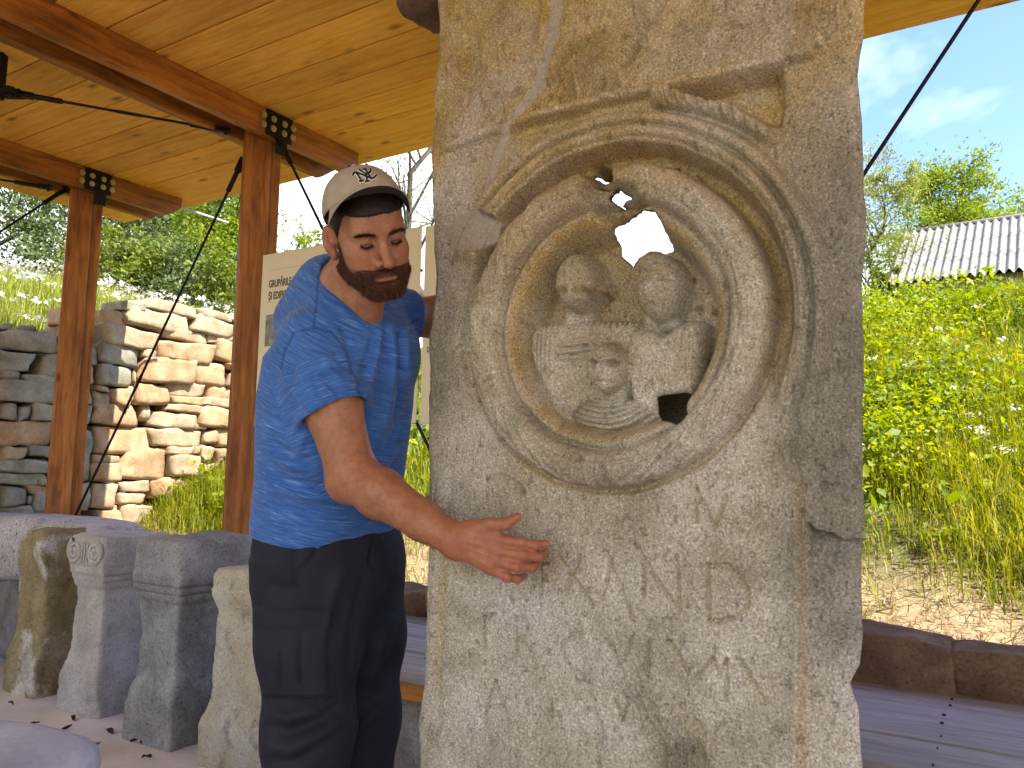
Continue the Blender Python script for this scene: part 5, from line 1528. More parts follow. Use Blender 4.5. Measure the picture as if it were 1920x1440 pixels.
def surface_net(f, lo, hi, h, pad=1.9):
    lo, hi = np.asarray(lo, float), np.asarray(hi, float)
    B = 8
    nb = np.ceil((hi - lo) / (h * B)).astype(int)
    n = nb * B
    cs = [lo[i] + (np.arange(nb[i]) + 0.5) * h * B - h * 0.5 for i in range(3)]
    C = np.stack(np.meshgrid(*cs, indexing='ij'), -1).reshape(-1, 3)
    fc = f(C)
    act = np.abs(fc) < h * B * 0.87 * pad
    val = np.repeat(np.repeat(np.repeat(np.where(fc > 0, 1.0, -1.0).astype(np.float32).reshape(nb), B, 0), B, 1), B, 2)
    off = np.stack(np.meshgrid(*[np.arange(B)] * 3, indexing='ij'), -1).reshape(-1, 3)
    bi = np.stack(np.unravel_index(np.nonzero(act)[0], nb), -1)
    for s in range(0, len(bi), 600):
        gi = (bi[s:s + 600, None] * B + off[None]).reshape(-1, 3)
        v = f(lo + gi * h)
        val[gi[:, 0], gi[:, 1], gi[:, 2]] = v
    ins = val < 0
    cnt = np.zeros(n - 1, np.int8)
    for dx in (0, 1):
        for dy in (0, 1):
            for dz in (0, 1):
                cnt += ins[dx:n[0] - 1 + dx, dy:n[1] - 1 + dy, dz:n[2] - 1 + dz]
    cells = np.argwhere((cnt > 0) & (cnt < 8))
    cid = np.full(n - 1, -1, np.int32)
    cid[cells[:, 0], cells[:, 1], cells[:, 2]] = np.arange(len(cells))
    acc = np.zeros((len(cells), 3)); num = np.zeros(len(cells))
    cor = [(x, y, z) for x in (0, 1) for y in (0, 1) for z in (0, 1)]
    cv = {c: val[cells[:, 0] + c[0], cells[:, 1] + c[1], cells[:, 2] + c[2]].astype(float) for c in cor}
    for a in cor:
        for ax in range(3):
            if a[ax] == 0:
                b = list(a); b[ax] = 1; b = tuple(b)
                va, vb2 = cv[a], cv[b]
                m_ = (va < 0) != (vb2 < 0)
                t = np.where(m_, va / np.where(m_, va - vb2, 1), 0)
                q = np.tile(np.array(a, float), (len(cells), 1)); q[:, ax] += t
                acc += np.where(m_[:, None], q, 0); num += m_
    V = lo + (cells + acc / num[:, None]) * h
    quads = []
    for ax in range(3):
        b, c = (ax + 1) % 3, (ax + 2) % 3
        sl0 = [slice(None)] * 3; sl1 = [slice(None)] * 3
        sl0[ax] = slice(0, n[ax] - 1); sl1[ax] = slice(1, n[ax])
        i0 = ins[tuple(sl0)]; i1 = ins[tuple(sl1)]
        e = np.argwhere(i0 != i1)
        e = e[(e[:, b] > 0) & (e[:, c] > 0) & (e[:, b] < n[b] - 1) & (e[:, c] < n[c] - 1)]
        flip = i0[e[:, 0], e[:, 1], e[:, 2]]
        def g(db, dc):
            q = e.copy(); q[:, b] += db; q[:, c] += dc
            return cid[q[:, 0], q[:, 1], q[:, 2]]
        q = np.stack([g(-1, -1), g(0, -1), g(0, 0), g(-1, 0)], -1)
        q = np.where(flip[:, None], q, q[:, ::-1])
        quads.append(q[(q >= 0).all(1)])
    return V, np.concatenate(quads)

def vnormals(V, Q):
    n = np.zeros_like(V)
    a, b, c, d = (V[Q[:, i]] for i in range(4))
    fn = np.cross(c - a, d - b)
    for i in range(4): np.add.at(n, Q[:, i], fn)
    return n / (np.linalg.norm(n, axis=1)[:, None] + 1e-12)

def relax(V, Q, it=1, lam=0.5):
    for _ in range(it):
        s = np.zeros_like(V); k = np.zeros(len(V))
        for i in range(4):
            j = (i + 1) % 4
            np.add.at(s, Q[:, i], V[Q[:, j]]); np.add.at(k, Q[:, i], 1)
            np.add.at(s, Q[:, j], V[Q[:, i]]); np.add.at(k, Q[:, j], 1)
        V = V + lam * (s / np.maximum(k, 1)[:, None] - V)
    return V

def px_of(V):
    d = V - CAMP; w = d @ _F
    return 960 + FPX * (d @ _R) / w, 720 - FPX * (d @ _U) / w

def fold(X, Y, pts, w, h, prof=2.0, taper=True):
    """height of a crease along a line read off the photograph"""
    pts = np.array(pts, float); best = np.full(X.shape, 1e9); arc = np.zeros(X.shape); L = 0
    for a, b in zip(pts[:-1], pts[1:]):
        d = b - a; l2 = d @ d
        t = np.clip(((X - a[0]) * d[0] + (Y - a[1]) * d[1]) / l2, 0, 1)
        q = np.hypot(X - a[0] - t * d[0], Y - a[1] - t * d[1]); m_ = q < best
        best = np.where(m_, q, best); arc = np.where(m_, L + t * math.sqrt(l2), arc); L += math.sqrt(l2)
    tp = np.sin(np.clip(arc / L, 0, 1) * math.pi) ** 0.5 if taper else 1.0
    return h * np.exp(-(best / w) ** prof) * tp

# ---- skeleton
HS = 0.98
HC = CAMP + (np.array([-0.34312, 1.81958, 1.73472]) - CAMP) * (HS / 1.03)
def _hr(y, p, r):
    cz, sz = math.cos(y), math.sin(y); Rz = np.array([[cz, -sz, 0], [sz, cz, 0], [0, 0, 1]])
    cp, sp = math.cos(p), math.sin(p); Rx = np.array([[1, 0, 0], [0, cp, -sp], [0, sp, cp]])
    cr, sr = math.cos(r), math.sin(r); Ry = np.array([[cr, 0, sr], [0, 1, 0], [-sr, 0, cr]])
    return Rz @ np.diag([1.0, -1.0, 1.0]) @ Rx @ Ry
HR = _hr(math.radians(32.8), math.radians(-25.8), math.radians(-18.4))
def HL(p):                                            # world -> head (x to his left, y forward, z up); short lower face
    q = (p - HC) @ HR / HS
    q[..., 2] = np.where(q[..., 2] < -.040, -.040 + (q[..., 2] + .040) * 1.20, q[..., 2])
    return q
def HW(q):
    q = np.array(q, float)
    q[..., 2] = np.where(q[..., 2] < -.040, -.040 + (q[..., 2] + .040) / 1.20, q[..., 2])
    return HC + (q * HS) @ HR.T

SR, SL = P(590, 648, 1.82), P(746, 592, 2.05)
EL_R = P(662, 893, 1.775); WR_R = P(850, 1012, 1.645)
EL_L = P(905, 600, 2.26); WR_L = np.array([0.06, 2.06, 1.56])
HIPC = P(612, 1000, 2.04)
SHM = (SR + SL) / 2
E1 = SL - SR; E1[2] = 0; E1 /= np.linalg.norm(E1)      # across the shoulders
E2 = np.array([E1[1], -E1[0], 0.0])                    # the way he faces
NECK = P(648, 552, 1.885)
HUMP = P(622, 548, 1.945)
BACK_R = P(584, 604, 1.925)

# torso: elliptical sections on a leaning spine
TZ = np.array([0.78, 0.90, 1.00, 1.08, 1.17, 1.27, 1.36, 1.45, 1.53, 1.58, 1.62])
TCX = [P(612, 1180, 2.06), P(607, 1085, 2.06), P(607, 1010, 2.05), P(612, 955, 2.03), P(622, 890, 2.01), P(628, 815, 1.985), P(634, 750, 1.965), P(642, 690, 1.945), P(668, 640, 1.93), SHM, SHM]
TX = np.array([q[0] for q in TCX]); TY = np.array([q[1] for q in TCX])
TA = np.array([.13, .180, .186, .186, .188, .196, .202, .200, .165, .10, .05])
TB = np.array([.10, .140, .143, .146, .150, .150, .146, .134, .110, .07, .04])
def f_torso(p, grow=0.0):
    z = p[:, 2]
    cx, cy = np.interp(z, TZ, TX), np.interp(z, TZ, TY)
    a, b = np.interp(z, TZ, TA) + grow, np.interp(z, TZ, TB) + grow
    dx, dy = p[:, 0] - cx, p[:, 1] - cy
    u, v = dx * E1[0] + dy * E1[1], dx * E2[0] + dy * E2[1]
    r = (np.abs(u / a) ** 2.3 + np.abs(v / b) ** 2.3) ** (1 / 2.3)
    d = (r - 1) * np.minimum(a, b)
    return np.maximum(d, np.maximum(TZ[0] - z, z - (TZ[-1] + grow)))

def f_head(p):
    q = HL(p)
    x = q[:, 0]; ax = np.abs(x)
    m_ = np.stack([ax, q[:, 1], q[:, 2]], -1)             # mirrored half
    d = f_ell(q, (0, -.012, .048), (.079, .100, .098))
    d = smin(d, f_ell(q, (0, .030, -.030), (.066, .066, .085)), .035)
    d = smin(d, f_cone(m_, (.052, .010, -.062), (.018, .082, -.104), .020, .020), .030)
    d = smin(d, f_cone(m_, (.0, .086, -.108), (.012, .086, -.108), .019, .018), .025)
    d = smin(d, f_sph(m_, (.044, .060, -.020), .027), .025)      # cheekbone
    d = smin(d, f_ell(m_, (.034, .068, -.055), (.026, .028, .034)), .025)
    d = smin(d, f_cone(m_, (.010, .091, .030), (.042, .080, .029), .011, .010), .018)  # brow
    d = smin(d, f_ell(q, (0, .070, .055), (.055, .030, .038)), .03)                    # forehead
    d = s_max(d, -f_ell(m_, (.033, .103, .011), (.021, .018, .0125)), .012)             # socket
    d = smin(d, f_ell(m_, (.0325, .0795, .012), (.0165, .0135, .0120)), .005)          # lids over the eye
    d = s_max(d, -f_chain(m_, [(.020, .0945, .0070), (.032, .0955, .0040), (.045, .0885, .0075)], [.0016, .0024, .0014], .002), .0015)
    d = smin(d, f_chain(m_, [(.019, .092, .0030), (.033, .0925, -.0010), (.047, .085, .0035)], [.003, .0035, .003], .003), .006)
    # nose
    d = smin(d, f_chain(q, [(0, .094, .020), (0, .110, -.010), (0, .1255, -.032)], [.0090, .0098, .0128], .01), .010)
    d = smin(d, f_sph(m_, (.0140, .105, -.037), .0100), .007)
    d = s_max(d, -f_cone(m_, (.0075, .112, -.0445), (.007, .104, -.038), .0042, .003), .003)
    # mouth
    d = smin(d, f_ell(q, (0, .080, -.070), (.034, .022, .026)), .015)
    d = smin(d, f_chain(m_, [(0, .1025, -.0655), (.010, .1015, -.0645), (.025, .090, -.0705)], [.0050, .0052, .0030], .004), .005)
    d = smin(d, f_chain(m_, [(0, .1005, -.0800), (.012, .098, -.0795), (.024, .090, -.0735)], [.0068, .0060, .0030], .004), .005)
    d = s_max(d, -f_chain(m_, [(0, .106, -.0725), (.012, .104, -.0722), (.024, .0945, -.0722)], [.0030, .0026, .0010], .003), .002)
    d = s_max(d, -f_chain(m_, [(0, .104, -.093), (.014, .099, -.092)], [.004, .003], .003), .008)
    # ear
    eB = np.array([[0.94, .34, 0], [-.34, .94, 0], [0, 0, 1.0]]).T
    e = f_ell(m_, (.087, -.010, .002), (.0095, .021, .034), eB)
    e = smin(e, f_ell(m_, (.081, .000, -.030), (.008, .011, .014)), .008)
    e = s_max(e, -f_ell(m_, (.098, -.005, .004), (.0090, .0120, .022), eB), .004)
    e = smin(e, f_cone(m_, (.078, .008, -.003), (.084, .009, .000), .006, .005), .005)
    d = smin(d, e, .008)
    return d * HS

FING = {  # knuckle to tip, read off the photograph (px, py, depth), and radii
    'index': ([(934, 1013, 1.628), (976, 1017, 1.612), (1004, 1022, 1.614), (1024, 1019, 1.624)], [.0120, .0105, .0094, .0078]),
    'middle': ([(934, 1033, 1.626), (980, 1041, 1.608), (1010, 1044, 1.622), (1024, 1036, 1.640)], [.0122, .0108, .0096, .0080]),
    'ring': ([(930, 1051, 1.628), (970, 1063, 1.610), (998, 1064, 1.626), (1010, 1056, 1.645)], [.0118, .0103, .0092, .0078]),
    'little': ([(922, 1066, 1.632), (950, 1082, 1.618), (970, 1086, 1.630), (984, 1080, 1.646)], [.0108, .0094, .0084, .0070]),
    'thumb': ([(884, 992, 1.640), (920, 983, 1.622), (948, 982, 1.612), (970, 969, 1.612)], [.0165, .0135, .0118, .0085])}
FW = {k: ([P(*q) for q in a], r) for k, (a, r) in FING.items()}
def f_hand(p):
    # palm: metacarpals as a fan from the wrist
    w0, w1 = P(858, 1006, 1.645), P(856, 1024, 1.648)
    d = f_cone(p, w0, FW['index'][0][0], .0205, .0155)
    for k, w, a, b in (('middle', w0, .0205, .0150), ('ring', w1, .0200, .0145), ('little', w1, .0190, .0135)):
        d = smin(d, f_cone(p, w, FW[k][0][0], a, b), .012)
    d = smin(d, f_cone(p, w0, FW['thumb'][0][0], .018, .0165), .014)
    d = smin(d, f_cone(p, FW['thumb'][0][0], (FW['index'][0][0] * .6 + FW['thumb'][0][1] * .4), .015, .010), .014)
    for k in ('index', 'middle', 'ring', 'little', 'thumb'):
        pts, rad = FW[k]
        c = f_chain(p, pts, rad, .004)
        d = smin(d, c, .007 if k != 'thumb' else .010)
    for k in ('index', 'middle', 'ring', 'little'):
        pts, rad = FW[k]
        d = smin(d, f_sph(p, pts[1], rad[1] * 1.07), .004)
        d = smin(d, f_sph(p, pts[0] + np.array([0, -.004, .001]), rad[0] * 1.02), .008)
    return d

LH = WR_L
def f_lhand(p):
    d = f_ell(p, LH + np.array([.03, -.015, .0]), (.045, .028, .045))
    base = LH + np.array([.05, -.025, 0])
    for k in range(4):
        a = base + np.array([0, 0, .034 - .022 * k]); b = a + np.array([.045, -.028, .004]); c = b + np.array([.035, -.022, -.004])
        d = smin(d, f_chain(p, [a, b, c], [.0115, .0105, .0085], .004), .008)
    d = smin(d, f_chain(p, [LH + np.array([.02, -.02, .03]), LH + np.array([.03, -.02, .07]), LH + np.array([.05, -.03, .095])], [.016, .012, .009], .005), .012)
    return d

def f_arms(p):
    m1 = SR + (EL_R - SR) * 0.45
    d = f_chain(p, [SR, m1, EL_R], [.066, .0635, .0520], .03)
    fm = EL_R + (WR_R - EL_R) * 0.28
    d = smin(d, f_chain(p, [EL_R, fm, EL_R + (WR_R - EL_R) * 0.72, WR_R], [.0505, .0525, .0395, .0325], .02), .03)
    d = smin(d, f_sph(p, EL_R + np.array([-.018, .006, -.018]), .034), .03)
    # flatten the wrist a little, then the hand
    w1 = P(856, 1024, 1.648)
    d = smin(d, f_cone(p, WR_R + np.array([0, 0.004, .004]), w1 + np.array([0, 0.004, 0]), .0265, .0265), .015)
    d = smin(d, f_hand(p), .018)
    mL = SL + (EL_L - SL) * 0.5
    l_ = f_chain(p, [SL, mL, EL_L], [.054, .056, .048], .03)
    l_ = smin(l_, f_chain(p, [EL_L, WR_L], [.048, .031], .02), .03)
    l_ = smin(l_, f_lhand(p), .018)
    return np.minimum(d, l_)

JAWB = HW((0, -.035, -.075))
def f_skin(p):
    d = f_head(p)
    d = smin(d, f_chain(p, [NECK - np.array([0, 0, .05]), NECK * .45 + JAWB * .55, JAWB], [.080, .066, .060], .02), .022)
    d = smin(d, f_cone(p, HUMP, BACK_R, .070, .072), .05)
    d = smin(d, f_cone(p, HUMP, SL, .066, .05), .05)
    d = smin(d, f_cone(p, HW((0, .035, -.085)), P(690, 600, 1.84), .026, .034), .03)
    d = smin(d, f_cone(p, NECK, SR + np.array([0, 0, .01]), .055, .05), .05)
    d = smin(d, f_cone(p, NECK, SL + np.array([0, 0, .01]), .055, .05), .05)
    d = smin(d, f_torso(p, -.016), .03)
    return smin(d, f_arms(p), .025)

# ---- shirt
SLV_E = SR + (EL_R - SR) * 0.53
V_BOT = P(714, 606, 1.79)
def f_neckhole(p):
    ax = JAWB - NECK; ax = ax / np.linalg.norm(ax)
    d = f_cone(p, NECK - ax * .02, NECK + ax * .20, .062, .110)
    d = smin(d, f_chain(p, [P(634, 506, 1.86), P(664, 540, 1.83), P(697, 575, 1.80), V_BOT], [.034, .040, .032, .005], .01), .02)
    return d
def f_shirt(p):
    d = f_torso(p, 0.004)
    d = smin(d, f_cone(p, NECK + np.array([0, 0, -.012]), SR + np.array([0, 0, .012]), .076, .068), .05)
    d = smin(d, f_cone(p, NECK + np.array([0, 0, -.012]), SL + np.array([0, 0, .008]), .076, .054), .05)
    d = smin(d, f_cone(p, HUMP, BACK_R, .086, .090), .05)
    d = smin(d, f_cone(p, HUMP, SL + np.array([0, 0, .005]), .080, .054), .05)
    d = smin(d, f_ell(p, SHM + E2 * .015 - np.array([0, 0, .07]), (.14, .115, .12)), .05)
    slv = f_chain(p, [SR + np.array([0, 0, -.005]), SR + (EL_R - SR) * .28, SLV_E + (EL_R - SR) * .08], [.079, .083, .088], .03)
    cut = (p - SLV_E) @ ((EL_R - SR) / np.linalg.norm(EL_R - SR)) + (p[:, 0] - SLV_E[0]) * 0.10
    slv = s_max(slv, cut, .004)
    slv = s_max(slv, -np.maximum(f_cone(p, SLV_E, EL_R, .0775, .072), -(cut + .055)), .003)
    mL = SL + (EL_L - SL) * 0.13
    sl2 = f_chain(p, [SL - (EL_L - SL) * .1, mL + (EL_L - SL) * .1], [.060, .070], .02)
    cut2 = (p - mL) @ ((EL_L - SL) / np.linalg.norm(EL_L - SL))
    sl2 = s_max(sl2, cut2, .004)
    sl2 = s_max(sl2, -np.maximum(f_cone(p, mL, EL_L, .068, .064), -(cut2 + .05)), .003)
    d = smin(d, slv, .022); d = smin(d, sl2, .022)
    d = s_max(d, -f_neckhole(p), .006)
    hem = 1.008 + 0.02 * ((p[:, 0] - HIPC[0]) / .2) ** 2 + 0.06 * np.clip(-(p[:, 0] - HIPC[0] + .02), 0, 1)
    d = s_max(d, hem - p[:, 2], .004)
    # open underneath
    d = s_max(d, -np.maximum(f_torso(p, -.007), p[:, 2] - hem - .05), .003)
    return d

# ---- trousers
HIP_R, HIP_L = P(582, 1040, 2.00), P(672, 1040, 2.13)
KN_R, KN_L = P(580, 1365, 1.97), P(676, 1345, 2.16)
AN_R, AN_L = np.array([KN_R[0] - .03, KN_R[1] + .02, .10]), np.array([KN_L[0] - .02, KN_L[1] + .06, .10])
def f_trousers(p):
    z = p[:, 2]
    d = np.where(z > .975, f_torso(p, -.016), f_torso(p, -.004))
    d = np.maximum(d, z - 1.06)
    d = smin(d, f_ell(p, (HIP_R + HIP_L) / 2 + np.array([0, 0, -.02]), (.155, .165, .15)), .05)
    r = f_chain(p, [HIP_R, HIP_R * .5 + KN_R * .5, KN_R, AN_R], [.122, .116, .098, .098], .06)
    l = f_chain(p, [HIP_L, HIP_L * .5 + KN_L * .5, KN_L, AN_L], [.112, .108, .092, .095], .06)
    d = smin(d, smin(r, l, .012), .06)
    d = np.maximum(d, .045 - z)
    return d

def attrs_skin(V, N):
    q = HL(V); x, y, z = q.T; ax = np.abs(x)
    nz = 0.004 * fbm(V, 60, 3, 5)
    red = 0.9 * np.exp(-((ax - .040) / .022) ** 2 - ((y - .075) / .03) ** 2 - ((z + .030) / .022) ** 2)
    red += 0.9 * np.exp(-(x / .014) ** 2 - ((y - .118) / .02) ** 2 - ((z + .030) / .016) ** 2)
    ear = np.exp(-((ax - .086) / .014) ** 2 - ((y + .005) / .03) ** 2 - (z / .04) ** 2)
    red += 0.9 * ear
    lip = ((ax < .027 + nz) & (z > -.087 + nz * .5) & (z < -.0595 - 0.10 * ax + nz * .5) & (y > .082)).astype(float)
    lipd = sstep(1.0, 0.0, np.hypot(ax / .027, (z + .0725) / .0125) - 0.15) * (y > .082)
    mouth = np.exp(-((z + .0725) / .0022) ** 2) * (ax < .023) * (y > .086)
    lash = np.exp(-((np.minimum(np.abs(z - .006 + .05 * (ax - .032) ** 2 * 20), 1)) / .0030) ** 2) * sstep(.020, .023, ax) * (1 - sstep(.045, .048, ax)) * (y > .07)
    nost = np.exp(-((ax - .0075) / .004) ** 2 - ((z + .043) / .004) ** 2) * (y > .098)
    dark = np.clip(lash + 0.9 * mouth + 0.7 * nost, 0, 1)
    inhead = (np.abs(q) < .16).all(1)
    dark *= inhead; red = red * inhead; lipd = lipd * inhead
    # stubble tone under the beard
    st = beard_mask(q, .026) * inhead
    # knuckles and outer forearm are ruddier
    for k in ('index', 'middle', 'ring', 'little'):
        for j in (0, 1, 2):
            red += 0.5 * np.exp(-(np.linalg.norm(V - FW[k][0][j], axis=1) / .014) ** 2)
    hand = sstep(.16, .05, np.linalg.norm(V - P(925, 1030, 1.63), axis=1))
    red += 0.55 * hand + 0.25 * sstep(.3, .1, np.linalg.norm(V - (EL_R + WR_R) / 2, axis=1))
    return {'red': np.clip(red, 0, 1), 'lip': lipd, 'dark': dark, 'stubble': st}

def beard_mask(q, soft=0.010):
    x, y, z = q.T; ax = np.abs(x)
    w = 0.004 * fbm(q, 90, 2, 8)
    top = np.interp(y, [-.01, .012, .030, .050, .070, .088, .100, .13], [.050, .026, -.014, -.036, -.044, -.046, -.048, -.051]) + w
    sf = .006 + (soft - .006) * sstep(.092, .070, y)
    m_ = sstep(0, 1, (top - z) / np.maximum(sf, .004))
    m_ *= sstep(-.004, .006, y - np.interp(z, [-.12, -.09, -.06, -.02, .02], [.018, .012, .006, .013, .015]) + w)
    lipz = 1 - sstep(1.0, 1.25, np.hypot(ax / .0265, (z + .0745) / .0125))
    lipz *= (y > .075)
    m_ *= 1 - lipz
    m_ *= sstep(-.150, -.135, z)
    return m_

def surf_sample(V, Q, n, rng, wgt=None):
    a, b, c, d = (V[Q[:, i]] for i in range(4))
    ar = np.linalg.norm(np.cross(c - a, d - b), axis=1)
    if wgt is not None: ar = ar * wgt[Q].mean(1)
    k = rng.choice(len(Q), n, p=ar / ar.sum())
    u, v = rng.random(n)[:, None], rng.random(n)[:, None]
    return (a[k] * (1 - u) + b[k] * u) * (1 - v) + (d[k] * (1 - u) + c[k] * u) * v, k

def strands(name, pos, nrm, flow, length, width, rng, mat, parent, lift=0.45, jit=0.35):
    n = len(pos)
    d = nrm * lift + flow + rng.normal(size=(n, 3)) * jit
    d /= np.linalg.norm(d, axis=1)[:, None]
    s = np.cross(d, rng.normal(size=(n, 3))); s /= np.linalg.norm(s, axis=1)[:, None]
    L = (length * rng.uniform(.6, 1.3, n))[:, None]
    w = width
    m = pos + d * L * .55 + nrm * L * .04; e = pos + d * L + flow * L * .15
    V = np.stack([pos - nrm * .001 - s * w * .5, pos - nrm * .001 + s * w * .5, m + s * w * .4, m - s * w * .4, e], 1).reshape(-1, 3)
    i = np.arange(n)[:, None] * 5
    return mesh_np(name, V, [i + np.array([[0, 1, 2, 3]]), i + np.array([[3, 2, 4]])], mat, parent, attrs={'tone': np.repeat(rng.random(n), 5)})

def build_person():
    rng = np.random.default_rng(5)
    # -- materials
    b = NB('skin')
    v = b.coord('Object')
    n1 = b.noise(v, 28, 4, 0.6)
    col = b.ramp(n1, [(0.3, (0.265, 0.113, 0.053)), (0.55, (0.325, 0.150, 0.074)), (0.75, (0.39, 0.19, 0.10))])
    col = b.mix(col, (0.31, 0.082, 0.05), b.math('MULTIPLY', b.attr('red'), 0.62))
    col = b.mix(col, (0.22, 0.075, 0.055), b.math('MULTIPLY', b.attr('lip'), 0.75))
    col = b.mix(col, (0.11, 0.048, 0.024), b.math('MULTIPLY', b.attr('stubble'), 0.85))
    col = b.mix(col, (0.03, 0.012, 0.008), b.math('MULTIPLY', b.attr('dark'), 0.93))
    col = b.mix(col, b.ramp(b.noise(v, 240, 2, 0.7), [(0.3, 0.78), (0.7, 1.15)]), 0.6, 'MULTIPLY')
    col = b.mix(col, b.ramp(b.noise(v, 70, 3, 0.6), [(0.35, 0.88), (0.65, 1.1)]), 0.8, 'MULTIPLY')
    M_SKIN = b.done(col, 0.48, b.bump(b.noise(v, 420, 3, 0.6), 0.22, 0.002), spec=0.4)
    b.bs.inputs['Subsurface Weight'].default_value = 0.12
    b.bs.inputs['Subsurface Radius'].default_value = (0.010, 0.004, 0.002)
    b.bs.inputs['Subsurface Scale'].default_value = 0.6
    b = NB('blue_slub_jersey')
    st = b.attr('flow', 'Color')
    mp = b.n.new('ShaderNodeMapping'); mp.inputs['Scale'].default_value = (22, 22, 420); b.l.new(st, mp.inputs['Vector'])
    sl = b.noise(mp.outputs[0], 1.0, 3, 0.65, 0.15)
    mp2 = b.n.new('ShaderNodeMapping'); mp2.inputs['Scale'].default_value = (9, 9, 60); b.l.new(st, mp2.inputs['Vector'])
    s2 = b.noise(mp2.outputs[0], 1.0, 3, 0.6)
    col = b.ramp(sl, [(0.28, (0.020, 0.066, 0.21)), (0.48, (0.038, 0.120, 0.36)), (0.60, (0.058, 0.162, 0.43)), (0.69, (0.17, 0.28, 0.53)), (0.79, (0.42, 0.50, 0.64))])
    col = b.mix(col, b.ramp(s2, [(0.3, 0.80), (0.7, 1.15)]), 0.7, 'MULTIPLY')
    col = b.mix(col, (0.012, 0.035, 0.11), b.math('MULTIPLY', b.attr('seam'), 0.8, True))
    M_SHIRT = b.done(col, 0.85, b.bump(b.noise(b.coord('Object'), 600, 2, 0.6), 0.15, 0.002), spec=0.15)
    b.bs.inputs['Sheen Weight'].default_value = 0.15
    b = NB('dark_cargo_cloth')
    v = b.coord('Object')
    col = b.ramp(b.noise(v, 9, 4, 0.6), [(0.3, (0.009, 0.010, 0.0165)), (0.7, (0.016, 0.0178, 0.028))])
    col = b.mix(col, (0.003, 0.003, 0.005), b.math('MULTIPLY', b.attr('seam'), 0.8, True))
    M_TROU = b.done(col, 0.75, b.bump(b.noise(v, 500, 2, 0.6), 0.15, 0.002), spec=0.25)
    def m_hair(name, stops):
        b = NB(name)
        f = b.math('ADD', b.math('MULTIPLY', b.attr('tone'), 0.7), b.math('MULTIPLY', b.noise(b.coord('Object'), 60, 3), 0.3))
        return b.done(b.ramp(f, stops), 0.55, spec=0.25)
    M_BEARD = m_hair('beard_hair', [(0.1, (0.022, 0.009, 0.005)), (0.5, (0.070, 0.028, 0.013)), (0.9, (0.17, 0.070, 0.030))])
    M_HAIR = m_hair('dark_hair', [(0.1, (0.008, 0.005, 0.004)), (0.5, (0.022, 0.013, 0.009)), (0.9, (0.05, 0.03, 0.02))])

    # -- body (head, neck, arms, hands and trunk in one skin)
    V, Q = surface_net(f_skin, (-.72, 1.50, .93), (.20, 2.36, 1.90), 0.0026)
    V = relax(V, Q, 1, 0.35)
    N = vnormals(V, Q)
    X, Y = px_of(V)
    front = sstep(0.0, 0.4, -(N @ ((V.mean(0) - CAMP) / np.linalg.norm(V.mean(0) - CAMP))))
    dsp = np.zeros(len(V))
    # tendons, wrist crease, folds of the neck, frown lines
    for pts, w, h in ([[(872, 1004), (930, 1010)], 3.2, .0012], [[(872, 1014), (932, 1030)], 3, .0014], [[(868, 1024), (928, 1048)], 3, .0013], [[(866, 1034), (920, 1064)], 3, .0010],
                      [[(846, 985), (852, 1040)], 4, -.0012], [[(668, 600), (700, 640)], 5, -.001], [[(690, 560), (712, 598)], 4, -.0012],
                      [[(705, 490), (694, 506), (690, 524)], 3.5, -.0014], [[(741, 488), (749, 500), (750, 512)], 3, -.001], [[(675, 469), (690, 473), (704, 468)], 2.5, -.0008]):
        dsp += fold(X, Y, pts, w, h) * front
    V = V + N * dsp[:, None]
    body = mesh_np('person', V, Q, M_SKIN, None, smooth=True, attrs=attrs_skin(V, N))
    tag(body, 'bearded man in beige cap, blue T-shirt and dark trousers gesturing at the stele', 'person')

    # short stubble where the beard thins out on the cheeks and throat
    qv = HL(V); inb = (np.abs(qv) < .16).all(1)
    wst = beard_mask(qv, .045) * (1 - 0.85 * beard_mask(qv, .02)) * inb
    mouthz = (np.hypot(qv[:, 0] / .030, (qv[:, 2] + .0745) / .016) > 1)
    pos, k = surf_sample(V, Q, 6000, rng, wst * mouthz + 1e-9)
    dn = np.array([0, 0.25, -1.0]) @ (HR.T)
    strands('cheek_stubble', pos, N[Q[k, 0]], np.repeat(dn[None], 6000, 0), np.full(6000, .0048), .0006, rng, M_BEARD, body, .5, .35)['kind'] = 'stuff'
    # sparse dark hair on the forearm
    ax_ = (WR_R - EL_R) / np.linalg.norm(WR_R - EL_R)
    t_ = (V - EL_R) @ ax_ / np.linalg.norm(WR_R - EL_R)
    rd = np.linalg.norm(V - EL_R - ((V - EL_R) @ ax_)[:, None] * ax_, axis=1)
    wgt = sstep(.0, .2, t_) * (1 - sstep(.85, 1.05, t_)) * (rd < .075)
    pos, k = surf_sample(V, Q, 2200, rng, wgt + 1e-9)
    fl = ax_ * .8 + np.array([0, 0, -.5])
    strands('forearm_hair', pos, N[Q[k, 0]], np.repeat(fl[None], 2200, 0), np.full(2200, .010), .00026, rng, M_HAIR, body, .25, .25)['kind'] = 'stuff'

    # -- shirt
    V, Q = surface_net(f_shirt, (-.74, 1.60, .95), (.10, 2.32, 1.72), 0.0042)
    V = relax(V, Q, 2, 0.5)
    N = vnormals(V, Q)
    X, Y = px_of(V)
    view = (V - CAMP) / np.linalg.norm(V - CAMP, axis=1)[:, None]
    front = sstep(-0.05, 0.35, -(N * view).sum(1))
    arm_s = np.linalg.norm(V - SR, axis=1)
    d = np.zeros(len(V)); seam = np.zeros(len(V))
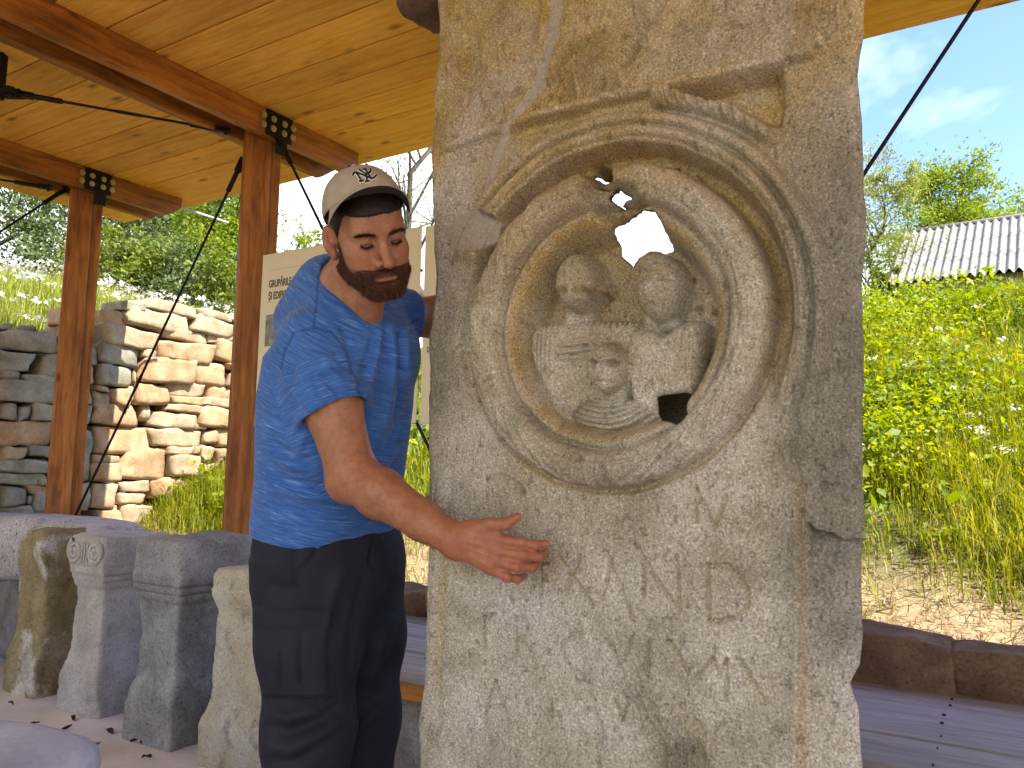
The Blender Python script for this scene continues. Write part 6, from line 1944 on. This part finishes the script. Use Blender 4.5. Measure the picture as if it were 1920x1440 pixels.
    F_ = [  # creases: line, width px, height m
        ([(716, 612), (708, 660), (690, 720), (676, 770), (662, 830)], 8, .007), ([(724, 610), (722, 670), (712, 740), (690, 810)], 7, -.006), ([(733, 600), (738, 680), (730, 760), (706, 840)], 8, .007),
        ([(745, 600), (752, 670), (750, 740), (738, 800)], 6, -.005), ([(757, 590), (764, 650), (764, 720)], 6, .004),
        ([(700, 630), (684, 690), (672, 740)], 7, -.005),
        ([(690, 760), (680, 830), (700, 880)], 9, -.006),
        ([(560, 640), (545, 700), (552, 750), (575, 785)], 10, -.005), ([(585, 690), (600, 740), (650, 760)], 9, -.005), ([(605, 680), (640, 715), (672, 722)], 7, .005), ([(600, 705), (640, 740), (678, 748)], 7, -.006), ([(625, 665), (655, 690), (668, 705)], 7, -.005),
        ([(530, 690), (552, 735), (590, 772)], 9, .006), ([(560, 660), (600, 668), (640, 690)], 9, .004),
        ([(508, 820), (540, 850), (585, 862)], 9, -.006), ([(505, 845), (540, 872), (600, 884)], 9, .006), ([(500, 890), (550, 905), (625, 912), (690, 900)], 9, -.006), ([(498, 912), (560, 930), (640, 932)], 9, .006), ([(495, 940), (560, 955), (650, 952)], 8, -.004),
        ([(575, 800), (560, 850), (540, 880)], 9, .005), ([(610, 930), (660, 940), (715, 915)], 8, .004), ([(745, 830), (720, 870), (690, 890)], 8, .005), ([(758, 770), (735, 830), (706, 868)], 8, -.005),
        ([(525, 560), (560, 560), (600, 580)], 9, -.003), ([(600, 530), (650, 585), (700, 625)], 6, .003), ([(640, 610), (660, 660), (668, 700)], 8, -.005)]
    for pts, w, h in F_: d += 1.8 * fold(X, Y, pts, w * .85, h) * front
    d += 0.0022 * fbm(V, 11, 2, 3) + 0.0004 * fbm(V, 45, 2, 4)
    # seams: armhole, shoulder, collar band, hems, chest pocket
    for pts, w in (([(528, 690), (533, 660), (552, 622), (590, 614), (622, 622), (648, 650), (664, 690), (676, 735), (686, 775)], 2.2), ([(605, 500), (596, 540), (588, 612)], 1.8), ([(748, 622), (762, 612), (780, 600)], 1.8), ([(748, 622), (752, 690), (762, 700)], 1.5)):
        g = fold(X, Y, pts, w, 1.0, 2, False) * front
        d -= 0.0032 * g; seam += 0.75 * g
    nh = f_neckhole(V)
    d += 0.0018 * sstep(.018, .014, nh); seam += 0.55 * np.exp(-((nh - .0165) / .0016) ** 2)
    d *= sstep(1.005, 1.035, V[:, 2])
    V2 = V + N * d[:, None]
    # knitting runs round the sleeve on the arm, round the trunk elsewhere
    ad = (EL_R - SR) / np.linalg.norm(EL_R - SR)
    t_arm = (V - SR) @ ad
    w_arm = sstep(0.02, 0.10, t_arm) * sstep(.13, .10, np.linalg.norm(V - SR - t_arm[:, None] * ad, axis=1)) * (X < 690)
    lean = np.array([0.25, -.10, 1.0]); lean /= np.linalg.norm(lean)
    fl_t = np.stack([V @ E1, V @ E2, V @ lean + 0.35 * (V @ E2 - HIPC @ E2) * sstep(1.2, 1.5, V[:, 2])], -1)
    fl_a = np.stack([V @ E1 + 3, V @ E2, t_arm], -1)
    fl = np.where(w_arm[:, None] > .5, fl_a, fl_t)
    fl = fl + 0.003 * np.stack([fbm(V, 14, 2, 61)] * 3, -1)
    shirt = mesh_np('shirt', V2, Q, M_SHIRT, body, smooth=True, attrs={'flow': fl, 'seam': np.clip(seam, 0, 1)})

    # -- trousers
    V, Q = surface_net(f_trousers, (-.76, 1.80, 0.0), (-.10, 2.40, 1.12), 0.0062)
    V = relax(V, Q, 2, 0.5)
    N = vnormals(V, Q)
    X, Y = px_of(V)
    view = (V - CAMP) / np.linalg.norm(V - CAMP, axis=1)[:, None]
    front = sstep(-0.05, 0.35, -(N * view).sum(1))
    d = 0.003 * fbm(V, 11, 3, 3) + 0.0015 * fbm(V, 30, 2, 4); seam = np.zeros(len(V))
    near = X < np.interp(Y, [1000, 1100, 1200, 1350, 1440], [720, 690, 665, 645, 610])
    fr = front * near
    pk = ((X > 497) & (X < 605) & (Y > 1178) & (Y < 1302) & near)
    def softbox(x0, x1, y0, y1, e=3): return sstep(x0 - e, x0 + e, X) * (1 - sstep(x1 - e, x1 + e, X)) * sstep(y0 - e, y0 + e, Y) * (1 - sstep(y1 - e, y1 + e, Y))
    d += fr * (0.010 * softbox(480, 618, 1141 , 1176 + 0.0, 3) + 0.006 * softbox(480, 612, 1176, 1306, 3))
    for pts, w, h in (([(600, 1010), (590, 1040), (562, 1066), (557, 1080)], 2.5, -.005), ([(557, 1075), (557, 1136)], 2.5, -.005), ([(545, 1000), (550, 1060), (547, 1136)], 2.0, -.003), ([(564, 1180), (560, 1240), (566, 1300)], 3, -.006), ([(528, 1215), (524, 1300)], 3, -.005),
                      ([(500, 1306), (560, 1314), (640, 1308)], 3, -.006), ([(700, 1005), (692, 1050), (706, 1075)], 3, -.005), ([(712, 1000), (716, 1040), (700, 1085)], 5, .005),
                      ([(500, 1330), (540, 1345), (600, 1330)], 12, .010), ([(495, 1360), (540, 1375), (605, 1350), (640, 1320)], 11, -.010), ([(492, 1395), (545, 1405), (610, 1370), (640, 1345)], 12, .010), ([(488, 1425), (550, 1432), (600, 1400)], 11, -.008),
                      ([(505, 1090), (530, 1110), (560, 1100)], 12, -.005), ([(650, 1060), (620, 1120), (612, 1200)], 14, .006), ([(680, 1080), (660, 1180), (650, 1280)], 10, -.005)):
        g = fold(X, Y, pts, w, 1.0) * fr
        d += 1.5 * h * g
        if w <= 3: seam += 0.8 * g
    for pts, w, h in (([(735, 1150), (715, 1220), (690, 1290)], 12, .008), ([(742, 1210), (725, 1290), (690, 1330)], 11, -.009), ([(740, 1270), (700, 1340), (660, 1370)], 11, .009), ([(740, 1080), (722, 1120), (700, 1160)], 12, -.006)):
        d += 1.5 * fold(X, Y, pts, w, h) * front * (~near)
    mesh_np('trousers', V + N * d[:, None], Q, M_TROU, body, smooth=True, attrs={'seam': np.clip(seam, 0, 1)})
    # -- boots
    for an in (AN_R, AN_L):
        toe = an + E2 * .17; toe[2] = .045
        hl = an - E2 * .05; hl[2] = .05
        def f_boot(p, an=an, toe=toe, hl=hl):
            d_ = smin(f_cone(p, hl, toe, .048, .042), f_cone(p, an, hl + E2 * .03, .055, .05), .03)
            return s_max(d_, 0.002 - p[:, 2], .004)
        lo = np.minimum(an, toe) - .10; hi = np.maximum(an, toe) + .10; lo[2] = -.02; hi[2] = .22
        Vb, Qb = surface_net(f_boot, lo, hi, .007)
        mesh_np('boot', relax(Vb, Qb, 1), Qb, m_plain('boot_leather', (0.05, 0.035, 0.025), 0.6), body, smooth=True)

    # -- beard, hair, brows
    def f_beard(p):
        q = HL(p)
        d_ = f_head(p) - 0.0034 - 0.0030 * sstep(-.03, -.10, q[:, 2]) - 0.0022 * fbm(q, 110, 3, 4) + 0.0095 * (1 - beard_mask(q, .034))
        box = np.maximum(np.abs(q[:, 0]) - .085, np.maximum(q[:, 2] - .045, np.maximum(-.155 - q[:, 2], -.010 - q[:, 1])))
        return np.maximum(d_, box)
    c0 = HW((0, .05, -.06))
    Vb, Qb = surface_net(f_beard, c0 - .135, c0 + .135, .0026)
    Nb = vnormals(Vb, Qb)
    mk = np.maximum(beard_mask(HL(Vb), .030), .0)
    down = np.array([0, 0.25, -1.0]) @ (HR.T)
    beard = mesh_np('beard', Vb, Qb, M_BEARD, body, smooth=True, attrs={'tone': np.clip(.35 + .25 * fbm(Vb, 200, 2, 3), 0, 1)})
    pos, k = surf_sample(Vb, Qb, 15000, rng, mk ** 1.2 + 1e-6)
    strands('beard_strands', pos, Nb[Qb[k, 0]], down[None] * 0.9, np.full(15000, .0068), .0008, rng, M_BEARD, beard, .55, .35)['kind'] = 'stuff'
    def hair_mask(q):
        x, y, z = q.T
        fr = np.interp(z, [-.03, .0, .03, .06, .085], [-.02, .016, .030, .045, .075])     # hairline in front of the ear
        m_ = sstep(-.004, .006, fr - y) * sstep(-.060, -.045, z - 0.0 * x) * (1 - sstep(.085, .095, z))
        m_ = np.maximum(m_, sstep(.064, .072, z + 0.004 * fbm(q, 60, 2, 4)) * (1 - sstep(.128, .136, z)))
        earz = np.exp(-((np.abs(x) - .085) / .020) ** 2 - ((y + .008) / .024) ** 2 - ((z + .002) / .036) ** 2)
        return m_ * (earz < .25)
    def f_hair(p):
        q = HL(p)
        d_ = f_ell(q, (0, -.012, .048), (.079, .100, .098)) * HS
        d_ = np.minimum(d_, f_head(p))
        return np.maximum(d_ - .0035 - .0015 * fbm(q, 90, 2, 6) + .006 * (1 - hair_mask(q)), (q[:, 2] - .137) * HS)
    c0 = HW((0, -.015, .02))
    Vh, Qh = surface_net(f_hair, c0 - .135, c0 + .135, .0032)
    qh = HL(Vh)
    keep = (qh[Qh].mean(1)[:, 2] > -.075) & (hair_mask(qh)[Qh].mean(1) > .05)
    hair = mesh_np('hair', Vh, Qh[keep], M_HAIR, body, smooth=True, attrs={'tone': np.clip(.35 + .25 * fbm(Vh, 200, 2, 3), 0, 1)})
    pos, k = surf_sample(Vh, Qh[keep], 5000, rng, hair_mask(qh) + 1e-6)
    back = np.array([0, -.5, -.7]) @ HR.T
    strands('hair_strands', pos, vnormals(Vh, Qh)[Qh[keep][k, 0]], back[None], np.full(5000, .007), .0008, rng, M_HAIR, hair, .45, .3)['kind'] = 'stuff'
    for s in (-1, 1):
        n = 420
        t = rng.random(n)
        ex = s * (.013 + .040 * t); ez = .0245 + .009 * np.sin(t * 2.2) - .008 * t + rng.normal(size=n) * .0022 * (1 - .4 * t)
        pts = HW(np.stack([ex, np.full(n, .075), ez], -1))
        # push the roots out to the skin
        dirw = np.array([0, 1.0, 0]) @ HR.T
        tt = np.zeros(n)
        for _ in range(14): tt -= f_head(pts + tt[:, None] * dirw) * 0.9
        pos = pts + tt[:, None] * dirw
        fl = np.array([s * .9, -.25, .18]) @ HR.T
        strands('eyebrow', pos, np.repeat(dirw[None], n, 0), np.repeat(fl[None], n, 0), np.full(n, .0085), .0009, rng, M_HAIR, body, .28, .22)

    # lashes along the lowered lids
    for s in (-1, 1):
        n = 160
        t = rng.random(n)
        q = np.stack([s * (.0195 + .027 * t), .088 + .010 * np.sin(t * math.pi), .0065 - .0045 * np.sin(t * math.pi) + rng.normal(size=n) * .0006], -1)
        pos = HW(q); dirw = np.array([0, 1.0, 0]) @ HR.T
        tt = np.zeros(n)
        for _ in range(12): tt -= f_head(pos + tt[:, None] * dirw) * .8
        pos = pos + tt[:, None] * dirw
        strands('eyelashes', pos, np.repeat(dirw[None], n, 0), np.repeat((np.array([s * .3, .6, -.7]) @ HR.T)[None], n, 0), np.full(n, .0065), .0011, rng, M_HAIR, body, .3, .15)
    # -- cap
    b = NB('beige_twill')
    v = b.coord('Object')
    col = b.ramp(b.noise(v, 22, 4, 0.6), [(0.3, (0.30, 0.262, 0.20)), (0.7, (0.38, 0.335, 0.265))])
    col = b.mix(col, b.ramp(b.noise(b.coord('Object', (700, 700, 1400)), 1, 2), [(0.3, 0.88), (0.7, 1.08)]), 0.8, 'MULTIPLY')
    M_CAP = b.done(col, 0.85, b.bump(b.noise(v, 700, 2), 0.2, 0.002), spec=0.15)
    M_UND = m_plain('brim_underside', (0.055, 0.045, 0.04), 0.9)  # dark lining; the shade under the brim is put into its colour
    M_NAVY = m_plain('navy_thread', (0.010, 0.012, 0.022), 0.7); M_WHT = m_plain('white_thread', (0.75, 0.74, 0.72), 0.7)
    tilt, yaw = math.radians(20), math.radians(8)
    def HW2(q):
        q = np.asarray(q, float); c, s_ = math.cos(tilt), math.sin(tilt)
        cy_, sy_ = math.cos(yaw), math.sin(yaw)
        x, y, z = q[..., 0] * cy_ - (q[..., 1] + .01) * sy_, q[..., 0] * sy_ + (q[..., 1] + .01) * cy_, q[..., 2] - .06
        return HW(np.stack([x, y * c - z * s_ - .01, y * s_ + z * c + .06], -1))
    cc = np.array([0, -.008, .060]); rx, ry, rz_ = .0900, .116, .094
    na, nt = 120, 36
    A_ = np.arange(na) / na * 2 * math.pi
    def zedge(a): return .078 * 0.5 * (1 + np.sin(a)) + .030 * 0.5 * (1 - np.sin(a))
    def dome(a, t, off=0.0):
        th0 = np.arcsin((zedge(a) - cc[2]) / rz_)
        th = th0 + (math.pi / 2 - th0) * t
        sq = 0.92
        ct = np.cos(th) ** sq
        fr = 1 + 0.05 * np.maximum(np.sin(a), 0) ** 2 * np.sin(np.clip(t * 1.6, 0, 1) * math.pi) ** 2    # stiff front panel stands up
        crush = -0.006 * np.exp(-((t - .93) / .15) ** 2)
        six = -0.0016 * np.exp(-((np.abs(((a - math.pi / 2) / (math.pi / 3)) % 1 - 0.0)) / .035) ** 2) - 0.0016 * np.exp(-((np.abs(((a - math.pi / 2) / (math.pi / 3)) % 1 - 1.0)) / .035) ** 2)
        wr = 0.0022 * fbm(np.stack([np.cos(a) + 0 * t, np.sin(a) + 0 * t, t + 0 * a], -1), 3.2, 3, 9) * (1 - t)
        k = six * (1 - t ** 3) + wr + off
        return np.stack([(rx + k) * np.cos(a) * ct, (ry + k) * np.sin(a) * ct * fr, (rz_ + k) * np.sin(th) * (1 + 0.03 * np.maximum(np.sin(a), 0)) + crush], -1) + cc
    T_ = np.linspace(0, 1, nt)
    Ag, Tg = np.meshgrid(A_, T_, indexing='ij')
    out = dome(Ag, Tg); inn = dome(Ag, Tg * 0.999, -.0022)
    Vc = np.concatenate([out.reshape(-1, 3), inn.reshape(-1, 3)])
    idx = np.arange(na * nt).reshape(na, nt); nx = np.roll(idx, -1, 0)
    fo = np.stack([idx[:, :-1], nx[:, :-1], nx[:, 1:], idx[:, 1:]], -1).reshape(-1, 4)
    fi = fo[:, ::-1] + na * nt
    rim = np.stack([idx[:, 0] + na * nt, nx[:, 0] + na * nt, nx[:, 0], idx[:, 0]], -1)
    cap = mesh_np('cap', HW2(Vc), np.concatenate([fo, fi, rim])[:, ::-1], M_CAP, body, smooth=True)
    bm = bmesh.new(); bmesh.ops.create_uvsphere(bm, u_segments=12, v_segments=8, radius=.0075)
    bt = mesh_bm('cap_button', bm, M_CAP, cap, smooth=True, loc=HW2((0, -.012, .1535)))
    for aa in (math.pi / 2 - .52, math.pi / 2 + .52, math.pi / 2 + 1.57, math.pi / 2 - 1.57):
        p0 = dome(np.array([aa]), np.array([.70]))[0]; p1 = dome(np.array([aa]), np.array([.70]), .002)[0]
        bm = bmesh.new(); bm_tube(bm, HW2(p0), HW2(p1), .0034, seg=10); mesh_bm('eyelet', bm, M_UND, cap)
    # brim
    nu, nv = 61, 16
    ua = np.linspace(-1, 1, nu); vv = np.linspace(0, 1, nv)
    Ub, Vb_ = np.meshgrid(ua, vv, indexing='ij')
    ang = math.pi / 2 - Ub * 1.12
    e0 = dome(ang, 0 * ang, -.001)
    ox = .089 * np.sin(Ub * 1.35) / math.sin(1.35); oy = cc[1] + ry * np.sin(ang) * 0.93 + .072 * (1 - np.abs(Ub) ** 2.8)
    O = np.stack([ox * 1.02, np.maximum(oy, e0[..., 1]), e0[..., 2] + .004 - .038 * Ub ** 2], -1)
    Bp = e0 + (O - e0) * Vb_[..., None]
    Bp[..., 2] += .006 * np.sin(Vb_ * math.pi) * (1 - Ub ** 2) - 0.001
    top = Bp + np.array([0, 0, .0016]); bot = Bp - np.array([0, 0, .0016])
    iu = np.arange(nu * nv).reshape(nu, nv)
    ft = np.stack([iu[:-1, :-1], iu[1:, :-1], iu[1:, 1:], iu[:-1, 1:]], -1).reshape(-1, 4)
    k0 = nu * nv
    edge = np.concatenate([np.stack([iu[:-1, -1], iu[1:, -1], iu[1:, -1] + k0, iu[:-1, -1] + k0], -1), np.stack([iu[0, :-1], iu[0, 1:], iu[0, 1:] + k0, iu[0, :-1] + k0], -1), np.stack([iu[-1, 1:], iu[-1, :-1], iu[-1, :-1] + k0, iu[-1, 1:] + k0], -1)])
    brim = mesh_np('brim', HW2(np.concatenate([top.reshape(-1, 3), bot.reshape(-1, 3)])), np.concatenate([ft, ft[:, ::-1] + k0, edge]), M_CAP, cap, smooth=True)
    un = (bot - np.array([0, 0, .0008])).reshape(-1, 3)
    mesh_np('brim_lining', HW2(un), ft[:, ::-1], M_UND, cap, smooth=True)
    # monogram stitched on the front panel
    def on_cap(x, z, off):
        x = np.asarray(x, float); z = np.asarray(z, float)
        a = np.full_like(x, math.pi / 2); t = np.full_like(x, .3)
        for _ in range(25):
            p = dome(a, t)
            a = a - (x - p[:, 0]) / .10 * 1.0
            t = t + (z - p[:, 2]) / .13
            t = np.clip(t, 0, .95)
        return dome(a, t, off)
    strokes = [[(-.66, .58), (-.58, .1), (-.46, -.85)], [(-.74, .66), (-.2, .05), (.44, -.70)], [(.20, .92), (.30, .1), (.42, -.72)],
               [(-.26, .98), (-.10, .50), (.12, .06)], [(.70, .84), (.60, .36), (.12, .06)], [(.12, .06), (.06, -.4), (.02, -1.0)], [(-.98, .24), (-.86, .55), (-.66, .60)], [(.42, -.72), (.70, -.62), (.98, -.28)], [(-.62, -.86), (-.30, -.84)], [(-.14, -1.0), (.18, -1.0)], [(.10, .90), (.32, .94)]]
    for mt, wd, off, nm in ((M_WHT, .0064, .0012, 'monogram_edge'), (M_NAVY, .0040, .0021, 'monogram')):
        Vs, Fs, n0 = [], [], 0
        for st_ in strokes:
            pts = np.array(st_) * np.array([.0240, .0150]) + np.array([.001, .1165])
            s_ = np.linspace(0, len(pts) - 1, 12)
            ctr = np.stack([np.interp(s_, np.arange(len(pts)), pts[:, i]) for i in (0, 1)], -1)
            tg = np.gradient(ctr, axis=0); tg /= np.linalg.norm(tg, axis=1)[:, None]
            ctr[0] -= tg[0] * wd * .3; ctr[-1] += tg[-1] * wd * .3
            nn = np.stack([-tg[:, 1], tg[:, 0]], -1) * wd * .5
            L1 = ctr + nn; L2 = ctr - nn
            a3 = on_cap(L1[:, 0], L1[:, 1], off); b3 = on_cap(L2[:, 0], L2[:, 1], off); a4 = on_cap(L1[:, 0], L1[:, 1], -.001); b4 = on_cap(L2[:, 0], L2[:, 1], -.001)
            Vs.append(HW2(np.concatenate([a3, b3, a4, b4]))); i = np.arange(11)[:, None]; m_ = 12
            Fs.append(np.concatenate([i + [[0, m_, m_ + 1, 1]], i + [[0, 1, 2 * m_ + 1, 2 * m_]], i + [[m_ + 1, m_, 3 * m_, 3 * m_ + 1]]]) + n0); n0 += 48
        mesh_np(nm, np.concatenate(Vs), np.concatenate(Fs), mt, cap)
build_person()
# ------------------------------------------------------------------ information boards on the back posts
M_BOARD = m_plain('cream_board', (0.74, 0.68, 0.48), 0.5, 0, 3, 0.05, 0.02)
M_PRINT = m_plain('print_grey', (0.075, 0.07, 0.06), 0.7); M_PRINT2 = m_plain('print_pale_grey', (0.32, 0.31, 0.26), 0.7)
def board(name, label, u_left, u_right, zb, zt, v):
    root = empty(name, (*W(u_left, v)[:2], zb), UROT + math.pi)        # local x runs to the right
    tag(root, label, 'information board', 'information boards behind the man')
    w, h = u_left - u_right, zt - zb
    bm = bmesh.new(); bm_box(bm, (w / 2, 0.004, h / 2), (w, 0.008, h), 0.002)
    mesh_bm('panel', bm, M_BOARD, root)
    return root, w, h
def text(root, s, x, z, size, mat, sx=0.62, bold=0.0, align='LEFT'):
    c = bpy.data.curves.new('lettering', 'FONT')
    c.body = s; c.size = size; c.align_x = align; c.offset = bold; c.extrude = 0.0003
    c.materials.append(mat)
    t = bpy.data.objects.new('lettering', c)
    COL.objects.link(t)
    bpy.context.view_layer.update()
    me = bpy.data.meshes.new_from_object(t.evaluated_get(bpy.context.evaluated_depsgraph_get()))
    bpy.data.objects.remove(t)
    me.materials.clear(); me.materials.append(mat)
    o = bpy.data.objects.new('lettering', me)
    link(o, root)
    o.location = (x, -0.0009, z); o.rotation_euler = (math.pi / 2, 0, 0); o.scale = (sx, 1, 1)
    return o
def rule(root, x0, x1, z, t, mat, name='rule'):
    bm = bmesh.new(); bm_box(bm, ((x0 + x1) / 2, -0.0006, z), (x1 - x0, 0.0008, t))
    return mesh_bm(name, bm, mat, root)
def lines(root, x0, x1, z0, n, dz, t, mat, rs, ragged=True):
    bm = bmesh.new()
    for k in range(n):
        x = x0; end = x1 - (rs.uniform(0, .3) * (x1 - x0) if (ragged and k % 7 == 6) else 0)
        while x < end - .004:
            w = min(rs.uniform(.006, .026), end - x)
            bm_box(bm, (x + w / 2, -0.0006, z0 - k * dz), (w, 0.0008, t * rs.uniform(.75, 1.1)))
            x += w + .004
    o = mesh_bm('small_print', bm, mat, root); o['kind'] = 'stuff'
rs = np.random.default_rng(9)
V_B = 2.885
r1, w1, h1 = board('information_board', 'large cream information board headed GRUPĂRILE FORMATE, fixed behind the man', 3.415, 2.322, 1.405, 2.335, V_B)
rule(r1, .055, .40, h1 - .092, .0012, M_PRINT2); rule(r1, .66, 1.03, h1 - .092, .0012, M_PRINT2)
text(r1, '@', .463, h1 - .085, .026, M_PRINT); text(r1, 'LAR', .43, h1 - .115, .03, M_PRINT, .8)
text(r1, 'GRUPĂRILE FORMATE DIN', .06, h1 - .186, .056, M_PRINT, .60, .0015)
text(r1, 'ȘI EDIFICII SACRE', .06, h1 - .252, .056, M_PRINT, .60, .0015)
for k, s in enumerate(['RE', 'TE', '-', 'RII', 'ĂRII', 'LOR']): text(r1, s, .99, h1 - .13 - k * .034, .024, M_PRINT, .7)
bm = bmesh.new(); bm_box(bm, (.16, -0.0006, h1 - .42), (.22, .0008, .17)); mesh_bm('printed_photo', bm, m_stone('printed_photo', [(0.3, (0.10, 0.11, 0.09)), (0.5, (0.25, 0.26, 0.22)), (0.7, (0.42, 0.42, 0.38))], 14, 60, 0.3, 0.0), r1)
for z0, n in ((.385, 11), (.235, 10), (.115, 5), (.055, 4)): lines(r1, .06, .48, z0, n, .0125, .0042, M_PRINT2, rs)
for z0, n in ((.40, 12), (.23, 9), (.10, 5)): lines(r1, .58, 1.03, z0, n, .0125, .0042, M_PRINT2, rs)
r2, w2, h2 = board('information_board', 'second cream information board, showing as a strip between the man and the stele', 2.298, 1.70, 1.400, 2.330, V_B)
rule(r2, .05, .45, h2 - .10, .0012, M_PRINT2)
text(r2, 'D', .03, h2 - .47, .035, M_PRINT, .62, .001); text(r2, 'DE', .03, h2 - .60, .035, M_PRINT, .62, .001)
for z0, n in ((.42, 8), (.29, 10), (.10, 5)): lines(r2, .06, .52, z0, n, .0125, .0042, M_PRINT2, rs)
# the dark stand-offs that hold the two boards
for (r, w, h) in ((r1, w1, h1), (r2, w2, h2)):
    for x in (.03, w - .03):
        for z in (.05, h - .20):
            bm = bmesh.new(); bm_tube(bm, (x, .009, z), (x, .05, z), .008, seg=8); mesh_bm('stand_off', bm, M_STEEL, r)
